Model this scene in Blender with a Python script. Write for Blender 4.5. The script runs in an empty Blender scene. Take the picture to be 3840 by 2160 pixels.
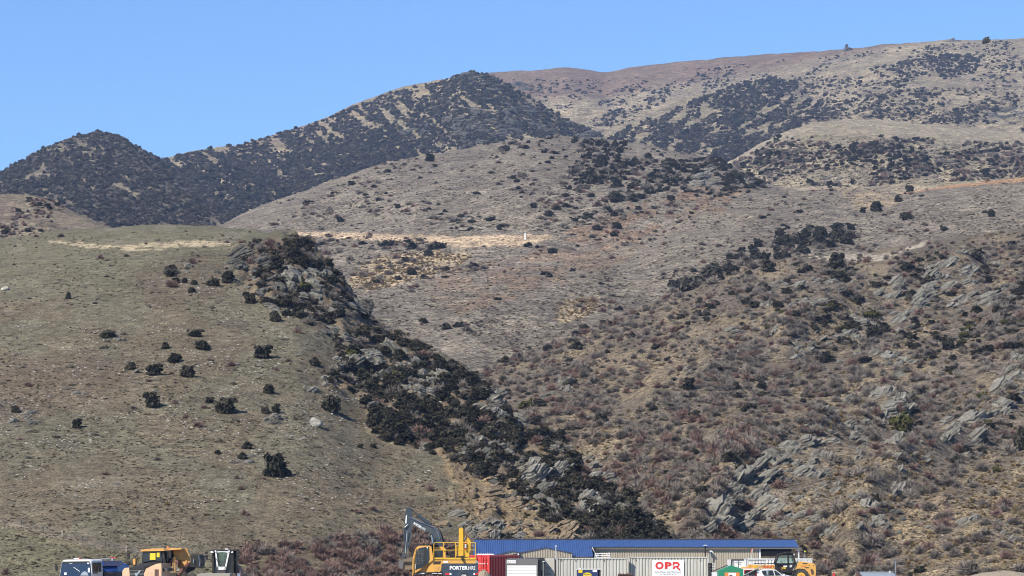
import bpy, bmesh, math, random
import numpy as np
from mathutils import Vector, Matrix, Euler

random.seed(7)
RNG = np.random.default_rng(11)
SC = bpy.context.scene
COL = SC.collection

# ------------------------------------------------------------------ camera
HFOV = math.radians(20.0)
F = 1920.0 / math.tan(HFOV / 2)          # focal length in photo pixels (photo is 3840 wide)
CAMZ = 4.0
PITCH = math.atan((2020 - 1080) / F)
SP, CP = math.sin(PITCH), math.cos(PITCH)
cam_d = bpy.data.cameras.new('camera')
cam_d.sensor_width = 36.0
cam_d.lens = 18.0 / math.tan(HFOV / 2)
cam_d.clip_start = 1.0
cam_d.clip_end = 20000
cam = bpy.data.objects.new('camera', cam_d)
cam.location = (0, 0, CAMZ)
cam.rotation_euler = (math.pi / 2 + PITCH, 0, 0)
COL.objects.link(cam)
SC.camera = cam
SC.render.resolution_x, SC.render.resolution_y = 1024, 576

# ------------------------------------------------------------------ light
SUN_DIR = Vector((-0.71, -0.70, 0)).normalized()      # horizontal direction towards the sun
SUN_EL = math.radians(42)
to_sun = Vector((SUN_DIR.x * math.cos(SUN_EL), SUN_DIR.y * math.cos(SUN_EL), math.sin(SUN_EL)))
sd = bpy.data.lights.new('sun', 'SUN')
sd.energy = 5.0
sd.angle = math.radians(0.53)
sd.color = (1.0, 0.93, 0.82)
sun = bpy.data.objects.new('sun', sd)
sun.rotation_euler = to_sun.to_track_quat('Z', 'Y').to_euler()
sun.location = (-200, -150, 300)
COL.objects.link(sun)
W = bpy.data.worlds.new('World')
SC.world = W
W.use_nodes = True
nt = W.node_tree
nt.nodes.clear()
sky = nt.nodes.new('ShaderNodeTexSky')
sky.sky_type = 'NISHITA'
sky.sun_disc = False
sky.sun_elevation = SUN_EL
sky.sun_rotation = math.atan2(SUN_DIR.x, SUN_DIR.y)
sky.altitude = 800
sky.air_density = 1.0
sky.dust_density = 0.0
sky.ozone_density = 10.0
bg = nt.nodes.new('ShaderNodeBackground')
bg.inputs['Strength'].default_value = 0.10
wo = nt.nodes.new('ShaderNodeOutputWorld')
nt.links.new(sky.outputs[0], bg.inputs['Color'])
nt.links.new(bg.outputs[0], wo.inputs['Surface'])
vs = SC.view_settings
vs.view_transform = 'Standard'
vs.look = 'None'
vs.exposure = 0.75
vs.gamma = 1.0
SC.render.engine = 'CYCLES'
SC.cycles.use_denoising = True
SC.cycles.max_bounces = 4
SC.cycles.diffuse_bounces = 2
SC.cycles.volume_bounces = 0
SC.cycles.use_adaptive_sampling = True
SC.cycles.pixel_filter_type = 'BLACKMAN_HARRIS'
SC.cycles.filter_width = 1.0
SC.cycles.adaptive_threshold = 0.02


# ------------------------------------------------------------------ pixel <-> world helpers
def ue(px, py):
    """photo pixel -> (x/y, (z-CAMZ)/y) of its line of sight"""
    cx = (np.asarray(px, float) - 1920) / F
    cy = (1080 - np.asarray(py, float)) / F
    den = CP - SP * cy
    return cx / den, (SP + CP * cy) / den


def P(px, py, Y):
    u, e = ue(px, py)
    return Vector((float(u) * Y, Y, CAMZ + float(e) * Y))


def XW(px, Y):
    return (px - 1920) / F * Y / CP


def ZW(py, Y):
    return CAMZ + float(ue(1920, py)[1]) * Y


def to_px(x, y, z):
    zz = z - CAMZ
    fw = y * CP + zz * SP
    up = -y * SP + zz * CP
    return 1920 + F * x / fw, 1080 - F * up / fw


# ------------------------------------------------------------------ noise
def _h(ix, iy, seed):
    n = (ix.astype(np.int64) * 374761393 + iy.astype(np.int64) * 668265263 + seed * 974634541) & 0xFFFFFFFF
    n = ((n ^ (n >> 13)) * 1274126177) & 0xFFFFFFFF
    n = ((n ^ (n >> 16)) * 2246822519) & 0xFFFFFFFF
    return ((n ^ (n >> 15)) & 0xFFFFFF) / float(0xFFFFFF)


def vn(x, y, seed=0):
    x = np.asarray(x, float); y = np.asarray(y, float)
    ix = np.floor(x); iy = np.floor(y)
    fx = x - ix; fy = y - iy
    fx = fx * fx * (3 - 2 * fx); fy = fy * fy * (3 - 2 * fy)
    a = _h(ix, iy, seed); b = _h(ix + 1, iy, seed); c = _h(ix, iy + 1, seed); d = _h(ix + 1, iy + 1, seed)
    return (a * (1 - fx) + b * fx) * (1 - fy) + (c * (1 - fx) + d * fx) * fy


def fbm(x, y, seed=0, octv=4, gain=0.5):
    s = 0; a = 1; t = 0
    for o in range(octv):
        s = s + a * vn(x, y, seed + o * 17)
        t += a; a *= gain
        x = x * 2.03 + 5.1; y = y * 2.03 + 3.7
    return s / t                                   # 0..1, mean .5


def ridged(x, y, seed=0, octv=4):
    s = 0; a = 1; t = 0
    for o in range(octv):
        s = s + a * (1 - np.abs(2 * vn(x, y, seed + o * 13) - 1))
        t += a; a *= 0.5
        x = x * 2.1 + 1.7; y = y * 2.1 + 9.2
    return s / t


def in_poly(px, py, poly):
    px = np.asarray(px, float); py = np.asarray(py, float)
    r = np.zeros(px.shape, bool)
    n = len(poly)
    for i in range(n):
        x0, y0 = poly[i]; x1, y1 = poly[(i + 1) % n]
        if y0 == y1:
            continue
        c = ((y0 > py) != (y1 > py)) & (px < (x1 - x0) * (py - y0) / (y1 - y0) + x0)
        r ^= c
    return r


def poly_soft(px, py, poly, warp=12, seed=5, sc=40.0):
    wx = (fbm(px / sc, py / sc, seed, 3) - .5) * 2 * warp
    wy = (fbm(px / sc, py / sc, seed + 50, 3) - .5) * 2 * warp * .6
    return in_poly(px + wx, py + wy, poly).astype(float)


def smooth(a, b, x):
    t = np.clip((x - a) / (b - a), 0, 1)
    return t * t * (3 - 2 * t)


# ------------------------------------------------------------------ materials
def node_mat(name):
    m = bpy.data.materials.new(name)
    m.use_nodes = True
    t = m.node_tree
    b = t.nodes['Principled BSDF']
    return m, t, b


def N(t, kind, **kw):
    n = t.nodes.new(kind)
    for k, v in kw.items():
        if k in n.inputs:
            n.inputs[k].default_value = v
        else:
            setattr(n, k, v)
    return n


def ramp(t, fac, stops):
    r = t.nodes.new('ShaderNodeValToRGB')
    el = r.color_ramp.elements
    while len(el) < len(stops):
        el.new(0.5)
    for e, (p, c) in zip(el, stops):
        e.position = p
        e.color = (*c, 1) if len(c) == 3 else c
    t.links.new(fac, r.inputs[0])
    return r


def mixc(t, kind, fac, a, b):
    m = t.nodes.new('ShaderNodeMix')
    m.data_type = 'RGBA'
    m.blend_type = kind
    for s, v in ((m.inputs['Factor'], fac), (m.inputs['A'], a), (m.inputs['B'], b)):
        if hasattr(v, 'node'):
            t.links.new(v, s)
        elif isinstance(v, (int, float)):
            s.default_value = v
        else:
            s.default_value = (*v, 1)
    return m.outputs['Result']


def ground_mat(name, fine, mid, coarse, speck=0.0, bump=0.25, contrast=1.0, xs=1.0):
    """vertex colour 'col' (soil and grass cover) broken up by grass-scale noise"""
    m, t, b = node_mat(name)
    at = N(t, 'ShaderNodeAttribute', attribute_name='col')
    geo = N(t, 'ShaderNodeNewGeometry')
    out = at.outputs['Color']
    hs = []
    for i, (s, lo, hi) in enumerate(((fine, .22, 1.85), (mid, .55, 1.42), (coarse, .8, 1.18))):
        n = N(t, 'ShaderNodeTexNoise', Scale=1.0 / s, Detail=3.0, Roughness=0.65)
        t.links.new(geo.outputs['Position'], n.inputs['Vector'])
        lo = 1 - (1 - lo) * contrast; hi = 1 + (hi - 1) * contrast
        r = ramp(t, n.outputs['Fac'], [(.34, (lo,) * 3), (.66, (hi, hi, hi * .985))])
        out = mixc(t, 'MULTIPLY', 1.0, out, r.outputs['Color'])
        hs.append(n.outputs['Fac'])
    if speck > 0:
        v = N(t, 'ShaderNodeTexVoronoi', Scale=1.0 / (fine * 1.6))
        t.links.new(geo.outputs['Position'], v.inputs['Vector'])
        r = ramp(t, v.outputs['Distance'], [(0.0, (1, 1, 1)), (.16, (0, 0, 0))])
        n2 = N(t, 'ShaderNodeTexNoise', Scale=1.0 / (coarse * .7), Detail=3.0)
        t.links.new(geo.outputs['Position'], n2.inputs['Vector'])
        r2 = ramp(t, n2.outputs['Fac'], [(.45, (0, 0, 0)), (.62, (speck,) * 3)])
        k = mixc(t, 'MULTIPLY', 1.0, r.outputs['Color'], r2.outputs['Color'])
        out = mixc(t, 'MIX', k, out, (.34, .31, .26))
    t.links.new(out, b.inputs['Base Color'])
    b.inputs['Roughness'].default_value = 0.95
    b.inputs['Specular IOR Level'].default_value = 0.10
    bp = N(t, 'ShaderNodeBump', Strength=bump, Distance=fine * 1.5)
    t.links.new(hs[0], bp.inputs['Height'])
    bp2 = N(t, 'ShaderNodeBump', Strength=bump * .8, Distance=mid * .6)
    t.links.new(hs[1], bp2.inputs['Height'])
    t.links.new(bp2.outputs[0], bp.inputs['Normal'])
    t.links.new(bp.outputs[0], b.inputs['Normal'])
    return m


def plant_mat(name, c0, c1, trans=0.0):
    """each plant its own shade between c0 and c1"""
    m, t, b = node_mat(name)
    oi = N(t, 'ShaderNodeObjectInfo')
    geo = N(t, 'ShaderNodeNewGeometry')
    n = N(t, 'ShaderNodeTexNoise', Scale=1.3, Detail=2.0)
    t.links.new(geo.outputs['Position'], n.inputs['Vector'])
    r = ramp(t, oi.outputs['Random'], [(0, c0), (1, c1)])
    r2 = ramp(t, n.outputs['Fac'], [(.3, (.6, .6, .6)), (.7, (1.45, 1.42, 1.35))])
    o = mixc(t, 'MULTIPLY', 1.0, r.outputs['Color'], r2.outputs['Color'])
    t.links.new(o, b.inputs['Base Color'])
    b.inputs['Roughness'].default_value = 0.8
    b.inputs['Specular IOR Level'].default_value = 0.2
    return m


def rock_mat(name, c0, c1, c2, s=0.5):
    m, t, b = node_mat(name)
    geo = N(t, 'ShaderNodeNewGeometry')
    tc = N(t, 'ShaderNodeTexCoord')
    mp = N(t, 'ShaderNodeMapping')
    mp.inputs['Scale'].default_value = (1.0, 1.0, 5.0)
    t.links.new(tc.outputs['Object'], mp.inputs['Vector'])
    n = N(t, 'ShaderNodeTexNoise', Scale=1.6, Detail=5.0, Roughness=.65)
    t.links.new(mp.outputs[0], n.inputs['Vector'])
    n2 = N(t, 'ShaderNodeTexNoise', Scale=1.1 / s, Detail=4.0, Roughness=.7)
    t.links.new(geo.outputs['Position'], n2.inputs['Vector'])
    r = ramp(t, n.outputs['Fac'], [(.28, c0), (.5, c1), (.72, c2)])
    r2 = ramp(t, n2.outputs['Fac'], [(.3, (.55, .55, .56)), (.7, (1.35, 1.35, 1.3))])
    o = mixc(t, 'MULTIPLY', 1.0, r.outputs['Color'], r2.outputs['Color'])
    t.links.new(o, b.inputs['Base Color'])
    b.inputs['Roughness'].default_value = 0.9
    b.inputs['Specular IOR Level'].default_value = 0.2
    bp = N(t, 'ShaderNodeBump', Strength=.6, Distance=.12)
    t.links.new(n.outputs['Fac'], bp.inputs['Height'])
    t.links.new(bp.outputs[0], b.inputs['Normal'])
    return m


def tag(o, label=None, cat=None, group=None, kind=None):
    for k, v in (('label', label), ('category', cat), ('group', group), ('kind', kind)):
        if v:
            o[k] = v
    return o


# ------------------------------------------------------------------ hills: real sheets of terrain, each with its own distance
HILLS = {}
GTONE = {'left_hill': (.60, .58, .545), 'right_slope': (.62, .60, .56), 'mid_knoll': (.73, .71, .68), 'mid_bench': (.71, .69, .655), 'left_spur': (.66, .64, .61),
         'right_shoulder': (.76, .74, .70), 'cone_hill': (.70, .68, .64)}        # ground colour multiplier of each hill, matched by eye


def hill(name, crest, foot, p, mat, rough, colour, cell=(7.5, 5.5), back=.35, terr=None):
    cr = np.array(crest, float); ft = np.array(foot, float)
    uc, ec = ue(cr[:, 0], cr[:, 1]); uf, ef = ue(ft[:, 0], ft[:, 1])
    u0, u1 = uc[0], uc[-1]
    nc = int((u1 - u0) * F / cell[0]) + 2
    U = np.linspace(u0, u1, nc)

    def sm(a, w=9):
        k = np.hanning(w + 2)[1:-1]; k /= k.sum()
        return np.convolve(np.pad(a, w // 2, mode='edge'), k, mode='valid')
    EC = sm(np.interp(U, uc, ec), 11); YC = sm(np.interp(U, uc, cr[:, 2]), 41)
    EF = sm(np.interp(U, uf, ef), 41); YF = sm(np.interp(U, uf, ft[:, 2]), 41)
    rows = int(np.max(EC - EF) * F / cell[1]) + 4
    s = np.linspace(0, 1, rows)[:, None]
    tt = 1 - (1 - s) ** (1 / p)
    Y = YF + (YC - YF) * tt
    E = EF + (EC - EF) * s
    Z = CAMZ + Y * E
    nb = 8
    kb = (np.arange(1, nb + 1) / nb)[:, None]
    YB = YC * (1 + back * kb)
    ZB = (CAMZ + YC * EC) - (YC * EC + 30) * .9 * kb ** 1.6 + kb * YC * EC * .1
    Y = np.vstack([Y, YB]); Z = np.vstack([Z, ZB]); S = np.vstack([np.repeat(s, nc, 1), np.ones((nb, nc))])
    Uu = np.repeat(U[None, :], rows + nb, 0)
    X = Uu * Y
    px0, py0 = to_px(X, Y, Z)
    D = rough(X, Y, S, px0, py0)
    if terr:                                             # stock terracettes along the contours
        D = D + terr[1] * np.sin(2 * math.pi * (Z / terr[0] + 2.2 * fbm(X / (terr[0] * 14), Y / (terr[0] * 20), 611, 3))) * smooth(.38, .62, fbm(X / (terr[0] * 9), Y / (terr[0] * 12), 613, 3))
    Z = Z + D
    px, py = to_px(X, Y, Z)
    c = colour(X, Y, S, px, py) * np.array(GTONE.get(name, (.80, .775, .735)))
    # close the sheet down into the ground at its foot
    X = np.vstack([X[:1], X]); Y = np.vstack([Y[:1], Y]); Z = np.vstack([np.minimum(Z[:1] - 4, -2.5), Z]); c = np.concatenate([c[:1], c], 0)
    nr = rows + nb + 1
    me = bpy.data.meshes.new(name)
    me.vertices.add(nr * nc)
    me.vertices.foreach_set('co', np.stack([X, Y, Z], -1).astype(np.float32).ravel())
    i = np.arange(nr - 1)[:, None] * nc + np.arange(nc - 1)[None, :]
    q = np.stack([i, i + 1, i + nc + 1, i + nc], -1).reshape(-1, 4)
    me.loops.add(q.size)
    me.loops.foreach_set('vertex_index', q.ravel().astype(np.int32))
    me.polygons.add(len(q))
    me.polygons.foreach_set('loop_start', np.arange(0, q.size, 4, dtype=np.int32))
    me.polygons.foreach_set('loop_total', np.full(len(q), 4, dtype=np.int32))
    me.polygons.foreach_set('use_smooth', np.ones(len(q), bool))
    me.update(calc_edges=True)
    ca = me.color_attributes.new('col', 'FLOAT_COLOR', 'POINT')
    ca.data.foreach_set('color', np.concatenate([c, np.ones(c.shape[:2] + (1,))], -1).astype(np.float32).ravel())
    me.materials.append(mat)
    o = bpy.data.objects.new(name, me)
    COL.objects.link(o)
    o['kind'] = 'structure'
    Y = Y[1:]; Z = Z[1:]
    Eg = (Z[:rows] - CAMZ) / Y[:rows]
    HILLS[name] = dict(U=U, E=np.maximum.accumulate(Eg, 0), Y=Y[:rows], Z=Z[:rows], rows=rows, obj=o)
    return o


def hit(px, py):
    """lines of sight through photo pixels -> nearest hill: (name index, x, y, z); index -1 = sky"""
    px = np.atleast_1d(np.asarray(px, float)); py = np.atleast_1d(np.asarray(py, float))
    u, e = ue(px, py)
    best = np.full(len(u), 1e9); idx = np.full(len(u), -1); zz = np.zeros(len(u))
    for k, (nm, h) in enumerate(HILLS.items()):
        U = h['U']; nc = len(U)
        ci = np.rint((u - U[0]) / (U[1] - U[0])).astype(int)
        ok = (ci >= 0) & (ci < nc)
        ci = np.clip(ci, 0, nc - 1)
        E = h['E'][:, ci]
        r = (E < e[None, :]).sum(0)
        ok &= (r > 0) & (r < h['rows'])
        r = np.clip(r, 1, h['rows'] - 1)
        j = np.arange(len(u))
        e0 = E[r - 1, j]; e1 = E[r, j]
        w = np.clip((e - e0) / np.maximum(e1 - e0, 1e-9), 0, 1)
        Yh = h['Y'][r - 1, ci] * (1 - w) + h['Y'][r, ci] * w
        b = ok & (Yh < best)
        best[b] = Yh[b]; idx[b] = k
        Zh = h['Z'][r - 1, ci] * (1 - w) + h['Z'][r, ci] * w
        zz[b] = Zh[b]
    return idx, u * best, best, zz


def mixv(a, b, m):
    return a * (1 - m[..., None]) + np.asarray(b, float) * m[..., None]


def base(shape, c):
    return np.ones(shape + (3,)) * np.asarray(c, float)

# ================================================================== THE SETTING
# yard floor: one sheet to the horizon
def sheet_obj(name, x0, x1, y0, y1, z, mat):
    me = bpy.data.meshes.new(name)
    me.from_pydata([(x0, y0, z), (x1, y0, z), (x1, y1, z), (x0, y1, z)], [], [(0, 1, 2, 3)])
    me.materials.append(mat)
    o = bpy.data.objects.new(name, me)
    COL.objects.link(o)
    o['kind'] = 'structure'
    return o


def yard_mat():
    m, t, b = node_mat('yard_gravel')
    geo = N(t, 'ShaderNodeNewGeometry')
    n = N(t, 'ShaderNodeTexNoise', Scale=1.2, Detail=6.0, Roughness=.7)
    t.links.new(geo.outputs['Position'], n.inputs['Vector'])
    r = ramp(t, n.outputs['Fac'], [(.3, (.17, .15, .125)), (.7, (.27, .245, .21))])
    t.links.new(r.outputs['Color'], b.inputs['Base Color'])
    b.inputs['Roughness'].default_value = .95
    return m


sheet_obj('yard_ground', -3000, 3000, -100, 9000, -0.35, yard_mat())

M_NEAR = ground_mat('grazed_grass', .22, 1.1, 6.0, speck=.75, bump=.4, contrast=.72)
M_SLOPE = ground_mat('dry_tussock_slope', .28, 1.2, 7.0, speck=.4, bump=.6, contrast=1.1)
M_MID = ground_mat('mid_grass', .8, 3.5, 18.0, speck=.25, bump=.45, contrast=.95)
M_FAR = ground_mat('far_grass', 1.8, 8.0, 40.0, bump=.45, contrast=.9)

# the rocky band that runs down the right side of the left hill (photo outline)
BAND = [(880, 930), (960, 905), (1120, 880), (1200, 940), (1300, 1050), (1420, 1220), (1560, 1280), (1760, 1390), (1920, 1550),
        (2080, 1640), (2230, 1780), (2380, 1880), (2520, 2010), (2600, 2100), (2300, 2100), (2090, 1960), (1880, 1870),
        (1790, 1790), (1640, 1700), (1400, 1620), (1385, 1520), (1230, 1430), (1290, 1310), (1240, 1240), (1060, 1170), (960, 1120), (900, 1010)]


# ---- far ridges first
def r_far(sc, amp, det, seed, fade=1.0):
    def f(X, Y, S, px, py):
        w = 1 - fade * S ** 3
        n = (fbm(X / sc, Y / (sc * 1.6), seed, 4) - .5) * 2 * amp * w
        n = n + (ridged(X / (sc * .35), Y / (sc * .6), seed + 3, 3) - .55) * amp * .45 * w
        return n + (fbm(X / 22, Y / 22, seed + 7, 3) - .5) * det
    return f


def c_far(c_a, c_b, c_c, seed, extra=None):
    def f(X, Y, S, px, py):
        n = fbm(px / 130, py / 60, seed, 4)
        c = mixv(base(X.shape, c_a), c_b, smooth(.38, .62, n))
        n2 = fbm(px / 50, py / 22, seed + 9, 3)
        c = mixv(c, c_c, smooth(.52, .72, n2) * .7)
        if extra:
            c = extra(c, X, Y, S, px, py)
        return c
    return f


def e_h6(c, X, Y, S, px, py):
    # browner bare plateau along the skyline
    top = smooth(70, 20, py - np.interp(px, [1800, 2270, 2840, 3200, 3900], [330, 320, 225, 150, 40]))
    c = mixv(c, (.165, .118, .092), top * (.75 + .2 * fbm(px / 60, py / 20, 3)))
    return c


hill('far_slope', [(1400, 390, 3000), (1600, 330, 3200), (1700, 295, 3300), (1830, 272, 3300), (1900, 266, 3300), (2000, 262, 3300),
                   (2120, 250, 3300), (2200, 258, 3300), (2270, 272, 3300), (2400, 246, 3300), (2600, 225, 3250), (2840, 206, 3200),
                   (3000, 196, 3100), (3170, 186, 3000), (3300, 170, 2950), (3450, 156, 2900), (3560, 150, 2900), (3700, 152, 2900),
                   (3840, 140, 2900), (4300, 110, 2900)],
     [(1400, 760, 2100), (4300, 700, 1700)], 1.5, M_FAR, r_far(170, 26, 3.0, 21),
     c_far((.225, .195, .145), (.27, .232, .168), (.19, .16, .128), 31, e_h6))
hill('far_knoll', [(2850, 470, 2300), (3000, 400, 2300), (3120, 345, 2300), (3250, 305, 2300), (3400, 290, 2300), (3520, 300, 2300),
                   (3650, 330, 2250), (3760, 350, 2250), (3860, 330, 2250), (4300, 290, 2250)],
     [(2850, 700, 1750), (4300, 700, 1650)], 1.5, M_FAR, r_far(90, 14, 3.0, 24, .8),
     c_far((.21, .185, .14), (.25, .215, .16), (.19, .165, .13), 33))
hill('far_spur', [(1950, 700, 2000), (2050, 620, 2050), (2280, 505, 2200), (2450, 425, 2300), (2600, 362, 2400), (2750, 312, 2500), (2880, 290, 2550),
                  (2960, 300, 2500), (3040, 370, 2350), (3120, 440, 2200), (3300, 520, 2000), (3500, 600, 1900), (3700, 660, 1800)],
     [(1950, 800, 1700), (3700, 780, 1500)], 1.4, M_FAR, r_far(80, 14, 3.0, 26, .8),
     c_far((.20, .178, .13), (.245, .21, .15), (.185, .16, .12), 35))


def e_h5(c, X, Y, S, px, py):
    crest = np.interp(px, [600, 900, 1050, 1320, 1450, 1780, 2300], [600, 540, 498, 395, 345, 265, 540])
    m = smooth(60, 15, py - crest) * smooth(1500, 1300, px) * smooth(820, 920, px)
    return mixv(c, (.23, .185, .14), m)


hill('dark_ridge', [(200, 720, 1900), (400, 650, 2000), (600, 598, 2150), (700, 568, 2200), (850, 548, 2250), (900, 540, 2300), (1050, 498, 2350),
                    (1200, 452, 2400), (1320, 397, 2450), (1450, 347, 2500), (1540, 322, 2500), (1640, 302, 2450), (1720, 283, 2400),
                    (1780, 268, 2350), (1830, 280, 2330), (1900, 314, 2280), (2000, 374, 2200), (2100, 434, 2150), (2200, 484, 2100),
                    (2300, 540, 2050), (2500, 650, 1950)],
     [(200, 960, 1500), (1400, 900, 1500), (2500, 760, 1550)], 1.4, M_FAR, r_far(110, 16, 3.0, 41, .9),
     c_far((.215, .185, .13), (.26, .22, .145), (.17, .15, .12), 43, e_h5))
hill('cone_hill', [(-450, 850, 1700), (-250, 770, 1750), (-100, 695, 1800), (0, 642, 1850), (100, 593, 1850), (200, 540, 1900), (300, 511, 1900),
                   (350, 499, 1900), (410, 502, 1900), (470, 522, 1880), (530, 560, 1850), (600, 602, 1800), (680, 690, 1700),
                   (760, 770, 1600), (850, 840, 1500), (1000, 960, 1400)],
     [(-450, 1000, 1250), (1000, 1000, 1250)], 1.4, M_FAR, r_far(70, 10, 3.0, 45, .9),
     c_far((.165, .145, .112), (.20, .175, .125), (.14, .12, .10), 47))
def e_sh(c, X, Y, S, px, py):
    crest = np.interp(px, [2650, 2800, 2950, 3050, 3200, 3400, 3600, 3840], [650, 570, 490, 458, 450, 458, 478, 500])
    return mixv(c, (.31, .272, .21), smooth(75, 15, py - crest) * .8)      # paler band along the crest, so its edge stands out


hill('right_shoulder', [(2450, 760, 1350), (2650, 650, 1450), (2800, 570, 1500), (2950, 490, 1550), (3050, 458, 1600), (3200, 450, 1600),
                        (3400, 458, 1600), (3600, 478, 1600), (3840, 500, 1600), (4300, 520, 1600)],
     [(2450, 900, 1150), (4300, 860, 1100)], 1.5, M_MID, r_far(60, 9, 2.2, 51, .9),
     c_far((.225, .195, .15), (.26, .225, .165), (.19, .16, .135), 53, e_sh))
hill('left_spur', [(-450, 760, 850), (-100, 738, 900), (0, 731, 900), (100, 731, 900), (160, 742, 890), (250, 780, 870), (350, 820, 850), (420, 852, 830), (650, 930, 800)],
     [(-450, 1020, 680), (650, 1000, 680)], 1.5, M_MID, r_far(40, 4, 1.0, 55, .9),
     c_far((.205, .17, .135), (.23, .195, .145), (.16, .125, .105), 57))


# ---- middle hills
def e_mid(c, X, Y, S, px, py):
    n = fbm(px / 60, py / 18, 77, 4)
    red = np.maximum(poly_soft(px, py, [(2050, 900), (2300, 790), (2600, 700), (2850, 690), (2700, 790), (2450, 860), (2200, 940)], 40, 6),
                     poly_soft(px, py, [(1550, 1040), (1900, 960), (2400, 880), (2450, 940), (2000, 1100), (1700, 1180)], 50, 9) * .7)
    c = mixv(c, (.215, .145, .10), red * smooth(.35, .6, n) * .75)
    tan = poly_soft(px, py, [(1330, 1010), (1420, 960), (1640, 945), (1780, 960), (1700, 1010), (1560, 1050), (1420, 1090), (1300, 1080)], 35, 12, 30)
    tan = np.maximum(tan, poly_soft(px, py, [(2100, 1130), (2230, 1110), (2270, 1150), (2150, 1215), (2080, 1200)], 30, 14, 30) * .9)
    tan = np.maximum(tan, poly_soft(px, py, [(3050, 690), (3330, 700), (3360, 770), (3200, 790), (3180, 740)], 30, 16, 30) * .8)
    c = mixv(c, (.37, .295, .20), tan * smooth(.3, .5, fbm(px / 16, py / 9, 15, 3)) * .9)
    trk = poly_soft(px, py, [(1075, 868), (1300, 872), (1500, 880), (1700, 886), (1960, 880), (2075, 884), (2060, 897), (1930, 926), (1720, 926), (1620, 912), (1400, 902), (1080, 886)], 3, 18, 60)
    c = mixv(c, (.43, .335, .24), trk)
    cut = poly_soft(px, py, [(3330, 712), (3450, 695), (3700, 672), (3900, 660), (3900, 682), (3700, 692), (3500, 712), (3380, 728)], 6, 19, 25)
    c = mixv(c, (.42, .265, .16), cut * .95)
    pale = poly_soft(px, py, [(2980, 700), (3150, 690), (3400, 705), (3380, 720), (3150, 705), (2990, 715)], 6, 20, 25)
    c = mixv(c, (.44, .36, .28), pale * .8)
    return c


def c_mid(seed):
    return c_far((.172, .150, .128), (.20, .175, .145), (.225, .2, .168), seed, e_mid)


hill('mid_knoll', [(350, 960, 950), (600, 905, 1000), (760, 870, 1050), (850, 836, 1080), (900, 806, 1100), (1000, 764, 1120), (1200, 694, 1150), (1400, 624, 1180),
                   (1600, 584, 1200), (1800, 549, 1220), (1950, 524, 1230), (2100, 512, 1240), (2250, 518, 1240), (2400, 542, 1220),
                   (2550, 572, 1200), (2700, 602, 1160), (2800, 650, 1100), (2890, 692, 1050), (3000, 740, 1000), (3200, 800, 950)],
     [(350, 1180, 760), (1300, 1180, 740), (3200, 1060, 760)], 1.6, M_MID, r_far(60, 5, 1.2, 61, .9), c_mid(63), terr=(2.4, .22))
hill('mid_bench', [(1050, 1230, 640), (1250, 1140, 680), (1400, 1098, 720), (1500, 1078, 740), (1700, 1038, 780), (1900, 1003, 820), (2100, 962, 860), (2300, 918, 900),
                   (2450, 862, 930), (2550, 795, 960), (2650, 750, 980), (2850, 716, 1000), (3100, 700, 1000), (3250, 712, 990), (3350, 728, 960),
                   (3450, 712, 950), (3600, 695, 950), (3840, 668, 950), (4300, 640, 950)],
     [(1050, 1560, 470), (2400, 1500, 520), (4300, 1200, 600)], 1.5, M_MID, r_far(45, 4, .9, 65, .9), c_mid(67), terr=(2.0, .2))


# ---- near right slope
def rough_right(X, Y, S, px, py):
    n = (fbm(X / 34, Y / 44, 81, 4) - .5) * 2 * 6.0 * (1 - S ** 3)
    # strata ribs that climb to the right
    w = X * .55 - Y * .12
    n = n + (ridged(w / 16, (X + Y) / 60, 83, 3) - .55) * 2.0 * (1 - .6 * S)
    for pts, hh, wd in (([(2620, 2010), (2800, 1800), (3010, 1660), (3360, 1510)], 3.0, 60), ([(2950, 1260), (3300, 1100), (3620, 990)], 4.0, 60), ([(3200, 1960), (3560, 1620), (3860, 1430)], 2.6, 60), ([(2450, 1500), (2800, 1330)], 2.5, 70)):
        q = np.full(px.shape, 1e9)
        for (x0, y0), (x1, y1) in zip(pts[:-1], pts[1:]):
            t = np.clip(((px - x0) * (x1 - x0) + (py - y0) * (y1 - y0)) / ((x1 - x0) ** 2 + (y1 - y0) ** 2), 0, 1)
            q = np.minimum(q, np.hypot(px - x0 - t * (x1 - x0), (py - y0 - t * (y1 - y0)) * 1.1))
        n = n + hh * np.exp(-(q / wd) ** 2) * (.6 + .8 * fbm(X / 7, Y / 9, 88, 3))       # rock ribs climbing to the right
    n = n * smooth(0, .06, S)
    return n + (fbm(X / 5, Y / 7, 85, 4) - .5) * 1.0 + (fbm(X / 1.6, Y / 2.2, 87, 2) - .5) * .35


def col_right(X, Y, S, px, py):
    d = (px * .75 + py * 1.0)                        # straw streaks run down to the left
    n = fbm(d / 60, (px - py) / 190, 91, 4)
    c = mixv(base(X.shape, (.176, .15, .126)), (.245, .203, .148), smooth(.42, .64, n))
    low = smooth(1650, 2000, py) * smooth(2700, 3100, px)
    c = mixv(c, (.262, .208, .14), low * smooth(.35, .6, fbm(px / 70, py / 50, 93, 4)) * .8)
    c = mixv(c, (.16, .132, .115), smooth(.52, .68, fbm(px / 45, py / 32, 95, 4)) * .7)
    pale = poly_soft(px, py, [(2990, 955), (3150, 945), (3300, 960), (3450, 930), (3500, 890), (3430, 920), (3300, 980), (3150, 985)], 10, 96, 30)
    c = mixv(c, (.50, .45, .38), pale * .9)
    bare = poly_soft(px, py, [(3850, 1150), (3700, 1230), (3560, 1340), (3500, 1430), (3620, 1440), (3700, 1360), (3850, 1330)], 25, 97, 50)
    c = mixv(c, (.185, .152, .125), bare * .8)
    return c


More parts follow.
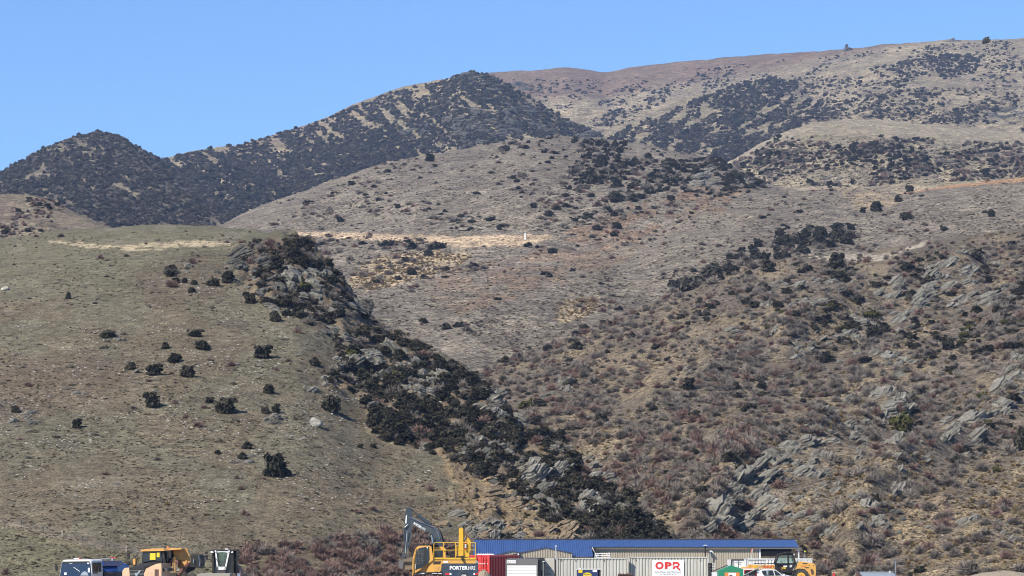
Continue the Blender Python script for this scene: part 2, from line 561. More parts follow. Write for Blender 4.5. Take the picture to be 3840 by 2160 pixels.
hill('right_slope', [(1450, 1510, 500), (1600, 1450, 530), (1745, 1400, 560), (1850, 1366, 575), (2000, 1316, 590), (2150, 1254, 600), (2300, 1194, 610), (2450, 1129, 620),
                     (2560, 1069, 630), (2700, 1014, 640), (2850, 970, 650), (3000, 958, 650), (3200, 952, 650), (3400, 918, 650), (3600, 884, 650),
                     (3840, 845, 650), (4300, 800, 650)],
     [(1450, 2215, 286), (2500, 2215, 285), (4300, 2215, 262)], 1.7, M_SLOPE, rough_right, col_right)


# ---- near left hill
def rough_left(X, Y, S, px, py):
    n = (fbm(X / 38, Y / 50, 101, 3) - .5) * 2 * 2.2 * (1 - S ** 2)
    n = n + (fbm(X / 6, Y / 8, 103, 4) - .5) * .45
    b = poly_soft(px, py, BAND, 40, 105, 60)
    # soften the band edge
    for ax in (0, 1):
        b = (np.roll(b, 1, ax) + b + np.roll(b, -1, ax) + np.roll(b, 2, ax) + np.roll(b, -2, ax)) / 5
    n = n + b * ((ridged(X / 9, Y / 11, 107, 4) - .5) * 4.6 + (fbm(X / 2.2, Y / 3, 109, 3) - .5) * 1.8)
    # eroded bank beneath the rocks
    e = poly_soft(px, py, [(1680, 1700), (1800, 1800), (1960, 1900), (2120, 1960), (2140, 2030), (1800, 2040), (1700, 1900)], 25, 111, 40)
    n = n + e * (ridged(X / 4, Y / 5, 113, 3) - .5) * 1.6
    # the track that climbs beside the fence
    ln = np.interp(px, [-400, 0, 300, 560], [1880, 1938, 2010, 2060])
    n = n - .25 * np.exp(-((py - ln - 14) / 14) ** 2) * (px < 620)
    return n


def col_left(X, Y, S, px, py):
    n = fbm(px / 210, py / 90, 121, 4)
    c = mixv(base(X.shape, (.178, .152, .112)), (.170, .157, .117), smooth(.45, .6, n))
    up = smooth(1150, 950, py) * smooth(1100, 800, px)
    c = mixv(c, (.195, .188, .135), up * .7)
    n2 = fbm(px / 70, py / 26, 123, 4)
    c = mixv(c, (.245, .228, .18), smooth(.55, .72, n2) * (.35 + .35 * up))
    purp = poly_soft(px, py, [(-50, 1430), (120, 1330), (420, 1330), (560, 1400), (380, 1480), (100, 1560), (-50, 1600)], 70, 125, 120)
    purp = np.maximum(purp, poly_soft(px, py, [(450, 1010), (760, 960), (900, 1000), (820, 1110), (560, 1160)], 50, 126, 90))
    for _ in range(3):
        purp = (purp + np.roll(purp, 3, 0) + np.roll(purp, -3, 0) + np.roll(purp, 3, 1) + np.roll(purp, -3, 1)) / 5
    c = mixv(c, (.150, .118, .095), purp * .6)
    tanl = smooth(1650, 1900, py) * smooth(900, 1500, px)
    c = mixv(c, (.255, .205, .14), tanl * smooth(.35, .6, fbm(px / 60, py / 40, 127, 4)) * .7)
    for q in ([(130, 905), (300, 903), (330, 915), (500, 918), (760, 900), (880, 916), (860, 922), (560, 930), (330, 930), (230, 912)],
              [(640, 902), (720, 900), (790, 910), (700, 914)], [(430, 934), (600, 925), (640, 932), (470, 941)]):
        c = mixv(c, (.52, .445, .32), poly_soft(px, py, q, 5, 128, 18) * smooth(.3, .42, fbm(px / 40, py / 5, 129, 3)))
    b = poly_soft(px, py, BAND, 30, 105, 60)
    c = mixv(c, (.175, .142, .112), b * .85)
    c = mixv(c, (.25, .19, .125), b * smooth(.55, .7, fbm(px / 30, py / 22, 131, 3)) * .7)
    bank = poly_soft(px, py, [(1650, 1690), (1760, 1770), (1900, 1800), (2010, 1880), (2150, 1980), (2140, 2060), (1780, 2060), (1720, 1880)], 30, 132, 40)
    c = mixv(c, (.285, .215, .14), bank * smooth(.3, .55, fbm(px / 26, py / 20, 133, 4)) * .85)
    ln = np.interp(px, [-400, 0, 300, 560], [1880, 1938, 2010, 2060])
    lower = smooth(-6, 20, py - ln - 30) * smooth(1300, 900, px)
    c = mixv(c, (.185, .178, .118), lower * .7)
    tr = np.exp(-((py - ln - 16) / 12) ** 2) * smooth(650, 560, px)
    c = mixv(c, (.225, .2, .17), tr * .8)
    return c


hill('left_hill', [(-450, 930, 470), (-200, 905, 470), (0, 893, 470), (150, 872, 470), (370, 854, 470), (560, 843, 470), (700, 843, 468), (870, 855, 465), (1000, 873, 460),
                   (1120, 896, 455), (1200, 968, 447), (1265, 1038, 440), (1330, 1128, 432), (1450, 1256, 415), (1530, 1296, 405), (1600, 1336, 398),
                   (1690, 1386, 388), (1745, 1408, 380), (1830, 1478, 368), (1900, 1566, 358), (1960, 1616, 350), (2060, 1668, 340), (2130, 1718, 333),
                   (2200, 1788, 326), (2270, 1838, 319), (2350, 1888, 312), (2430, 1958, 304), (2500, 2018, 298), (2570, 2090, 292), (2640, 2170, 286)],
     [(-450, 2200, 238), (700, 2200, 242), (1200, 2200, 252), (1800, 2200, 276), (2640, 2200, 281)], 1.7, M_NEAR, rough_left, col_left, terr=(1.1, .09))

# ================================================================== PLANTS AND ROCKS: shared meshes
def mesh_np(name, V, Fc, mat, smooth_=False):
    me = bpy.data.meshes.new(name)
    me.from_pydata([tuple(v) for v in V], [], [tuple(f) for f in Fc])
    if not isinstance(mat, (list, tuple)):
        mat = [mat]
    for m_ in mat:
        me.materials.append(m_)
    if smooth_:
        me.polygons.foreach_set('use_smooth', np.ones(len(me.polygons), bool))
    me.update()
    return me


def leaf_cloud(seed, n, blobs, leaf, aspect=1.6, outward=.55):
    """leaf-spray quads through the volume of several blobs; unit bush about 1 wide, base at z=0"""
    g = np.random.default_rng(seed)
    V = []; Fc = []
    w = np.array([b[3] ** 2 for b in blobs]); w = w / w.sum()
    for i in range(n):
        b = blobs[g.choice(len(blobs), p=w)]
        d = g.normal(size=3); d /= np.linalg.norm(d)
        if d[2] < -.3:
            d[2] *= -.6
        r = b[3] * (g.uniform(.45, 1.0) ** .5) * g.uniform(.8, 1.15)
        c = np.array([b[0] + d[0] * r, b[1] + d[1] * r, max(.01, b[2] + d[2] * r * b[4])])
        nrm = d * outward + g.normal(size=3) * (1 - outward); nrm /= np.linalg.norm(nrm)
        a = np.cross(nrm, g.normal(size=3)); a /= np.linalg.norm(a)
        e = np.cross(nrm, a)
        s = leaf * g.uniform(.6, 1.4)
        k = len(V)
        V += [c - a * s * .5 - e * s * .5 * aspect, c + a * s * .5 - e * s * .2, c + a * s * .35 + e * s * .5 * aspect, c - a * s * .5 + e * s * .3]
        Fc.append((k, k + 1, k + 2, k + 3))
    return V, Fc


def bush_blobs(seed, n=6, spread=.26, flat=.9):
    g = np.random.default_rng(seed)
    bl = [(0, 0, .27, .36, flat), (g.uniform(-.12, .12), g.uniform(-.12, .12), .12, .36, .6)]
    for i in range(n):
        a = g.uniform(0, 6.28); rr = g.uniform(.1, spread)
        z = g.uniform(.1, .6)
        bl.append((math.cos(a) * rr * (1.15 - z * .5), math.sin(a) * rr * (1.15 - z * .5), z, g.uniform(.08, .2) * (1.1 - z * .4), flat))
    return bl


def tube(V, Fc, pts, rad, seg=5):
    """tapered tube through pts"""
    pts = [Vector(p) for p in pts]
    k0 = len(V)
    for i, p in enumerate(pts):
        d = (pts[min(i + 1, len(pts) - 1)] - pts[max(i - 1, 0)]).normalized()
        a = d.cross(Vector((.31, .77, .55))).normalized(); b = d.cross(a)
        r = rad[i] if hasattr(rad, '__len__') else rad
        for j in range(seg):
            t = 2 * math.pi * j / seg
            V.append(tuple(p + a * math.cos(t) * r + b * math.sin(t) * r))
    for i in range(len(pts) - 1):
        for j in range(seg):
            q = k0 + i * seg
            Fc.append((q + j, q + (j + 1) % seg, q + seg + (j + 1) % seg, q + seg + j))
    Fc.append(tuple(k0 + j for j in range(seg))[::-1])
    Fc.append(tuple(k0 + (len(pts) - 1) * seg + j for j in range(seg)))


def stems(seed, n=6, h=.5):
    g = np.random.default_rng(seed)
    V = []; Fc = []
    for i in range(n):
        a = g.uniform(0, 6.28); r = g.uniform(.1, .26)
        p1 = (math.cos(a) * r * .4, math.sin(a) * r * .4, h * .5)
        tube(V, Fc, [(math.cos(a) * .02, math.sin(a) * .02, -.12), p1, (math.cos(a) * r, math.sin(a) * r, h)], [.03, .02, .008], 4)
    return V, Fc


def twig_cloud(seed, n, flat=.75, droop=.3, thick=.016):
    """bare twiggy shrub: many fine arching twigs from a low crown"""
    g = np.random.default_rng(seed)
    V = []; Fc = []
    lob = [(g.uniform(-.2, .2), g.uniform(-.2, .2), g.uniform(.55, 1.1)) for _ in range(5)]
    for i in range(n):
        lx, ly, ls = lob[g.integers(5)]
        a = g.uniform(0, 6.28); el = g.uniform(.1, 1.5)
        L = g.uniform(.25, .5) * ls
        d = np.array([math.cos(a) * math.cos(el), math.sin(a) * math.cos(el), math.sin(el) * flat * 1.55 + .1])
        st = np.array([lx * .6, ly * .6, 0.0]) + d * L * g.uniform(.15, .75)
        d2 = d + g.normal(size=3) * .55
        d2 /= np.linalg.norm(d2)
        en = st + d2 * L * .6
        en[2] = max(en[2], .01)
        sd = np.cross(d2, g.normal(size=3)); sd /= np.linalg.norm(sd)
        t = thick * g.uniform(.6, 1.7)
        k = len(V)
        V += [st - sd * t, st + sd * t, en + sd * t * .35, en - sd * t * .35]
        Fc.append((k, k + 1, k + 2, k + 3))
    return V, Fc


def tussock(seed, n):
    g = np.random.default_rng(seed)
    V = []; Fc = []
    for i in range(n):
        a = g.uniform(0, 6.28); el = g.uniform(.5, 1.5); L = g.uniform(.35, .7)
        b = np.array([math.cos(a) * .12 * g.uniform(), math.sin(a) * .12 * g.uniform(), 0])
        d = np.array([math.cos(a) * math.cos(el), math.sin(a) * math.cos(el), math.sin(el)])
        m_ = b + d * L * .6
        en = b + d * L + np.array([math.cos(a) * .12, math.sin(a) * .12, -.08])
        sd = np.array([-math.sin(a), math.cos(a), 0]) * .028
        k = len(V)
        V += [b - sd, b + sd, m_ + sd * .8, m_ - sd * .8, en]
        Fc += [(k, k + 1, k + 2, k + 3), (k + 3, k + 2, k + 4)]
    return V, Fc


def schist(seed, layers=10, seg=13, ax=(.5, .36, .34), taper=.5, jag=.3):
    """one block of layered rock: a single closed loft whose beds stick out unevenly; strata are level in its own frame"""
    g = np.random.default_rng(seed)
    V = []; Fc = []
    ang = np.sort((np.arange(seg) + g.uniform(-.32, .32, seg)) / seg * 2 * math.pi)
    rad = 1 + g.uniform(-jag, jag, seg)
    cuts = np.cumsum(g.uniform(.5, 1.6, layers)); cuts = np.concatenate([[0], cuts / cuts[-1]])
    rings = []
    offx = offy = 0
    for L in range(layers):
        z0, z1 = cuts[L] * 2 - 1, cuts[L + 1] * 2 - 1
        mid = (z0 + z1) / 2
        sc = (1 - taper * abs(mid) ** 2.2) * g.uniform(.72, 1.12)
        offx += g.uniform(-.09, .09); offy += g.uniform(-.09, .09)
        rr = rad * sc * (1 + g.uniform(-.16, .16, seg))
        for z, kk in ((z0, 1.0), (z1 - .02, g.uniform(.9, 1.0))):
            ring = [((math.cos(a) * r * kk + offx) * ax[0], (math.sin(a) * r * kk + offy) * ax[1],
                     z * ax[2] + g.uniform(-.02, .02) * ax[2]) for a, r in zip(ang, rr)]
            rings.append(ring)
    for r in rings:
        V += r
    nr = len(rings)
    for i in range(nr - 1):
        for j in range(seg):
            a = i * seg + j; b = i * seg + (j + 1) % seg
            Fc.append((a, b, b + seg, a + seg))
    V.append((offx * ax[0], offy * ax[1], ax[2] * 1.03)); V.append((0, 0, -ax[2]))
    for j in range(seg):
        Fc.append(((nr - 1) * seg + j, (nr - 1) * seg + (j + 1) % seg, len(V) - 2))
        Fc.append(((j + 1) % seg, j, len(V) - 1))
    return V, Fc


def boulder(seed, n=2):
    g = np.random.default_rng(seed)
    bm = bmesh.new()
    bmesh.ops.create_icosphere(bm, subdivisions=n, radius=.5)
    pl = [(g.normal(size=3), g.uniform(.28, .45)) for _ in range(9)]
    for v in bm.verts:
        c = np.array(v.co)
        for nn, d in pl:
            nn = nn / np.linalg.norm(nn)
            k = c @ nn - d
            if k > 0:
                c = c - nn * k * .9
        v.co = Vector(c * (1 + g.uniform(-.02, .02)))
    V = [tuple(v.co) for v in bm.verts]; Fc = [tuple(x.index for x in f.verts) for f in bm.faces]
    bm.free()
    return V, Fc


M_DARK = plant_mat('evergreen_leaf', (.019, .0195, .014), (.048, .044, .030))
M_OLIVE = plant_mat('olive_leaf', (.045, .045, .012), (.065, .062, .018))
M_FARB = plant_mat('far_scrub_leaf', (.024, .025, .021), (.075, .066, .050))
M_GREY = plant_mat('bare_grey_twig', (.11, .097, .087), (.225, .197, .17))
M_RED = plant_mat('briar_twig', (.135, .088, .076), (.20, .135, .115))
M_CUSH = plant_mat('cushion_leaf', (.042, .039, .028), (.068, .061, .045))
M_TUS = plant_mat('tussock_blade', (.20, .145, .072), (.29, .22, .12))
M_TUFT = plant_mat('low_tuft', (.05, .044, .032), (.17, .145, .10))
M_BARK = plant_mat('shrub_bark', (.07, .058, .048), (.10, .085, .07))
M_ROCK = rock_mat('grey_schist', (.055, .051, .043), (.14, .132, .113), (.25, .238, .21))
M_ROCKB = rock_mat('rusty_schist', (.09, .065, .04), (.17, .13, .088), (.26, .215, .16))
M_ROCKW = rock_mat('pale_stone', (.20, .185, .16), (.30, .285, .25), (.40, .385, .35))
M_ROCKD = rock_mat('dark_schist', (.035, .033, .029), (.075, .072, .064), (.13, .125, .114))

PROTO = {}
PROTO['dark'] = [mesh_np('bush_leaves', *leaf_cloud(300 + i, 950, bush_blobs(300 + i, 14, .42), .07, 1.9, .4), M_DARK) for i in range(5)]
PROTO['olive'] = [mesh_np('olive_leaves', *leaf_cloud(320 + i, 900, bush_blobs(320 + i, 7, .3, .6), .065), M_OLIVE) for i in range(2)]
PROTO['far'] = [mesh_np('scrub_leaves', *leaf_cloud(340 + i, 170, bush_blobs(340 + i, 6), .17), M_FARB) for i in range(5)]
PROTO['grey'] = [mesh_np('grey_twigs', *twig_cloud(360 + i, 850, .8, .3, .015), M_GREY) for i in range(5)]
PROTO['red'] = [mesh_np('briar_twigs', *twig_cloud(380 + i, 850, .85, .3, .015), M_RED) for i in range(4)]
PROTO['cush'] = [mesh_np('cushion_leaves', *leaf_cloud(400 + i, 260, [(0, 0, .02, .46, .55), (.12, .1, .05, .3, .6), (-.14, -.06, .04, .3, .5)], .085, 1.4, .7), M_CUSH) for i in range(3)]
PROTO['tuft'] = [mesh_np('tuft_leaves', *leaf_cloud(430 + i, 26, [(0, 0, .1, .4, .7)], .3, 1.5, .5), M_TUFT) for i in range(3)]
PROTO['tus'] = [mesh_np('tussock_blades', *tussock(420 + i, 60), M_TUS) for i in range(3)]
PROTO['rock'] = [mesh_np('schist_block', *schist(440 + i), M_ROCK) for i in range(6)]
PROTO['rockd'] = [mesh_np('dark_schist_block', *schist(450 + i), M_ROCKD) for i in range(4)]
PROTO['rockb'] = [mesh_np('rusty_schist_block', *schist(460 + i, 12, 12), M_ROCKB) for i in range(3)]
PROTO['slab'] = [mesh_np('schist_slab', *schist(470 + i, 6, 14, (.5, .34, .12), .35, .32), M_ROCK) for i in range(5)]
PROTO['stone'] = [mesh_np('pale_stone', *boulder(480 + i, 1), M_ROCKW) for i in range(3)]
PROTO['bould'] = [mesh_np('pale_boulder', *boulder(490 + i, 3), M_ROCKW) for i in range(2)]
PROTO['stem'] = [mesh_np('shrub_stems', *stems(500 + i), M_BARK) for i in range(3)]

# stuff: points on the hills, each carrying one shared plant mesh (nobody could count these)
SRC = bpy.data.collections.new('scatter_sources')       # never linked to the scene
SRC_OBJ = {}


def source(kind):
    if kind not in SRC_OBJ:
        c = bpy.data.collections.new('source_' + kind)
        for i, me in enumerate(PROTO[kind]):
            c.objects.link(bpy.data.objects.new('src_%s_%02d' % (kind, i), me))
        SRC_OBJ[kind] = c
    return SRC_OBJ[kind]


def scatter_group(kind):
    ng = bpy.data.node_groups.new('scatter_' + kind, 'GeometryNodeTree')
    ng.interface.new_socket('Geometry', in_out='INPUT', socket_type='NodeSocketGeometry')
    ng.interface.new_socket('Geometry', in_out='OUTPUT', socket_type='NodeSocketGeometry')
    gi = ng.nodes.new('NodeGroupInput'); go = ng.nodes.new('NodeGroupOutput')
    ci = ng.nodes.new('GeometryNodeCollectionInfo')
    ci.inputs['Collection'].default_value = source(kind)
    ci.inputs['Separate Children'].default_value = True
    ci.inputs['Reset Children'].default_value = True
    iop = ng.nodes.new('GeometryNodeInstanceOnPoints')
    iop.inputs['Pick Instance'].default_value = True
    for nm, typ, sock in (('scl', 'FLOAT_VECTOR', 'Scale'), ('rot', 'FLOAT_VECTOR', 'Rotation'), ('pick', 'INT', 'Instance Index')):
        a = ng.nodes.new('GeometryNodeInputNamedAttribute')
        a.data_type = typ
        a.inputs['Name'].default_value = nm
        out = [s for s in a.outputs if s.name == 'Attribute' and s.enabled][0]
        ng.links.new(out, iop.inputs[sock])
    ng.links.new(gi.outputs[0], iop.inputs['Points'])
    ng.links.new(ci.outputs[0], iop.inputs['Instance'])
    ng.links.new(iop.outputs[0], go.inputs[0])
    return ng


def stuff(name, kind, items, label, cat):
    """items: list of (x,y,z, sx,sy,sz, rx,ry,rz, pick)"""
    if not items:
        return None
    A = np.array(items, float)
    me = bpy.data.meshes.new(name)
    me.vertices.add(len(A))
    me.vertices.foreach_set('co', A[:, :3].astype(np.float32).ravel())
    for nm, cols in (('scl', (3, 6)), ('rot', (6, 9))):
        a = me.attributes.new(nm, 'FLOAT_VECTOR', 'POINT')
        a.data.foreach_set('vector', A[:, cols[0]:cols[1]].astype(np.float32).ravel())
    a = me.attributes.new('pick', 'INT', 'POINT')
    a.data.foreach_set('value', A[:, 9].astype(np.int32))
    me.update()
    o = bpy.data.objects.new(name, me)
    COL.objects.link(o)
    md = o.modifiers.new('scatter', 'NODES')
    md.node_group = scatter_group(kind)
    tag(o, label, cat, kind='stuff')
    return o


# ------------------------------------------------------------------ named, hand-placed things
def at_hill(px, py):
    i, x, y, z = hit([px], [py])
    return Vector((x[0], y[0], z[0])) if i[0] >= 0 else P(px, py, 900)


def single(name, kind, px, py, w, h=None, label='', cat='', group=None, sink=.06, pick=None, rot=None, up=0):
    """w, h: width and height in photo pixels; (px, py) is the foot of the plant or rock"""
    c = at_hill(px, py)
    m = c.y / F
    sx = w * m
    sz = (h if h else w * .8) * m
    me = PROTO[kind][random.randrange(len(PROTO[kind])) if pick is None else pick]
    o = bpy.data.objects.new(name, me)
    COL.objects.link(o)
    o.location = (c.x, c.y + sx * .15, c.z - sz * sink)
    o.scale = (sx, sx * random.uniform(.85, 1.1), sz)
    o.rotation_euler = rot if rot else (0, 0, random.uniform(0, 6.28))
    tag(o, label, cat, group)
    return o


def hero_bush(px, py, w, h, label, kind='dark', group='dark evergreen bushes on the left hill', name='dark_bush', cat='bush'):
    """bush with its stems as parts; (px,py) is its foot"""
    c = at_hill(px, py)
    m = c.y / F
    r = bpy.data.objects.new(name, None)
    r.empty_display_size = .3
    COL.objects.link(r)
    r.location = (c.x, c.y + w * m * .2, c.z - .05)
    r.rotation_euler = (0, 0, random.uniform(0, 6.28))
    r.scale = (w * m / .92, w * m / .92, h * m / .80)
    tag(r, label, cat, group)
    f = bpy.data.objects.new('foliage', random.choice(PROTO[kind])); COL.objects.link(f); f.parent = r
    s = bpy.data.objects.new('stems', random.choice(PROTO['stem'])); COL.objects.link(s); s.parent = r
    return r


def outcrop(px, py, blocks, label, tilt=0.0, kind='rock', group='schist outcrops', name='rock_outcrop'):
    """blocks: (dx, dy, w, h[, kind]) in photo pixels about (px, py); strata tilt in degrees (positive climbs to the right)"""
    c = at_hill(px, py)
    m = c.y / F
    r = bpy.data.objects.new(name, None)
    COL.objects.link(r)
    r.location = c
    tag(r, label, 'rock', group)
    for b in blocks:
        dx, dy, w, h = b[:4]
        CLEAR.append((px + dx, py + dy + h * .25, w * .42, h * .6))
        kk = b[4] if len(b) > 4 else kind
        n = 1 if w < 45 else 3
        for q in range(n):
            f = 1.0 if n == 1 else (random.uniform(.7, 1.0) if q == 0 else random.uniform(.35, .7))
            qx = px + dx + (random.uniform(-.36, .36) * w if n > 1 else 0)
            qy = py + dy + (random.uniform(-.34, .34) * h if n > 1 else 0)
            ww, hh = w * f, h * f * random.uniform(.8, 1.2)
            cc = at_hill(qx, qy)
            if abs(cc.y - c.y) > 45 * c.y / 350:
                cc = P(qx, qy, c.y)
            o = bpy.data.objects.new('slab' if kk == 'slab' else 'block', random.choice(PROTO[kk]))
            COL.objects.link(o)
            o.parent = r
            o.location = cc - c + Vector((0, .12 * ww * m, -.06 * hh * m))
            zf = .24 if kk == 'slab' else .68
            o.scale = (ww * m, ww * m * random.uniform(.8, 1.2), hh * m / zf)
            o.rotation_euler = (math.radians(random.uniform(5, 32)), math.radians(-tilt + random.uniform(-12, 12)), math.radians(random.uniform(-35, 35)))
    return r

# ================================================================== SCATTER over the hills
POOL = {}
CLEAR = []
HN = list(HILLS)


def zone(poly, hills_, n, mix, size, place, clump=None, seed=1, squash=(.62, .95), gamma=1.6):
    """n tries inside a photo-outline, kept where the clump noise allows; every plant stands on its hill"""
    g = np.random.default_rng(seed)
    A = np.array(poly, float)
    px = g.uniform(A[:, 0].min(), A[:, 0].max(), n * 3); py = g.uniform(A[:, 1].min(), A[:, 1].max(), n * 3)
    k = in_poly(px, py, poly)
    px = px[k][:n]; py = py[k][:n]
    if clump:
        sx, sy, ang, lo, hi = clump[:5]
        ca, sa = math.cos(math.radians(ang)), math.sin(math.radians(ang))
        a = px * ca - py * sa; b = px * sa + py * ca
        d = smooth(lo, hi, fbm(a / sx, b / sy, seed * 7 + 3, 3))
        k = g.uniform(size=len(px)) < d
        px = px[k]; py = py[k]
    if poly is globals().get('RS') and seed == 8:            # the dry lower right of the slope is mostly grass
        k = ~((px > 2850) & (py > 1680) & (g.uniform(size=len(px)) < .62))
        px = px[k]; py = py[k]
    idx, x, y, z = hit(px, py)
    ok = np.zeros(len(px), bool)
    for h_ in hills_:
        ok |= idx == HN.index(h_)
    kinds = list(mix); pr = np.array([mix[q] for q in kinds], float); pr /= pr.sum()
    for i in np.where(ok)[0]:
        kd = kinds[g.choice(len(kinds), p=pr)]
        s = size[0] + (size[1] - size[0]) * g.uniform() ** gamma
        if kd in ('cush',):
            s *= .8
        q = g.uniform(*squash)
        spx = s / y[i] * F
        pk = g.integers(len(PROTO[kd]))
        POOL.setdefault(kd, []).append((spx, (x[i], y[i], z[i] - .04 * s, s, s * g.uniform(.85, 1.15), s * q, g.uniform(-.1, .1), g.uniform(-.1, .1), g.uniform(0, 6.28), pk), place))


# rocky band of the left hill
zone(BAND, ['left_hill'], 1700, {'dark': 7, 'grey': 3.2, 'red': .5, 'olive': .1}, (.5, 2.5), 'rocky spur of the left hill', (110, 55, -40, .26, .5), 1, (.6, .95))
LOWB = [(1380, 1560), (1640, 1600), (1960, 1600), (2230, 1790), (2560, 2070), (2250, 2070), (2060, 1900), (1800, 1790), (1600, 1700), (1400, 1640)]
zone(LOWB, ['left_hill'], 560, {'dark': 7, 'grey': 2, 'red': .5}, (.8, 2.3), 'rocky spur of the left hill', (90, 60, -40, .25, .5), 2, (.6, .95))
zone([(1780, 1900), (2200, 1950), (2560, 2060), (2560, 2130), (1760, 2130)], ['left_hill'], 90, {'dark': 2, 'grey': 4, 'red': 2}, (.5, 1.3), 'bank behind the blue roof', None, 3)
zone([(880, 930), (1120, 890), (1230, 1000), (1300, 1150), (1240, 1240), (1000, 1180), (840, 1060), (600, 1090), (640, 1000)], ['left_hill'], 230, {'dark': 5, 'grey': 3, 'red': .7}, (.7, 2.6), 'rocky crown of the left hill', (80, 40, 0, .42, .6), 4)
zone([(1230, 1250), (1420, 1230), (1560, 1290), (1760, 1400), (1920, 1560), (2000, 1640), (1650, 1680), (1400, 1600), (1300, 1400)], ['left_hill'], 620, {'dark': 8, 'grey': 2.5}, (.6, 2.3), 'rocky spur of the left hill', (90, 50, -40, .25, .5), 55, (.6, .95))
zone([(1740, 1405), (1850, 1370), (2000, 1320), (2300, 1200), (2560, 1075), (2600, 1085), (2320, 1225), (2020, 1350), (1860, 1405), (1760, 1440)], ['right_slope'], 260, {'red': 4, 'grey': 4, 'dark': 1}, (1.0, 2.6), 'left crest of the right slope', None, 56, (.65, .95))
# open face of the left hill
OPEN = [(0, 1050), (900, 1000), (1250, 1250), (1380, 1600), (1750, 1850), (1500, 1950), (600, 1900), (0, 1850)]
zone(OPEN, ['left_hill'], 120, {'cush': 4, 'grey': 2, 'red': 1.0}, (.5, 1.5), 'open grass face of the left hill', (260, 150, 10, .42, .62), 5, (.4, .6))
zone([(0, 860), (1100, 860), (1100, 1000), (0, 1000)], ['left_hill'], 26, {'grey': 3, 'red': 2}, (.5, 1.7), 'grassy top of the left hill', None, 6)
# reddish thicket behind the parked machines
zone([(900, 2070), (1240, 2020), (1560, 2000), (1760, 2040), (1760, 2200), (900, 2200)], ['left_hill'], 520, {'red': 7, 'grey': 2}, (.7, 2.0), 'reddish thicket at the foot of the left hill', (160, 80, 0, .3, .5), 7, (.7, 1.0))
# near right slope
RS = [(1560, 1500), (1750, 1390), (2300, 1180), (2560, 1060), (2900, 960), (3400, 930), (3840, 850), (4000, 850), (4000, 2160), (2500, 2160), (2300, 1850)]
zone(RS, ['right_slope'], 6800, {'grey': 8, 'red': 1.7, 'dark': .5}, (.6, 2.7), 'near right slope', (130, 70, 35, .26, .58), 8, (.6, .95))
zone([(1800, 1400), (2500, 1150), (2900, 1300), (2950, 1600), (2650, 1950), (2450, 1950), (2100, 1700)], ['right_slope'], 1100, {'red': 3, 'grey': 5}, (.8, 2.5), 'reddish gully side of the right slope', (150, 60, 40, .42, .6), 9, (.6, .95))
zone([(2700, 1000), (3150, 950), (3850, 950), (3850, 1350), (3400, 1420), (2900, 1300)], ['right_slope'], 420, {'dark': 4, 'grey': 4, 'olive': .25}, (.8, 2.8), 'rocky upper right slope', (110, 60, 30, .45, .62), 10, (.6, .9))
zone([(3400, 1400), (3850, 1250), (3850, 1750), (3600, 1700), (3300, 1650)], ['right_slope'], 160, {'dark': 3, 'grey': 4, 'olive': .5}, (.8, 2.4), 'rocky upper right slope', (110, 60, 30, .42, .6), 11, (.6, .9))
zone([(2480, 1090), (2650, 1010), (2900, 880), (3190, 850), (3200, 920), (2980, 960), (2820, 1010), (2600, 1090)], ['right_slope', 'mid_bench'], 135, {'dark': 3, 'far': 5, 'grey': 2}, (1.2, 4.2), 'dark thicket along the crest of the right slope', None, 12, (.7, .95), 1.0)
# middle hills
MB = [(1250, 1130), (1700, 1030), (2300, 900), (2560, 780), (2850, 700), (3900, 640), (3900, 900), (3000, 980), (2500, 1120), (1760, 1400), (1500, 1320)]
zone(MB, ['mid_bench'], 1000, {'grey': 4, 'red': 2, 'cush': 2, 'dark': 1.2}, (.9, 3.2), 'brown middle slope', (170, 60, 10, .40, .62), 13, (.45, .75))
zone([(1000, 850), (1400, 620), (2100, 510), (2500, 560), (2300, 900), (1700, 1040), (1300, 1100)], ['mid_knoll'], 1500, {'grey': 4, 'red': 1.6, 'cush': 2, 'dark': 1.3}, (1.1, 4.0), 'middle knoll', (130, 60, 0, .36, .6), 14, (.45, .8))
zone([(2200, 520), (2560, 570), (2900, 690), (2850, 720), (2600, 760), (2250, 760), (2100, 700)], ['mid_knoll', 'mid_bench'], 1100, {'dark': 6, 'grey': 4}, (1.2, 4.2), 'dark right flank of the middle knoll', (110, 60, 20, .40, .58), 15, (.6, .9))
zone([(1850, 540), (2100, 505), (2420, 540), (2400, 565), (1850, 570)], ['mid_knoll'], 60, {'dark': 5, 'grey': 2}, (1.5, 3.5), 'crest of the middle knoll', None, 16)
zone([(820, 860), (1000, 770), (1600, 590), (1900, 530), (1900, 550), (1600, 605), (1000, 785), (840, 880)], ['mid_knoll'], 90, {'red': 3, 'grey': 3, 'dark': 1}, (.9, 2.4), 'crest of the middle knoll', None, 17)
zone([(2000, 800), (2500, 730), (2700, 740), (2500, 900), (2000, 980)], ['mid_knoll', 'mid_bench'], 150, {'grey': 4, 'red': 2, 'dark': 1.5}, (1.0, 3.0), 'middle knoll', (120, 50, 10, .4, .6), 18, (.5, .85))
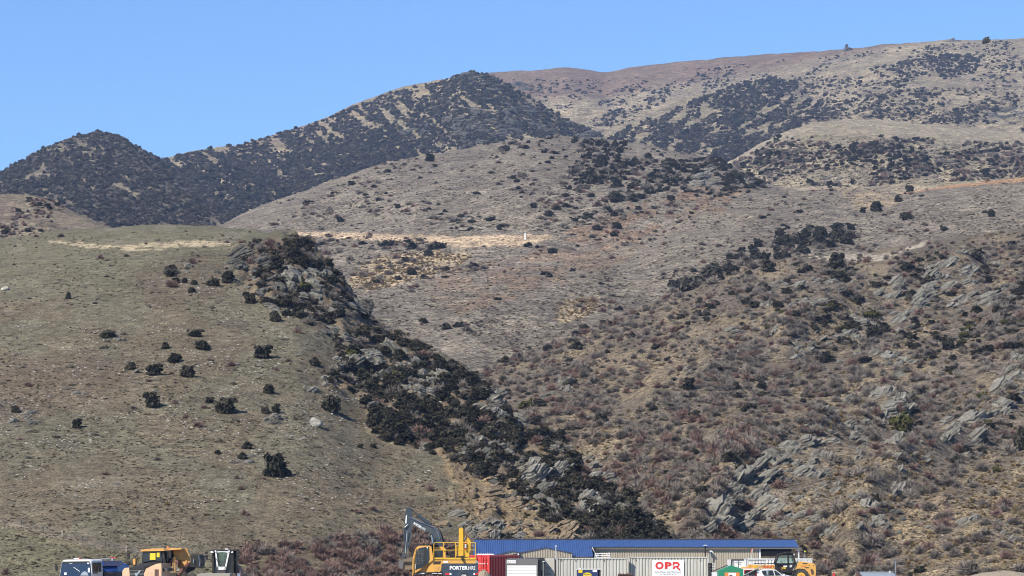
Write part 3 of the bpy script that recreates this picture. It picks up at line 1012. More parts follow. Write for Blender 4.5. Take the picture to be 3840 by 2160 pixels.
# shoulder on the right
SH = [(2600, 690), (2850, 560), (3000, 520), (3100, 505), (3840, 540), (3900, 540), (3900, 660), (3300, 700), (2850, 700)]
zone(SH, ['right_shoulder'], 2600, {'grey': 5, 'red': 1.2, 'dark': 3.2}, (1.2, 4.2), 'right shoulder below the skyline', (140, 60, 15, .38, .6), 19, (.55, .85))
zone([(3180, 540), (3420, 530), (3500, 600), (3300, 640), (3150, 620)], ['right_shoulder'], 130, {'dark': 6, 'grey': 1}, (1.8, 4.2), 'right shoulder below the skyline', None, 20, (.6, .9))
zone([(2600, 700), (2800, 580), (2950, 500), (3000, 520), (2900, 640), (2750, 710)], ['right_shoulder'], 160, {'dark': 4, 'grey': 3}, (1.5, 4), 'right shoulder below the skyline', None, 21, (.6, .9))
zone([(0, 740), (160, 740), (420, 850), (560, 900), (0, 900)], ['left_spur'], 420, {'grey': 3, 'red': 3, 'dark': 1.5}, (.8, 2.4), 'small spur at the left edge', (140, 70, -20, .36, .58), 22, (.6, .9))
# far hills: dense dark scrub with straw gaps
CONE = [(-60, 660), (100, 580), (350, 490), (420, 495), (560, 570), (700, 700), (880, 860), (700, 880), (0, 880)]
zone(CONE, ['cone_hill'], 11000, {'far': 6, 'grey': 2.2}, (1.3, 4.2), 'cone-shaped far hill', (34, 20, -25, .24, .48), 23, (.6, .95))
RIDGE = [(560, 610), (850, 545), (1050, 500), (1200, 460), (1330, 400), (1480, 345), (1640, 310), (1780, 268), (1850, 285), (2050, 400), (2300, 540), (2100, 560), (1500, 620), (900, 850), (600, 860)]
zone(RIDGE, ['dark_ridge'], 15000, {'far': 7, 'grey': .9}, (1.5, 5.0), 'long dark ridge', (90, 20, -38, .27, .48), 24, (.6, .95))
zone([(600, 650), (900, 600), (1300, 520), (1500, 560), (1400, 640), (900, 830), (620, 850)], ['dark_ridge'], 4200, {'far': 7, 'grey': .7}, (1.5, 4.6), 'long dark ridge', (36, 20, -30, .28, .5), 25, (.6, .95))
SPUR = [(2250, 540), (2350, 480), (2600, 380), (2750, 320), (2900, 288), (3000, 320), (3080, 430), (3000, 520), (2800, 600), (2600, 660), (2300, 600)]
zone(SPUR, ['far_spur', 'far_slope'], 7000, {'far': 7, 'grey': 1.2}, (1.5, 5.0), 'scrubby far spur', (80, 24, 35, .28, .50), 26, (.6, .95))
FS = [(1900, 300), (2250, 300), (2600, 260), (3000, 220), (3500, 170), (3840, 150), (3900, 150), (3900, 500), (3100, 460), (3000, 420), (2700, 330), (2300, 480), (2200, 470)]
zone(FS, ['far_slope', 'far_knoll'], 5200, {'far': 6, 'grey': 3}, (1.5, 4.8), 'pale far slope', (150, 45, 20, .42, .66), 27, (.5, .9))
zone([(2200, 400), (2450, 330), (2700, 260), (2750, 290), (2500, 380), (2280, 480)], ['far_slope'], 700, {'far': 6}, (1.6, 5.0), 'pale far slope', (90, 40, 35, .36, .56), 28, (.6, .9))
zone([(3250, 260), (3500, 210), (3700, 200), (3650, 280), (3550, 300), (3300, 290)], ['far_slope', 'far_knoll'], 800, {'far': 6}, (1.6, 5.0), 'pale far slope', (90, 30, -20, .34, .54), 29, (.6, .9))
zone([(3100, 300), (3800, 280), (3850, 470), (3100, 460)], ['far_slope', 'far_knoll'], 620, {'far': 4, 'grey': 4}, (1.6, 4.6), 'pale far slope', (110, 40, 15, .42, .62), 30, (.5, .9))
zone([(2500, 660), (2560, 630), (2800, 545), (2960, 455), (3080, 400), (3160, 440), (3010, 470), (2860, 560), (2700, 660), (2600, 700)], ['far_spur', 'far_slope', 'far_knoll'], 1500, {'far': 6, 'grey': 3, 'red': .6}, (1.6, 4.8), 'scrubby far spur', (60, 30, 30, .28, .5), 57, (.6, .9))
zone([(3050, 400), (3400, 330), (3850, 330), (3850, 470), (3200, 445)], ['far_slope', 'far_knoll', 'far_spur'], 900, {'far': 4, 'grey': 5, 'red': .8}, (1.5, 4.4), 'pale far slope', (120, 30, 12, .38, .6), 58, (.5, .9))
zone([(2480, 600), (2700, 600), (2860, 670), (2900, 700), (2760, 730), (2500, 720)], ['mid_knoll', 'mid_bench'], 420, {'dark': 7, 'grey': 2}, (1.2, 3.8), 'dark right flank of the middle knoll', (70, 40, 15, .32, .54), 59, (.6, .9))
zone([(2900, 1050), (3150, 980), (3840, 930), (3840, 1250), (3500, 1330), (3100, 1300)], ['right_slope'], 620, {'dark': 5, 'grey': 3, 'olive': .15}, (.7, 2.5), 'rocky upper right slope', (90, 50, 35, .40, .58), 60, (.6, .9))
zone([(2700, 1060), (2900, 1010), (3150, 1000), (3100, 1200), (2700, 1300), (2500, 1250)], ['right_slope'], 260, {'dark': 4, 'grey': 4}, (.7, 2.2), 'rocky upper right slope', (80, 50, 35, .42, .6), 61, (.6, .9))
# loose rock
zone(BAND, ['left_hill'], 420, {'rock': 2, 'rockd': 4}, (.5, 2.2), 'rocky spur of the left hill', (100, 60, -40, .40, .58), 31, (.7, 1.1))
zone([(880, 930), (1120, 890), (1230, 1000), (1300, 1150), (1240, 1240), (1000, 1180), (840, 1060), (600, 1090), (640, 1000)], ['left_hill'], 130, {'rock': 3, 'rockd': 3}, (.4, 1.9), 'rocky crown of the left hill', (80, 40, 0, .44, .6), 32, (.6, .9))
zone(RS, ['right_slope'], 420, {'rock': 4, 'rockd': 3, 'slab': 2}, (.4, 1.7), 'near right slope', (120, 60, 35, .42, .6), 33, (.6, 1.0))
zone([(2650, 1050), (3850, 950), (3850, 1350), (3300, 1420), (2800, 1350)], ['right_slope'], 240, {'rock': 4, 'rockd': 2, 'slab': 3}, (.6, 2.8), 'rocky upper right slope', (110, 60, 30, .42, .6), 34, (.6, 1.0))
zone([(2700, 1950), (3000, 1600), (3400, 1480), (3850, 1420), (3850, 1750), (3400, 1750), (3000, 2050)], ['right_slope'], 170, {'rock': 4, 'slab': 3}, (.5, 2.0), 'near right slope', (110, 60, 30, .42, .6), 35, (.6, 1.0))
zone([(1650, 1690), (1900, 1800), (2150, 1960), (2140, 2060), (1780, 2060)], ['left_hill'], 70, {'rockb': 3, 'rock': 1}, (.5, 1.6), 'bank behind the blue roof', (60, 40, -30, .35, .55), 36, (.6, 1.0))
zone(OPEN, ['left_hill'], 60, {'rock': 2, 'rockd': 1}, (.3, 1.0), 'open grass face of the left hill', (120, 60, 0, .42, .6), 37, (.5, .8))
zone([(1500, 500), (1900, 380), (2080, 400), (2260, 520), (2000, 540), (1700, 560)], ['dark_ridge'], 210, {'rockd': 5}, (4, 13), 'long dark ridge', (120, 60, -30, .42, .58), 38, (.45, .8))
zone([(1700, 290), (1790, 265), (1900, 320), (1850, 350)], ['dark_ridge'], 26, {'rockd': 5}, (4, 10), 'long dark ridge', None, 39, (.5, .8))
zone(FS, ['far_slope', 'far_knoll', 'far_spur'], 200, {'rockd': 4}, (3, 9), 'pale far slope', (110, 40, 15, .46, .62), 40, (.4, .7))
zone([(2400, 600), (2850, 640), (2850, 720), (2500, 700)], ['mid_knoll', 'mid_bench'], 50, {'rock': 3, 'rockd': 2}, (1.2, 4), 'dark right flank of the middle knoll', None, 41, (.5, .9))
# pale stones lying in the grass and clumps of dry grass: nobody could count them
zone(OPEN, ['left_hill'], 9000, {'stone': 1}, (.12, .5), '', (110, 45, 8, .44, .64), 42, (.25, .55), 2.2)
zone([(0, 1900), (1700, 1950), (1700, 1750), (0, 1700)], ['left_hill'], 700, {'stone': 1}, (.08, .22), '', (90, 45, 8, .42, .64), 43, (.25, .55), 2.2)
zone(RS, ['right_slope'], 1100, {'stone': 1}, (.12, .6), '', (90, 45, 35, .45, .64), 44, (.3, .6), 2.2)
zone(BAND, ['left_hill'], 500, {'stone': 1}, (.15, .7), '', (90, 45, -35, .4, .6), 45, (.3, .6), 2.2)
zone(RS, ['right_slope'], 8000, {'tus': 1}, (.35, 1.0), '', (140, 60, 35, .40, .6), 46, (.8, 1.2))
zone(BAND, ['left_hill'], 900, {'tus': 1}, (.35, .9), '', (90, 45, -35, .45, .6), 47, (.8, 1.2))
zone([(1330, 1010), (1420, 960), (1640, 945), (1780, 960), (1700, 1010), (1560, 1050), (1420, 1090), (1300, 1080)], ['mid_knoll', 'mid_bench'], 800, {'tus': 1}, (.7, 1.6), '', (40, 20, 0, .3, .5), 48, (.7, 1.0))
zone([(2100, 1130), (2230, 1110), (2270, 1150), (2150, 1215), (2080, 1200)], ['mid_bench'], 160, {'tus': 1}, (.6, 1.3), '', None, 49, (.7, 1.0))
zone([(1750, 1700), (2150, 1950), (2140, 2080), (1500, 2080)], ['left_hill'], 500, {'tus': 1}, (.3, .7), '', (60, 40, -30, .35, .55), 50, (.8, 1.2))

MBK = [(1000, 850), (1400, 620), (2100, 510), (2500, 560), (2900, 690), (3900, 640), (3900, 900), (3000, 980), (2500, 1120), (1760, 1400), (1500, 1320), (1250, 1130)]
zone(MBK, ['mid_knoll', 'mid_bench'], 14000, {'tuft': 1}, (.35, 1.1), '', (120, 40, 0, .25, .6), 51, (.5, .8), 2.0)
zone([(0, 860), (1100, 880), (1250, 1250), (1380, 1600), (1750, 1850), (1500, 2160), (0, 2160)], ['left_hill'], 20000, {'tuft': 1}, (.12, .46), '', (160, 60, 0, .25, .65), 52, (.4, .7), 2.0)
zone(RS, ['right_slope'], 8000, {'tuft': 1}, (.2, .7), '', (100, 60, 35, .25, .6), 53, (.6, .9), 2.0)
zone(SH, ['right_shoulder'], 3000, {'tuft': 1}, (.6, 1.6), '', None, 54, (.5, .8), 2.0)

KIND = {  # name, how it looks, category
    'dark': ('dark_bush', 'dark evergreen bush', 'bush', 'dark bushes on the %s', 300),
    'olive': ('olive_bush', 'olive green bush', 'bush', 'olive green bushes on the %s', 300),
    'far': ('scrub_bush', 'dark scrub bush', 'bush', 'scrub bushes on the %s', 260),
    'grey': ('bare_shrub', 'leafless grey shrub', 'shrub', 'leafless grey shrubs on the %s', 300),
    'red': ('briar_shrub', 'leafless reddish shrub', 'shrub', 'reddish briar shrubs on the %s', 300),
    'cush': ('cushion_shrub', 'low cushion shrub', 'shrub', 'cushion shrubs on the %s', 140),
    'rock': ('rock', 'grey layered rock', 'rock', 'grey layered rocks on the %s', 240),
    'rockd': ('dark_rock', 'dark weathered rock', 'rock', 'dark weathered rocks on the %s', 240),
    'rockb': ('rusty_rock', 'rusty brown rock', 'rock', 'rusty brown rocks on the %s', 100),
    'slab': ('tilted_rock', 'flat tilted rock', 'rock', 'tilted rock slabs on the %s', 100),
}
STUFF = {
    'dark': ('evergreen_scrub', 'mass of small dark evergreen bushes over the middle hills', 'scrub'),
    'far': ('far_scrub', 'dense dark scrub covering the far ridges', 'scrub'),
    'grey': ('bare_scrub', 'mass of small leafless grey scrub over the slopes', 'scrub'),
    'red': ('briar_scrub', 'mass of small reddish briar scrub over the slopes', 'scrub'),
    'cush': ('cushion_scrub', 'scattered small low cushion plants on the middle hills', 'scrub'),
    'olive': ('olive_scrub', 'small olive green scrub on the slopes', 'scrub'),
    'rock': ('small_rocks', 'small grey rocks strewn over the slopes', 'rocks'),
    'rockd': ('small_dark_rocks', 'small dark rocks strewn over the slopes', 'rocks'),
    'rockb': ('small_rusty_rocks', 'small rusty rocks on the bank', 'rocks'),
    'slab': ('small_slabs', 'small flat slabs strewn over the right slope', 'rocks'),
    'stone': ('loose_stones', 'pale loose stones lying in the grass', 'stones'),
    'tuft': ('low_tufts', 'countless low dark tufts dotted over the grass', 'grass'),
    'tus': ('dry_grass', 'clumps of dry straw-coloured grass on the slopes', 'grass'),
}

ORD = ['nearest', 'second', 'third', 'fourth', 'fifth', 'sixth', 'seventh', 'eighth', 'ninth', 'tenth', 'eleventh', 'twelfth', 'thirteenth', 'fourteenth', 'fifteenth', 'sixteenth', 'seventeenth', 'eighteenth', 'nineteenth', 'twentieth']
DIRS = ['right of', 'upper right of', 'above', 'upper left of', 'left of', 'lower left of', 'below', 'lower right of']


def which(items, desc):
    """labels that tell look-alikes apart by the landmark they stand nearest to"""
    L = np.array([m_[:2] for m_ in LM], float)
    rows = []
    for i, it in enumerate(items):
        x, y = to_px(it[0], it[1], it[2])
        d = np.hypot(L[:, 0] - x, L[:, 1] - y)
        k = int(d.argmin())
        a = math.atan2(L[k, 1] - y, x - L[k, 0])
        s_ = int(round(a / (math.pi / 4))) % 8
        rows.append((k, s_, d[k], i))
    rows.sort()
    out = {}
    n = {}
    for k, s_, d, i in rows:
        c = n.get((k, s_), 0)
        n[(k, s_)] = c + 1
        w = ORD[c] + ' ' if c < len(ORD) else 'farther '
        out[i] = '%s%s %s the %s' % (w, desc, DIRS[s_], LM[k][2])
    return out


def place_pool():
    g = np.random.default_rng(99)
    CL = np.array(CLEAR)
    for kd, L in POOL.items():
        if kd in ('grey', 'red', 'tus', 'dark', 'tuft', 'cush', 'rock', 'rockd'):      # bare rock carries little scrub
            keep = []
            for r_ in L:
                x, y = to_px(*r_[1][:3])
                if 1080 < x < 2060 and 868 < y < 893 + 30 * (x > 1640) - 8 * (x < 1400):
                    continue                                  # the graded track is bare
                k = (np.hypot((CL[:, 0] - x) / CL[:, 2], (CL[:, 1] - y) / CL[:, 3]) < 1).any()
                if not (k and kd[:4] != 'rock' and g.uniform() < (.85 if x > 2450 else .5)):
                    keep.append(r_)
            L[:] = keep
        L.sort(key=lambda r: -r[0])
        cap = KIND[kd][4] if kd in KIND else 0
        lab_ = which([r[1] for r in L[:cap]], KIND[kd][1]) if cap else {}
        for i_, (spx, it, place) in enumerate(L[:cap]):
            nm, lab, cat, grp = KIND[kd][:4]
            o = bpy.data.objects.new(nm, PROTO[kd][int(it[9])])
            COL.objects.link(o)
            o.location = it[0:3]; o.scale = it[3:6]
            tilt = 0
            if kd in ('rock', 'slab', 'rockd') and 'right' in place:
                tilt = -math.radians(random.uniform(15, 45))
            elif kd in ('rock', 'slab', 'rockd', 'rockb'):
                tilt = math.radians(random.uniform(-20, 35))
            o.rotation_euler = (it[6] + (random.uniform(.1, .4) if tilt else 0), it[7] + tilt, random.uniform(-.5, .5) if tilt else it[8])
            tag(o, lab_[i_], cat, grp % place)
        if L[cap:]:
            nm, lab, cat = STUFF[kd]
            stuff(nm, kd, [r[1] for r in L[cap:]], lab, cat)



# ================================================================== HAND-PLACED ROCKS AND BUSHES (photo pixels of the foot or middle, on their hill)
LM = []                                   # landmarks other labels refer to: (px, py, short name)


def mark(px, py, name):
    LM.append((px, py, name))


# --- crags of the rocky spur, top to bottom
G1 = 'crags of the rocky spur'
outcrop(940, 960, [(0, 0, 130, 90, 'rockd'), (70, 25, 90, 60), (-50, 30, 80, 50, 'rockd'), (20, 60, 110, 60, 'rockd')], 'dark bushy crag at the very top of the rocky spur', 20, 'rockd', G1); mark(940, 960, 'topmost dark crag')
outcrop(1120, 1050, [(0, 0, 120, 110), (60, -30, 110, 60, 'slab'), (-70, 20, 90, 80, 'rockd'), (40, 50, 90, 90)], 'steep grey crag with a long slanting slab, near the top of the spur', -30, 'rock', G1); mark(1120, 1050, 'steep slanting crag')
outcrop(1330, 1130, [(0, 0, 90, 50), (45, 15, 70, 50, 'rockd')], 'pale knob of rock on the upper skyline of the spur', -25, 'rock', G1); mark(1330, 1130, 'pale skyline knob')
outcrop(1250, 1235, [(0, 0, 70, 40), (-50, 20, 60, 30, 'rockd'), (50, 30, 60, 40)], 'low broken ledge halfway along the upper spur', -20, 'rock', G1); mark(1250, 1235, 'low broken ledge')
outcrop(1335, 1345, [(0, 0, 150, 60, 'slab'), (-20, 25, 120, 60), (50, 20, 90, 90), (-70, 20, 70, 40)], 'jutting overhang of grey slabs left of a black hollow', 18, 'rock', G1); mark(1335, 1345, 'jutting overhang')
outcrop(1395, 1395, [(0, 0, 70, 90), (40, 40, 70, 120, 'rockd'), (-40, 50, 60, 70, 'rockd')], 'narrow grey pillar beside the black hollow', -50, 'rock', G1); mark(1400, 1400, 'narrow grey pillar')
outcrop(1545, 1420, [(0, 0, 80, 80), (35, 25, 70, 60), (-25, 30, 50, 50)], 'pale double boulder right of the olive bush', -35, 'rock', G1); mark(1545, 1420, 'pale double boulder')
outcrop(1470, 1300, [(0, 0, 120, 70), (-60, 30, 80, 60, 'rockd'), (70, 40, 80, 60)], 'grey bluff standing above the olive bush', -55, 'rock', G1); mark(1470, 1300, 'grey bluff')
outcrop(1735, 1405, [(0, 0, 90, 40, 'slab'), (10, 18, 80, 50)], 'flat-topped slab on the skyline halfway down the spur', -5, 'rock', G1); mark(1735, 1405, 'flat-topped skyline slab')
outcrop(1640, 1420, [(0, 0, 90, 60), (50, 25, 80, 50), (-50, 5, 60, 50)], 'row of grey rocks just below the spur skyline', -35, 'rock', G1); mark(1640, 1420, 'row of grey rocks')
outcrop(1845, 1505, [(0, 0, 100, 80), (35, -20, 60, 50), (-40, 30, 80, 60), (20, 40, 70, 60)], 'knotted cluster of pale rocks on the middle skyline of the spur', 25, 'rock', G1); mark(1845, 1505, 'knotted pale cluster')
outcrop(1560, 1560, [(0, 0, 60, 40), (70, 30, 60, 40), (-60, 20, 50, 30)], 'scattered small ledges in the middle of the spur', -30, 'rock', G1); mark(1560, 1560, 'scattered small ledges')
outcrop(1808, 1640, [(0, 0, 110, 90), (30, 50, 90, 100), (-50, 60, 80, 70), (50, 80, 70, 110, 'rockd')], 'tall rounded crag of curved beds in the lower spur', 35, 'rock', G1); mark(1808, 1640, 'tall rounded crag')
outcrop(1892, 1698, [(0, 0, 90, 90), (25, 35, 70, 60)], 'grey face right of the tall rounded crag', -50, 'rock', G1); mark(1892, 1698, 'grey face beside the rounded crag')
outcrop(2021, 1785, [(0, 0, 130, 100), (-40, -30, 90, 60), (60, -25, 90, 90), (85, 20, 70, 80), (10, 50, 110, 50, 'rockd')], 'big pale crag with a black cave under it', 30, 'rock', G1); mark(2021, 1785, 'pale crag with the cave')
outcrop(2222, 1845, [(0, 0, 110, 120), (-45, -40, 110, 50), (35, 40, 80, 80), (-40, 45, 70, 70)], 'big pale buttress low on the spur, right of the cave crag', 40, 'rock', G1); mark(2222, 1845, 'pale buttress')
outcrop(2232, 1750, [(0, 0, 80, 60), (35, 35, 70, 50), (-35, -20, 60, 40)], 'grey tower rock on the lower skyline of the spur', 20, 'rock', G1); mark(2232, 1750, 'skyline tower rock')
outcrop(2056, 1872, [(-50, -25, 90, 30, 'slab'), (0, 0, 90, 30, 'slab'), (50, 25, 90, 35, 'slab')], 'long pale rib of slabs slanting down to the right', -30, 'slab', G1); mark(2056, 1872, 'long pale rib')
outcrop(2325, 1897, [(0, 0, 70, 40), (45, 20, 50, 35), (-40, 30, 50, 30)], 'small pale ledges among bushes low on the spur', -25, 'rock', G1); mark(2325, 1897, 'small pale ledges')
outcrop(1887, 1837, [(0, 0, 110, 100, 'rockb'), (-45, 40, 90, 90, 'rockb'), (40, 40, 80, 90, 'rockb')], 'rusty brown square crag in the grass below the spur', 15, 'rockb', G1); mark(1887, 1837, 'rusty square crag')
outcrop(2116, 1976, [(0, 0, 110, 80, 'rockb'), (20, 40, 100, 70, 'rockb'), (-40, 40, 80, 60)], 'rusty brown block just above the blue roof', 25, 'rockb', G1); mark(2116, 1976, 'rusty block above the roof')
outcrop(1733, 1780, [(0, 0, 70, 80, 'rockb'), (30, 60, 60, 80, 'rockb'), (-40, -30, 60, 50, 'rockb')], 'crumbling yellow-brown bank at the edge of the grass face', -50, 'rockb', G1); mark(1733, 1780, 'crumbling bank')
outcrop(1828, 1986, [(0, 0, 100, 60), (-40, 25, 90, 50), (30, -25, 60, 40)], 'grey slanting slabs behind the left end of the blue roof', 35, 'rock', G1); mark(1828, 1986, 'slanting slabs behind the roof end')
outcrop(1875, 1993, [(0, 0, 60, 80), (10, -15, 60, 50)], 'upright grey block behind the left end of the blue roof', 70, 'rock', G1)
outcrop(1925, 2008, [(0, 0, 80, 50), (25, 10, 50, 40)], 'low pale block resting just above the blue roof ridge', 5, 'rock', G1)
outcrop(1690, 1935, [(0, 0, 90, 40), (50, 30, 70, 40), (-45, 35, 60, 35, 'rockb')], 'weathered ledge behind the excavator boom', 30, 'rock', G1); mark(1690, 1935, 'weathered ledge behind the boom')
outcrop(1345, 2030, [(0, 0, 80, 40), (60, 10, 60, 35, 'rockd'), (-50, 15, 50, 30)], 'low grey rocks left of the excavator arm', 10, 'rock', G1); mark(1345, 2030, 'low rocks left of the excavator')
# --- rocks in the grass face
G2 = 'rocks in the grass of the left hill'
outcrop(425, 1270, [(0, 0, 50, 28), (25, 10, 40, 22, 'rockd'), (-30, 12, 40, 20)], 'small rock pile beside a dark bush, far left of the grass face', 25, 'rock', G2); mark(425, 1270, 'small rock pile')
outcrop(85, 1565, [(0, 0, 70, 40), (-30, 25, 60, 35), (35, 20, 60, 30, 'rockd')], 'bushy rock heap near the left edge of the grass face', 25, 'rock', G2); mark(85, 1565, 'bushy rock heap')
outcrop(1016, 1560, [(0, 0, 60, 40), (10, 22, 55, 35, 'rockd'), (-14, 18, 40, 30)], 'layered rock with a dark bush on each side', 25, 'rock', G2); mark(1016, 1560, 'layered rock')
outcrop(1207, 1430, [(0, 0, 45, 40), (15, 14, 30, 25)], 'curved pale rock at the lower left edge of the spur', 45, 'rock', G2); mark(1207, 1430, 'curved pale rock')
outcrop(1150, 1465, [(0, 0, 60, 25, 'slab'), (25, -8, 45, 25)], 'flat tilted rock left of the large bush under the spur', 30, 'rock', G2); mark(1150, 1465, 'flat tilted rock')
outcrop(285, 1476, [(0, 0, 40, 18), (30, 2, 35, 15), (-35, -15, 40, 16, 'rockd')], 'thin line of low rocks in the purplish grass', 10, 'rock', G2); mark(285, 1476, 'thin line of low rocks')
outcrop(565, 1388, [(0, 0, 50, 26), (-60, 10, 40, 20), (20, 14, 40, 22)], 'flat rocks under the group of dark bushes', 30, 'rock', G2)
outcrop(580, 1475, [(0, 0, 34, 30)], 'bright rock inside a dark bush on the grass face', 25, 'rock', G2)
outcrop(905, 1735, [(0, 0, 50, 22), (-40, 0, 40, 18)], 'pale rock between two small bushes above the largest bush', 15, 'rock', G2)
single('boulder', 'bould', 1185, 1600, 52, 54, 'smooth white boulder lying alone on the grass face', 'rock', sink=-.22, pick=0, rot=(.1, .2, .3)); mark(1185, 1590, 'white boulder')
single('boulder', 'bould', 1173, 1914, 16, 14, 'tiny white boulder low on the grass above the excavator', 'rock', sink=-.3, pick=1)
single('boulder', 'bould', 18, 1090, 34, 22, 'pale boulder at the left edge high on the hill', 'rock', sink=-.3, pick=1)
single('boulder', 'bould', 1093, 1640, 18, 14, 'small pale stone below and left of the white boulder', 'rock', sink=-.3, pick=0)

# --- dark bushes on the grass face
for px, py, w, h, lab, short in [
        (1034, 1790, 108, 112, 'largest dark bush, standing alone low on the grass face', 'largest dark bush'),
        (981, 1345, 76, 62, 'round dark bush alone in the upper middle of the grass face', 'round upper bush'),
        (755, 1312, 60, 52, 'dark bush with bare grass around it, left of the round upper bush', 'left upper bush'),
        (656, 1360, 64, 52, 'dark bush just below and left of a rocky shrub patch', None),
        (621, 1310, 36, 36, 'small dark bush topping a rocky shrub patch', None),
        (492, 1388, 42, 40, 'dark bush at the left end of the flat rocks', None),
        (576, 1408, 70, 52, 'dark bush spreading over the flat rocks', 'bush over flat rocks'),
        (701, 1414, 68, 56, 'dark bush right of the flat rocks with a pointed right side', None),
        (403, 1270, 60, 50, 'dark bush beside the small rock pile', None),
        (1178, 1372, 46, 42, 'dark bush at the foot of the spur left of the overhang', None),
        (1031, 1208, 46, 60, 'upright dark bush at the left foot of the rocky spur', 'upright bush by the spur'),
        (1009, 1476, 54, 44, 'dome-shaped dark bush alone above the layered rock', 'dome-shaped bush'),
        (569, 1530, 66, 72, 'dark bush with a bright rock in it', 'bush with the bright rock'),
        (785, 1512, 40, 30, 'small dark bush touching the left side of a larger one', None),
        (842, 1552, 88, 72, 'wide dark bush leaning to the right in the middle of the face', 'wide leaning bush'),
        (994, 1552, 38, 36, 'dark bush on the left side of the layered rock', None),
        (1034, 1552, 36, 46, 'dark bush on the right side of the layered rock', None),
        (286, 1606, 40, 44, 'small dark bush alone on the lower left of the face', 'lower left bush'),
        (57, 1548, 38, 40, 'dark bush on top of the rock heap at the left edge', None),
        (927, 1684, 44, 36, 'dark bush above the pale rock, upper of the two', None),
        (909, 1722, 40, 34, 'dark bush beside the pale rock, lower of the two', None),
        (815, 1704, 30, 26, 'small grey-dark bush left of the pale rock', None),
        (730, 1262, 66, 34, 'low wide dark bush on thin rocks', None),
        (1240, 1548, 84, 92, 'large dark bush hanging below the spur, right of the flat tilted rock', 'large bush under the spur'),
        (255, 1122, 24, 36, 'tiny upright dark bush high on the left of the hill', 'tiny upright bush'),
        (661, 1062, 34, 26, 'left one of two small dark bushes high on the hill', None),
        (692, 1062, 26, 24, 'right one of two small dark bushes high on the hill', None),
        (728, 1068, 32, 28, 'small dark bush with another right below it', None),
        (720, 1098, 40, 26, 'small dark bush directly below another', None),
        (797, 1074, 56, 48, 'dark bush left of the spur top with pale rock behind', None),
        (855, 1062, 56, 56, 'tall dark bush left of the spur top', None),
        (938, 1140, 54, 56, 'dark bush on the lower left edge of the spur top', None),
        (1035, 1010, 60, 60, 'dark bush filling a gap between two crags near the spur top', None),
        (1140, 925, 60, 44, 'dark bush on the highest skyline of the spur', None),
        (1350, 1680, 26, 22, 'small dark tuft of leaves left of the spur foot', None),
        (1400, 1680, 30, 22, 'small dark bush in grass right of the large bush', None)]:
    hero_bush(px, py, w, h, lab)
    if short:
        mark(px, py - h / 2, short)
# --- dark bushes and small trees elsewhere
G3 = 'dark trees and bushes on the slopes'
for px, py, w, h, lab, kd in [
        (3077, 905, 66, 80, 'tallest grey-green tree in the thicket on the crest of the right slope', 'dark'),
        (3017, 905, 62, 60, 'rounded dark tree left of the tallest one in the crest thicket', 'dark'),
        (3142, 905, 60, 56, 'dark tree right of the tallest one in the crest thicket', 'dark'),
        (3185, 895, 50, 44, 'dark green tree at the right end of the crest thicket', 'dark'),
        (2923, 920, 52, 44, 'dark tree above the lower half of the crest thicket', 'dark'),
        (2883, 1020, 62, 56, 'black-green bush at the lower end of the crest thicket', 'dark'),
        (3137, 1010, 80, 80, 'tall dark bush just below the pale grass crest', 'dark'),
        (3152, 1060, 90, 66, 'dark bush under the tall one below the pale grass crest', 'dark'),
        (3559, 1312, 60, 56, 'round dark bush alone left of the bare scree', 'dark'),
        (3097, 1362, 62, 54, 'dark bush in the middle of the right slope', 'dark'),
        (2759, 1460, 36, 34, 'small dark bush on the left part of the right slope', 'dark'),
        (2582, 1466, 50, 60, 'dark bush near the gully edge of the right slope', 'dark'),
        (3276, 1272, 70, 76, 'dark bush beside the large layered boulder on the right slope', 'dark'),
        (3288, 1892, 36, 50, 'upright dark bush against a slanting slab low on the right slope', 'dark'),
        (3738, 1772, 34, 40, 'compact green bush beside a pale stone at the right', 'olive'),
        (3830, 1690, 70, 110, 'tall dark bush cut by the right edge of the picture', 'dark'),
        (3385, 1625, 110, 120, 'olive green scrub hanging below the pale cliff on the right slope', 'olive'),
        (3405, 1020, 60, 54, 'brownish bush hugging a rock near the top right', 'dark'),
        (3112, 1160, 60, 40, 'olive bush under thin ledges on the right slope', 'olive'),
        (3271, 1195, 84, 50, 'olive bush spreading across the centre rocks of the right slope', 'olive'),
        (1480, 1432, 90, 66, 'bright olive green bush between two crags of the left spur', 'olive'),
        (1140, 1100, 60, 76, 'dull olive bush hanging under the steep slanting crag', 'olive'),
        (1165, 1190, 40, 36, 'small olive bush beside a dark hollow of the spur', 'olive'),
        (1977, 1535, 80, 56, 'olive bush on the right slope just past the spur skyline', 'olive'),
        (2024, 1525, 60, 44, 'dark bush right of the olive bush past the spur skyline', 'dark'),
        (1450, 925, 68, 30, 'wide dark bush left of the tussock flat below the track', 'dark'),
        (1639, 935, 80, 40, 'widest dark bush below the track, over the tussock flat', 'dark'),
        (1549, 935, 52, 34, 'dark bush between two wider ones below the track', 'dark'),
        (1607, 960, 44, 34, 'dark bush on the upper edge of the tussock flat', 'dark'),
        (3236, 798, 28, 26, 'small round bush left of a pair on the brown bench', 'dark'),
        (3290, 792, 56, 44, 'double dark bush in the grassy dip of the brown bench', 'dark'),
        (3368, 758, 36, 32, 'dark bush right of the grassy dip of the brown bench', 'dark'),
        (3400, 824, 54, 42, 'grey-dark bush low on the brown bench', 'dark'),
        (3412, 720, 36, 32, 'dark bush against the road cutting', 'dark'),
        (3718, 814, 34, 36, 'black-green bush beside pale stones near the right edge', 'dark'),
        (2309, 755, 58, 56, 'densest dark bush on the slope of the middle knoll', 'dark'),
        (2224, 690, 60, 50, 'dark bush above the densest one on the middle knoll', 'dark'),
        (1613, 605, 44, 36, 'dark bush on the left skyline of the middle knoll', 'dark')]:
    hero_bush(px, py, w, h, lab, kd, G3)
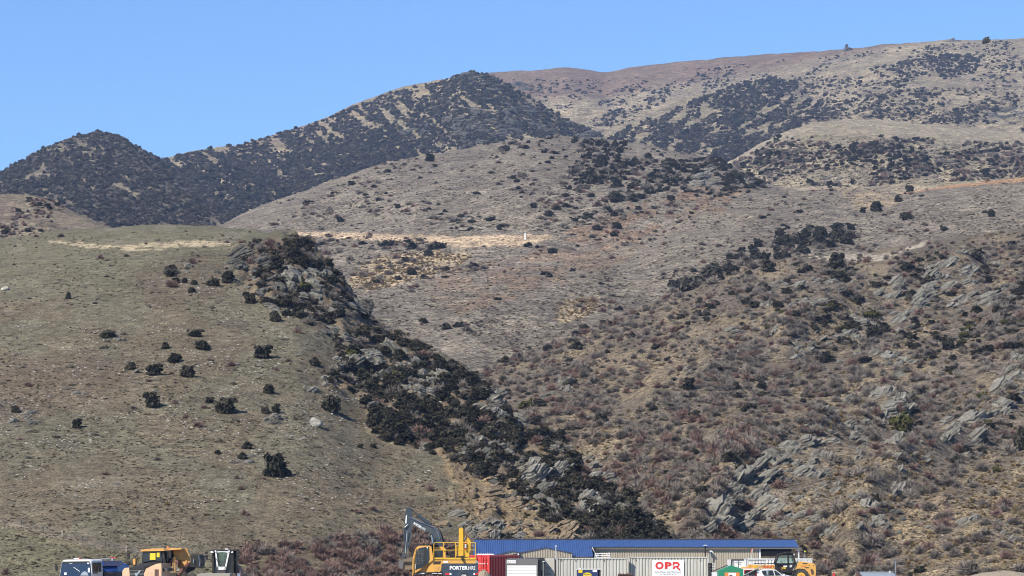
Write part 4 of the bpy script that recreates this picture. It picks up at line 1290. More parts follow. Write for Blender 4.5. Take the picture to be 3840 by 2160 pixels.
# --- reddish and grey shrubs on the grass face
for px, py, w, h, lab, kd in [
        (745, 1602, 60, 46, 'reddish bare shrub below the wide leaning bush', 'red'),
        (696, 1568, 36, 32, 'reddish bare shrub left of another below the wide leaning bush', 'red'),
        (867, 1372, 52, 36, 'dark brown bare shrub between the left upper and round upper bushes', 'red'),
        (1036, 1390, 34, 24, 'small reddish shrub below the round upper bush', 'red'),
        (656, 1515, 36, 30, 'reddish shrub right of the bush with the bright rock', 'red'),
        (887, 1795, 32, 26, 'reddish shrub left of the largest dark bush, upper one', 'red'),
        (905, 1838, 42, 34, 'reddish shrub left of the largest dark bush, lower one', 'red'),
        (916, 1932, 44, 40, 'reddish shrub low on the grass above the dark grader cab', 'red'),
        (557, 1150, 32, 28, 'small grey-red shrub high on the hill', 'grey'),
        (1118, 1250, 52, 46, 'reddish shrub on the lower left edge of the rocky spur', 'red'),
        (465, 1256, 44, 26, 'thin grey shrub right of the small rock pile', 'grey'),
        (1083, 1356, 46, 22, 'thin reddish shrub right of the round upper bush', 'red'),
        (905, 910, 44, 28, 'reddish shrub on the hilltop right of the sandy strip', 'red'),
        (850, 910, 34, 24, 'grey shrub at the right end of the sandy strip', 'grey'),
        (765, 928, 32, 20, 'grey shrub on the lower edge of the sandy strip', 'grey'),
        (720, 988, 42, 40, 'reddish shrub high on the hill above the two small bushes', 'red'),
        (1610, 1840, 56, 44, 'reddish shrub in the grass right of centre below the spur', 'red'),
        (1335, 1920, 60, 22, 'low dark brown shrub in the grass above the excavator', 'red'),
        (20, 2155, 46, 46, 'reddish shrub in the lower left corner of the picture', 'red'),
        (2020, 2010, 70, 44, 'dark purple bare shrub behind the blue roof', 'red')]:
    single('briar_shrub' if kd == 'red' else 'bare_shrub', kd, px, py, w, h, lab, 'shrub', 'single bare shrubs on the left hill')
for px, py, w in [(263, 1378, 46), (333, 1444, 38), (393, 1306, 50), (586, 1452, 36), (634, 1454, 38), (641, 1478, 36), (795, 1156, 38), (872, 1440, 42), (790, 1352, 40),
                  (120, 1622, 58), (172, 1644, 30), (211, 1640, 44), (353, 1632, 44), (574, 1680, 32), (673, 1660, 36), (822, 1654, 36), (882, 1580, 44), (969, 1422, 32),
                  (875, 1388, 34), (1088, 1648, 36), (947, 1576, 26), (1068, 1276, 42), (400, 978, 30)]:
    POOL.setdefault('cush', [])
    c_ = at_hill(px, py); s_ = w * c_.y / F
    POOL['cush'].append((w + 40, (c_.x, c_.y + s_ * .2, c_.z - .05, s_, s_, s_ * .85, 0, 0, random.uniform(0, 6), random.randrange(3)), 'open grass face of the left hill'))
for px, py, w, h, lab in [(504, 1905, 18, 18, 'small straw-yellow tussock low on the grass, left one of two'), (626, 1893, 26, 24, 'larger straw-yellow tussock low on the grass, right one of two'),
                          (593, 1708, 18, 16, 'orange-brown tussock in the grass, right one of two'), (540, 1716, 14, 12, 'orange-brown tussock in the grass, left one of two')]:
    single('tussock', 'tus', px, py, w * 1.6, h * 1.5, lab, 'grass', 'single tussocks on the left hill')

# --- rocks of the right slope
G4 = 'schist outcrops of the right slope'
for px, py, bl, lab, tl, short in [
        (2709, 1925, [(0, 0, 190, 60, 'slab'), (-40, 50, 150, 60, 'slab'), (30, -40, 150, 50, 'slab'), (60, 40, 130, 50, 'slab')], 'broad tilted slabs at the foot of the right slope', 38, 'broad foot slabs'),
        (2798, 1800, [(0, 0, 170, 80), (-50, 55, 160, 60, 'slab'), (50, -35, 120, 60), (40, 50, 130, 60, 'slab')], 'long grey slab ridge climbing to the right', 42, 'long slab ridge'),
        (2868, 1915, [(0, 0, 190, 36, 'slab'), (-25, 30, 170, 36, 'slab'), (30, -30, 150, 34, 'slab')], 'striped parallel slabs right of the foot slabs', 40, 'striped slabs'),
        (2900, 1740, [(0, 0, 140, 110), (45, -45, 110, 80), (-40, 50, 80, 60)], 'big rounded grey rock near the middle of the slab ridge', 35, 'big rounded rock'),
        (3012, 1668, [(0, 0, 130, 70), (-55, 30, 90, 60), (60, 40, 80, 60)], 'smooth pale boulder face above the big rounded rock', 30, 'smooth pale face'),
        (3007, 1760, [(0, 0, 140, 70), (30, 40, 120, 60), (-60, 40, 90, 50, 'rockd'), (70, -30, 90, 60)], 'grey wall of rock with a dark crack, right of the big rounded rock', 35, 'cracked wall'),
        (3097, 1628, [(0, 0, 70, 34), (-40, 30, 60, 40, 'rockd'), (40, 30, 70, 40)], 'flat-capped rock on the ridge right of the smooth face', 10, 'flat-capped rock'),
        (3190, 1590, [(0, 0, 70, 44), (40, 5, 70, 50), (20, 55, 80, 50)], 'pale angular rocks left of the olive scrub', 25, 'pale angular rocks'),
        (3315, 1600, [(0, 0, 56, 56), (-10, -35, 46, 44), (40, 60, 60, 40)], 'two rounded pale boulders stacked beside the olive scrub', 60, 'stacked boulders'),
        (3226, 1705, [(0, 0, 48, 60), (20, -40, 50, 40), (-10, 20, 40, 40)], 'white wedge-shaped boulder below the pale angular rocks', 70, 'white wedge boulder'),
        (3345, 1530, [(0, 0, 150, 70), (-40, -40, 120, 50), (40, 35, 120, 60), (50, -40, 90, 40)], 'pale fractured cliff above the olive scrub', 30, 'pale fractured cliff'),
        (3181, 1496, [(0, 0, 60, 36), (-60, 40, 70, 26, 'slab')], 'small tilted ledge left of the pale fractured cliff', 40, 'small tilted ledge'),
        (3738, 1540, [(0, 0, 120, 70), (50, -15, 80, 50), (-50, 20, 90, 50)], 'grey outcrop near the right edge with a rounded top', 35, 'rounded right outcrop'),
        (3600, 1600, [(0, 0, 130, 70, 'slab'), (30, 45, 110, 50), (-40, 30, 90, 40)], 'pale shattered slabs left of the right edge', 35, 'shattered slabs'),
        (3335, 1850, [(0, 0, 110, 30, 'slab'), (-60, 50, 110, 30, 'slab'), (30, -25, 60, 40)], 'narrow slab rib behind an upright dark bush', 48, 'narrow slab rib'),
        (3290, 1953, [(0, 0, 110, 36, 'slab'), (-50, 25, 80, 30, 'slab')], 'grey slab below the narrow rib', 42, 'lower grey slab'),
        (3002, 1944, [(0, 0, 110, 60), (-55, 10, 80, 50), (50, -10, 80, 40)], 'rounded pale hump right of the striped slabs', 25, 'rounded pale hump'),
        (3638, 1968, [(0, 0, 90, 40), (20, -20, 60, 30)], 'pale scree patch low near the right edge', 35, 'pale scree patch'),
        (3520, 1883, [(0, 0, 70, 40, 'rockb'), (10, -15, 50, 24, 'rockb')], 'orange-stained layered rock on the lower right slope', 30, 'orange-stained rock'),
        (3125, 1990, [(0, 0, 80, 40, 'slab'), (-40, 20, 60, 34)], 'small slab above the right end of the blue roof', 42, 'slab above the roof end'),
        (3529, 1060, [(0, 0, 120, 66), (-60, 30, 110, 40, 'slab'), (30, 30, 90, 50)], 'large sharp-edged slab high on the right slope', 38, 'sharp-edged slab'),
        (3474, 1125, [(0, 0, 100, 70), (-45, 30, 100, 50, 'slab')], 'brownish square boulder below the sharp-edged slab', 35, 'brownish square boulder'),
        (3380, 1060, [(0, 0, 120, 50, 'slab'), (-60, 30, 110, 50), (-20, 55, 90, 40)], 'stepped grey ledges left of the sharp-edged slab', 35, 'stepped ledges'),
        (3609, 1040, [(0, 0, 90, 60), (35, -35, 46, 46), (40, 20, 80, 50)], 'cone-shaped rock with a knob on its right, high on the right slope', 20, 'cone-shaped rock'),
        (3405, 1170, [(0, 0, 120, 44, 'slab'), (-50, 30, 120, 40, 'slab'), (50, -25, 90, 50)], 'long rough ledge in the centre of the right slope', 40, 'long rough ledge'),
        (3241, 1222, [(0, 0, 110, 50), (-20, -25, 90, 30, 'slab'), (-50, 40, 90, 40)], 'large layered boulder in the centre of the right slope', 20, 'large layered boulder'),
        (3181, 1245, [(0, 0, 60, 34), (-30, 15, 50, 26)], 'low boulder left of the large layered one', 25, None),
        (3345, 1340, [(0, 0, 90, 40, 'slab'), (30, 15, 70, 40)], 'striped tilted block below centre of the right slope', 35, 'striped tilted block'),
        (2878, 1145, [(0, 0, 44, 60)], 'white pointed boulder in the upper left of the right slope', 80, 'white pointed boulder'),
        (2740, 1237, [(0, 0, 70, 36), (30, 5, 50, 30)], 'low layered rock left of two similar ones', 15, 'low layered rock'),
        (2908, 1238, [(0, 0, 46, 34), (10, -12, 36, 20)], 'beaked pale rock in the middle of grey scrub', 30, 'beaked pale rock'),
        (3025, 1324, [(0, 0, 80, 24, 'slab'), (-30, 12, 50, 22, 'slab')], 'thin tilted slab above the middle dark bush', 30, 'thin tilted slab'),
        (2898, 1068, [(0, 0, 66, 34), (-20, 14, 50, 26)], 'low ledge under the crest thicket', 20, 'low crest ledge'),
        (2973, 1070, [(0, 0, 76, 40), (30, 16, 60, 30, 'rockd')], 'rough ledge right of the low crest ledge', 30, None),
        (3122, 1064, [(0, 0, 90, 50), (-60, 0, 60, 44), (20, 30, 70, 40, 'rockd')], 'rugged ledges under the tall dark bush', 15, 'rugged ledges'),
        (3050, 1125, [(0, 0, 90, 20, 'slab'), (40, 10, 70, 24, 'slab'), (-40, 6, 60, 18, 'slab')], 'thin horizontal ledges left of the olive bush', 12, 'thin horizontal ledges'),
        (2580, 1392, [(0, 0, 56, 50), (15, 10, 40, 40)], 'white rounded rock near the gully side', 40, 'white rounded rock'),
        (3798, 1398, [(0, 0, 120, 80), (-50, 40, 110, 50, 'slab'), (20, -50, 60, 40)], 'big grey slab cut by the right edge', 40, 'big edge slab'),
        (3650, 1125, [(0, 0, 120, 50), (50, 10, 90, 50), (-60, 15, 80, 40, 'slab')], 'broad grey shelf below the cone-shaped rock', 25, 'broad grey shelf'),
        (3554, 986, [(0, 0, 90, 40), (40, -30, 60, 34), (-60, 20, 80, 34, 'slab')], 'broken rocks just under the crest at the upper right', 25, 'broken crest rocks'),
        (2126, 1442, [(0, 0, 70, 60), (-10, 25, 50, 40)], 'pale block on the gully side beyond the spur', 60, 'pale gully block'),
        (2071, 1472, [(0, 0, 80, 36), (-20, 24, 60, 30, 'rockd')], 'low rock left of the pale gully block', 20, None),
        (2364, 1785, [(0, 0, 36, 44)], 'white boulder in the reddish gully side', 75, 'white gully boulder'),
        (2280, 1590, [(0, 0, 40, 26), (60, 30, 34, 22), (-70, -20, 40, 22)], 'three small rocks in the gully scrub', 20, 'three small gully rocks')]:
    outcrop(px, py, bl, lab, tl, 'rock', G4)
    if short:
        mark(px, py, short)
# --- far rocks
G5 = 'far rocks'
for px, py, bl, lab, tl in [
        (3179, 190, [(0, 0, 34, 26, 'rockd'), (-4, -14, 16, 24, 'rockd')], 'small rock tor standing on the right skyline', 0),
        (3576, 152, [(0, 0, 46, 14, 'rockd'), (16, 3, 30, 10, 'rockd')], 'low flat tor on the skyline, middle one of three', 10),
        (3696, 148, [(0, 0, 30, 18, 'rockd'), (10, 4, 24, 12, 'rockd')], 'pointed tor on the skyline, rightmost of three', 25),
        (3762, 425, [(-50, 0, 90, 32), (30, -6, 100, 34, 'rockd'), (80, 8, 70, 30), (0, 14, 110, 24, 'rockd')], 'long layered cliff under the skyline at the right edge', 5),
        (3122, 665, [(0, 0, 50, 26), (30, 8, 40, 22), (-28, 8, 36, 18, 'rockd')], 'grey rock with bushes at the foot of the right shoulder', 10),
        (2659, 665, [(0, 0, 110, 50), (-40, 26, 80, 34), (40, 30, 70, 36, 'rockd'), (10, -28, 80, 28)], 'big layered crag on the flank of the middle knoll', 12),
        (2680, 720, [(0, 0, 70, 20), (-20, 12, 50, 16)], 'lower ledge under the big crag of the middle knoll', 10),
        (680, 800, [(0, 0, 24, 46), (-10, -20, 18, 26)], 'pale upright rock at the foot of the dark cone hill', 20),
        (870, 790, [(0, 0, 40, 34, 'rockd')], 'grey rock in the notch between cone hill and knoll', 20),
        (1780, 275, [(0, 0, 60, 22, 'rockd'), (-30, 8, 40, 14, 'rockd'), (34, 12, 50, 20, 'rockd')], 'rocky summit knob of the long dark ridge', 15),
        (1940, 322, [(0, 0, 70, 34, 'rockd'), (30, 18, 60, 26, 'rockd')], 'bare brown rock face right of the ridge summit', -25),
        (1320, 402, [(0, 0, 24, 12, 'rockd')], 'small knob on the left skyline of the long dark ridge', 10)]:
    outcrop(px, py, bl, lab, tl, 'rock', G5)
for px, py, nm in [(350, 505, 'cone hill summit'), (150, 640, 'left flank of the cone hill'), (560, 640, 'right flank of the cone hill'), (400, 700, 'middle of the cone hill'),
                   (690, 800, 'pale upright rock under the cone hill'), (620, 600, 'notch beside the cone hill'), (1780, 268, 'ridge summit knob'), (1500, 350, 'upper left ridge skyline'),
                   (1200, 470, 'middle ridge skyline'), (900, 560, 'lower left ridge skyline'), (1000, 650, 'lower left face of the dark ridge'), (1300, 530, 'middle face of the dark ridge'),
                   (1650, 430, 'upper face of the dark ridge'), (1950, 420, 'rocky right face of the dark ridge'), (2200, 500, 'right foot of the dark ridge'),
                   (2100, 515, 'knoll summit'), (2650, 660, 'big knoll crag'), (1500, 720, 'left face of the knoll'), (1950, 700, 'middle of the knoll'), (1320, 890, 'left end of the track'),
                   (2060, 885, 'right end of the track'), (1560, 1010, 'tussock flat'), (2300, 850, 'red-brown patch of the bench'), (2000, 1120, 'middle of the brown bench'),
                   (2700, 850, 'upper brown bench'), (3300, 770, 'grassy dip of the bench'), (3600, 690, 'road cutting'), (2900, 290, 'top of the far spur'), (2600, 420, 'middle of the far spur'),
                   (2400, 540, 'foot of the far spur'), (2900, 560, 'right foot of the far spur'), (3179, 185, 'small skyline tor'), (3576, 150, 'low flat tor'), (3762, 425, 'long layered cliff'),
                   (3350, 300, 'far pale knoll'), (3300, 590, 'dark patch of the right shoulder'), (3050, 460, 'left end of the right shoulder'), (3600, 550, 'right end of the shoulder'),
                   (100, 740, 'small left spur crest'), (200, 830, 'foot of the small left spur'), (3060, 890, 'crest thicket'), (2700, 1040, 'lower crest thicket'),
                   (2500, 1500, 'middle of the gully side'), (2650, 1650, 'lower gully side'), (2200, 1350, 'upper gully side'), (2450, 1250, 'left crest of the right slope'),
                   (3700, 1300, 'bare scree'), (3500, 1700, 'dry grass right of the stacked boulders'), (3750, 1850, 'dry grass at the lower right edge'), (3300, 2080, 'slope above the tin hut'),
                   (2750, 1500, 'left middle of the right slope'), (3000, 1480, 'centre of the right slope'), (1100, 2100, 'left end of the red thicket'), (1400, 2090, 'red thicket beside the excavator arm'),
                   (1560, 2060, 'red thicket above the excavator cab'), (600, 860, 'grassy hilltop'), (780, 690, 'gap between cone hill and knoll'), (300, 620, 'upper face of the cone hill'), (480, 800, 'lower right face of the cone hill'), (2480, 2000, 'foot of the spur above the roof'), (2350, 1960, 'lower end of the spur'),
                   (1480, 1640, 'lower left edge of the spur'), (1650, 1690, 'left foot of the spur'), (1980, 1600, 'middle skyline of the spur'), (3600, 470, 'crest of the right shoulder')]:
    mark(px, py, nm)


place_pool()

# ================================================================== THE YARD: buildings, containers and machines
def paint(name, col, rough=.45, dirt=.25, metal=0.0, dirtcol=(.20, .17, .13), scale=1.5, streak=False):
    m, t, b = node_mat(name)
    geo = N(t, 'ShaderNodeNewGeometry')
    n = N(t, 'ShaderNodeTexNoise', Scale=scale, Detail=5.0, Roughness=.7)
    if streak:                                            # rain streaks run down the sheet
        mp = N(t, 'ShaderNodeMapping')
        mp.inputs['Scale'].default_value = (2.2, 2.2, .35)
        t.links.new(geo.outputs['Position'], mp.inputs['Vector']); t.links.new(mp.outputs[0], n.inputs['Vector'])
    else:
        t.links.new(geo.outputs['Position'], n.inputs['Vector'])
    r = ramp(t, n.outputs['Fac'], [(.42, (0, 0, 0)), (.74, (dirt,) * 3)])
    o = mixc(t, 'MIX', r.outputs['Color'], col, dirtcol)
    t.links.new(o, b.inputs['Base Color'])
    b.inputs['Roughness'].default_value = rough
    b.inputs['Metallic'].default_value = metal
    return m


def glass_mat(name, tint, mixf):
    m, t, b = node_mat(name)
    t.nodes.remove(b)
    out = [n for n in t.nodes if n.type == 'OUTPUT_MATERIAL'][0]
    tr = N(t, 'ShaderNodeBsdfTransparent'); tr.inputs['Color'].default_value = (*tint, 1)
    gl = N(t, 'ShaderNodeBsdfGlossy'); gl.inputs['Roughness'].default_value = .05
    mx = N(t, 'ShaderNodeMixShader'); mx.inputs[0].default_value = mixf
    t.links.new(tr.outputs[0], mx.inputs[1]); t.links.new(gl.outputs[0], mx.inputs[2])
    t.links.new(mx.outputs[0], out.inputs['Surface'])
    return m


K = dict(
    white=paint('white_paint', (.62, .62, .61), .4, .18), whitec=paint('white_container_paint', (.58, .585, .57), .5, .4, streak=True),
    beige=paint('beige_cladding', (.345, .305, .235), .55, .3, streak=True), beigec=paint('grey_beige_container', (.43, .425, .375), .5, .4, streak=True),
    roof=paint('blue_roof_paint', (.028, .068, .20), .5, .22, 0, (.10, .12, .16), 1.0, True), ridge=paint('dark_flashing', (.035, .035, .04), .5, .1),
    black=paint('black_paint', (.010, .010, .011), .85, .1), dark=paint('dark_steel', (.03, .03, .031), .7, .3),
    rubber=paint('tyre_rubber', (.018, .018, .018), .85, .6), grey=paint('grey_paint', (.10, .10, .102), .5, .25),
    red=paint('red_container_paint', (.50, .022, .02), .5, .35, streak=True), redt=paint('red_lettering', (.52, .03, .025), .5, .0),
    yel=paint('excavator_yellow', (.62, .32, .05), .4, .4, scale=2.5), yelb=paint('bright_yellow', (.62, .36, .02), .4, .15),
    navy=paint('navy_paint', (.022, .038, .062), .38, .2), arm=paint('slate_blue_arm', (.028, .042, .056), .45, .3),
    tank=paint('tank_blue', (.012, .05, .22), .25, .12), tanklow=paint('tank_lower_brown', (.055, .042, .035), .7, .3),
    ora=paint('dumper_orange', (.56, .28, .055), .45, .45, scale=2.5), pale=paint('faded_fender', (.55, .36, .22), .5, .35),
    jcb=paint('telehandler_yellow', (.62, .33, .07), .42, .4, scale=2.5), green=paint('green_tarp', (.006, .17, .085), .55, .1),
    sign=paint('sign_white', (.68, .68, .68), .35, .03), orange=paint('orange_panel', (.60, .19, .04), .5, .05),
    blue=paint('navy_cabinet', (.016, .03, .10), .4, .1), logo=paint('logo_yellow', (.62, .45, .02), .4, .0),
    tin=paint('tin_roof', (.30, .34, .38), .35, .3, .3), brown=paint('brown_trim', (.10, .05, .035), .6, .3),
    chrome=paint('bright_metal', (.55, .55, .55), .25, .1, .9), rust=paint('rusty_steel', (.10, .035, .02), .7, .4),
    soil=paint('pale_soil', (.23, .19, .135), .95, .6, 0, (.15, .12, .09), 4.0), wood=paint('weathered_wood', (.30, .26, .21), .8, .4),
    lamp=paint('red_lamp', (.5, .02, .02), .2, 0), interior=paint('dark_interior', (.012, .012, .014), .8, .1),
    greyp=paint('beige_hood', (.30, .28, .23), .5, .3), letter=paint('dark_lettering', (.05, .05, .06), .6, 0), mudg=paint('muddy_bucket', (.13, .105, .07), .8, .5),
    redside=paint('red_side_paint', (.50, .022, .02), .5, .2), lime=paint('lime_yellow', (.6, .6, .05), .5, 0), grass=paint('new_grass', (.05, .085, .02), .9, .4))
GLASS = glass_mat('clear_glass', (.62, .75, .72), .12)
BGLASS = paint('windscreen_reflection_blue', (.012, .032, .075), .05, .03)  # blue of the reflection put into the windscreen's colour
DGLASS = paint('dark_window_glass', (.014, .022, .030), .06, .03)


class B:
    """mesh builder at a given distance: shapes are given in photo pixels at that distance plus a depth in metres behind it"""
    def __init__(self, Y, root=None, yaw=0.0, pivot=None):
        self.Y = Y; self.root = root; self.yaw = yaw; self.piv = pivot
        self.m = Y / F
        self.V = []; self.Fc = []

    def pt(self, px, py, d=0.0):
        x = XW(px, self.Y); y = self.Y + d; z = ZW(py, self.Y)
        if self.yaw:
            x0 = XW(self.piv, self.Y)
            c, s = math.cos(self.yaw), math.sin(self.yaw)
            dx, dy = x - x0, d
            x, y = x0 + dx * c - dy * s, self.Y + dx * s + dy * c
        return Vector((x, y, z))

    def prism(self, poly, d0, d1):
        k = len(self.V); n = len(poly)
        a = sum(poly[i][0] * poly[(i + 1) % n][1] - poly[(i + 1) % n][0] * poly[i][1] for i in range(n))
        if a > 0:
            poly = poly[::-1]                       # counter-clockwise seen from the camera (py runs down)
        self.V += [self.pt(x, y, d0) for x, y in poly] + [self.pt(x, y, d1) for x, y in poly]
        self.Fc.append(tuple(range(k, k + n)))
        self.Fc.append(tuple(range(k + 2 * n - 1, k + n - 1, -1)))
        for i in range(n):
            j = (i + 1) % n
            self.Fc.append((k + i, k + n + i, k + n + j, k + j))
        return self

    def box(self, x0, y0, x1, y1, d0, d1):
        return self.prism([(x0, y0), (x1, y0), (x1, y1), (x0, y1)], d0, d1)

    def loft(self, sections):
        """sections: list of (polygon px list, depth); same point count"""
        k = len(self.V); n = len(sections[0][0])
        for poly, d in sections:
            self.V += [self.pt(x, y, d) for x, y in poly]
        for s in range(len(sections) - 1):
            for i in range(n):
                j = (i + 1) % n; q = k + s * n
                self.Fc.append((q + i, q + n + i, q + n + j, q + j))
        self.Fc.append(tuple(range(k, k + n))); e = k + (len(sections) - 1) * n
        self.Fc.append(tuple(range(e + n - 1, e - 1, -1)))
        return self

    def quad(self, pts):
        k = len(self.V)
        self.V += [self.pt(*p) for p in pts]
        self.Fc.append(tuple(range(k, k + len(pts))))
        return self

    def tube(self, pts, r, seg=6):
        tube(self.V, self.Fc, [self.pt(*(p if len(p) == 3 else (p[0], p[1], 0))) for p in pts], r, seg)
        return self

    def wheel(self, cx, cy, rpx, d0, d1, seg=24, inner=0.0):
        ring = [(cx + math.cos(2 * math.pi * i / seg) * rpx, cy + math.sin(2 * math.pi * i / seg) * rpx) for i in range(seg)]
        return self.prism(ring, d0, d1)

    def lugs(self, cx, cy, rpx, d0, d1, n=26, h=3.0):
        for i in range(n):
            a = 2 * math.pi * i / n
            c, s = math.cos(a), math.sin(a)
            w = rpx * .085
            self.prism([(cx + c * (rpx - 1) - s * w, cy + s * (rpx - 1) + c * w), (cx + c * (rpx + h) - s * w * .7, cy + s * (rpx + h) + c * w * .7),
                        (cx + c * (rpx + h) + s * w * .7, cy + s * (rpx + h) - c * w * .7), (cx + c * (rpx - 1) + s * w, cy + s * (rpx - 1) - c * w)],
                       d0 if i % 2 else (d0 + d1) / 2, d1 if not i % 2 else (d0 + d1) / 2)
        return self

    def ribs(self, x0, x1, yt, yb, d, pitch, depth, flat=.5, back=.06):
        """trapezoidal ribbed sheet facing the camera, closed at the back"""
        prof = []
        n = max(2, int(round((x1 - x0) / pitch)))
        p = (x1 - x0) / n
        for i in range(n):
            a = x0 + i * p
            prof += [(a, d + depth), (a + p * (.5 - flat / 2) * .5, d + depth), (a + p * (.5 - flat / 2), d), (a + p * (.5 + flat / 2), d), (a + p * (1 - (.5 - flat / 2) * .5), d + depth)]
        prof += [(x1, d + depth)]
        k = len(self.V)
        T = yt if callable(yt) else (lambda x: yt)
        Bo = yb if callable(yb) else (lambda x: yb)
        for x, dd in prof:
            self.V += [self.pt(x, T(x), dd), self.pt(x, Bo(x), dd)]
        for i in range(len(prof) - 1):
            q = k + 2 * i
            self.Fc.append((q, q + 1, q + 3, q + 2))
        return self

    def make(self, name, mat, parent=None, smooth_=False):
        mats = mat if isinstance(mat, (list, tuple)) else [mat]
        parent = parent if parent is not None else self.root
        off = parent.matrix_world_loc if False else (WL[parent.name] if parent is not None else Vector((0, 0, 0)))
        me = bpy.data.meshes.new(name)
        me.from_pydata([tuple(Vector(v) - off) for v in self.V], [], self.Fc)
        for q in mats:
            me.materials.append(q)
        if smooth_:
            me.polygons.foreach_set('use_smooth', np.ones(len(me.polygons), bool))
        bm = bmesh.new(); bm.from_mesh(me); bmesh.ops.recalc_face_normals(bm, faces=bm.faces); bm.to_mesh(me); bm.free()
        me.update()
        o = bpy.data.objects.new(name, me)
        COL.objects.link(o)
        if parent is not None:
            o.parent = parent
            WL[o.name] = WL[parent.name]              # children sit at their parent's origin
        else:
            WL[o.name] = Vector((0, 0, 0))
        self.V = []; self.Fc = []
        return o


WL = {}


def thing(name, label, cat, loc, group=None):
    o = bpy.data.objects.new(name, None)
    o.empty_display_size = .5
    COL.objects.link(o)
    o.location = loc
    WL[o.name] = Vector(loc)
    tag(o, label, cat, group)
    return o


def lettering(b, s, x0, y0, x1, y1, d, mat, parent=None, bold=0.0, rot=0.0, name='lettering'):
    """text fitted to a photo-pixel box at depth d of builder b; rot in degrees (clockwise on the picture)"""
    cu = bpy.data.curves.new('text', 'FONT')
    cu.body = s; cu.size = 1.0; cu.offset = bold; cu.extrude = .0
    cu.resolution_u = 3
    ob = bpy.data.objects.new('text_tmp', cu)
    COL.objects.link(ob)
    dg = bpy.context.evaluated_depsgraph_get()
    me = bpy.data.meshes.new_from_object(ob.evaluated_get(dg))
    bpy.data.objects.remove(ob)
    n = len(me.vertices)
    co = np.zeros(n * 3); me.vertices.foreach_get('co', co); co = co.reshape(-1, 3)
    mn, mx = co.min(0), co.max(0)
    u = (co[:, 0] - mn[0]) / (mx[0] - mn[0]); v = (co[:, 1] - mn[1]) / max(mx[1] - mn[1], 1e-6)
    parent = parent if parent is not None else b.root
    off = WL[parent.name]
    cx, cy = (x0 + x1) / 2, (y0 + y1) / 2
    c, sn = math.cos(math.radians(rot)), math.sin(math.radians(rot))
    out = []
    for a, h_ in zip(u, v):
        dx = (a - .5) * (x1 - x0); dy = (.5 - h_) * (y1 - y0)
        out.append(b.pt(cx + dx * c - dy * sn, cy + dx * sn + dy * c, d) - off)
    me.vertices.foreach_set('co', np.array([tuple(q) for q in out], np.float32).ravel())
    me.materials.clear(); me.materials.append(mat)
    me.update()
    me.name = name
    o = bpy.data.objects.new(name, me)
    COL.objects.link(o); o.parent = parent
    WL[o.name] = off
    return o


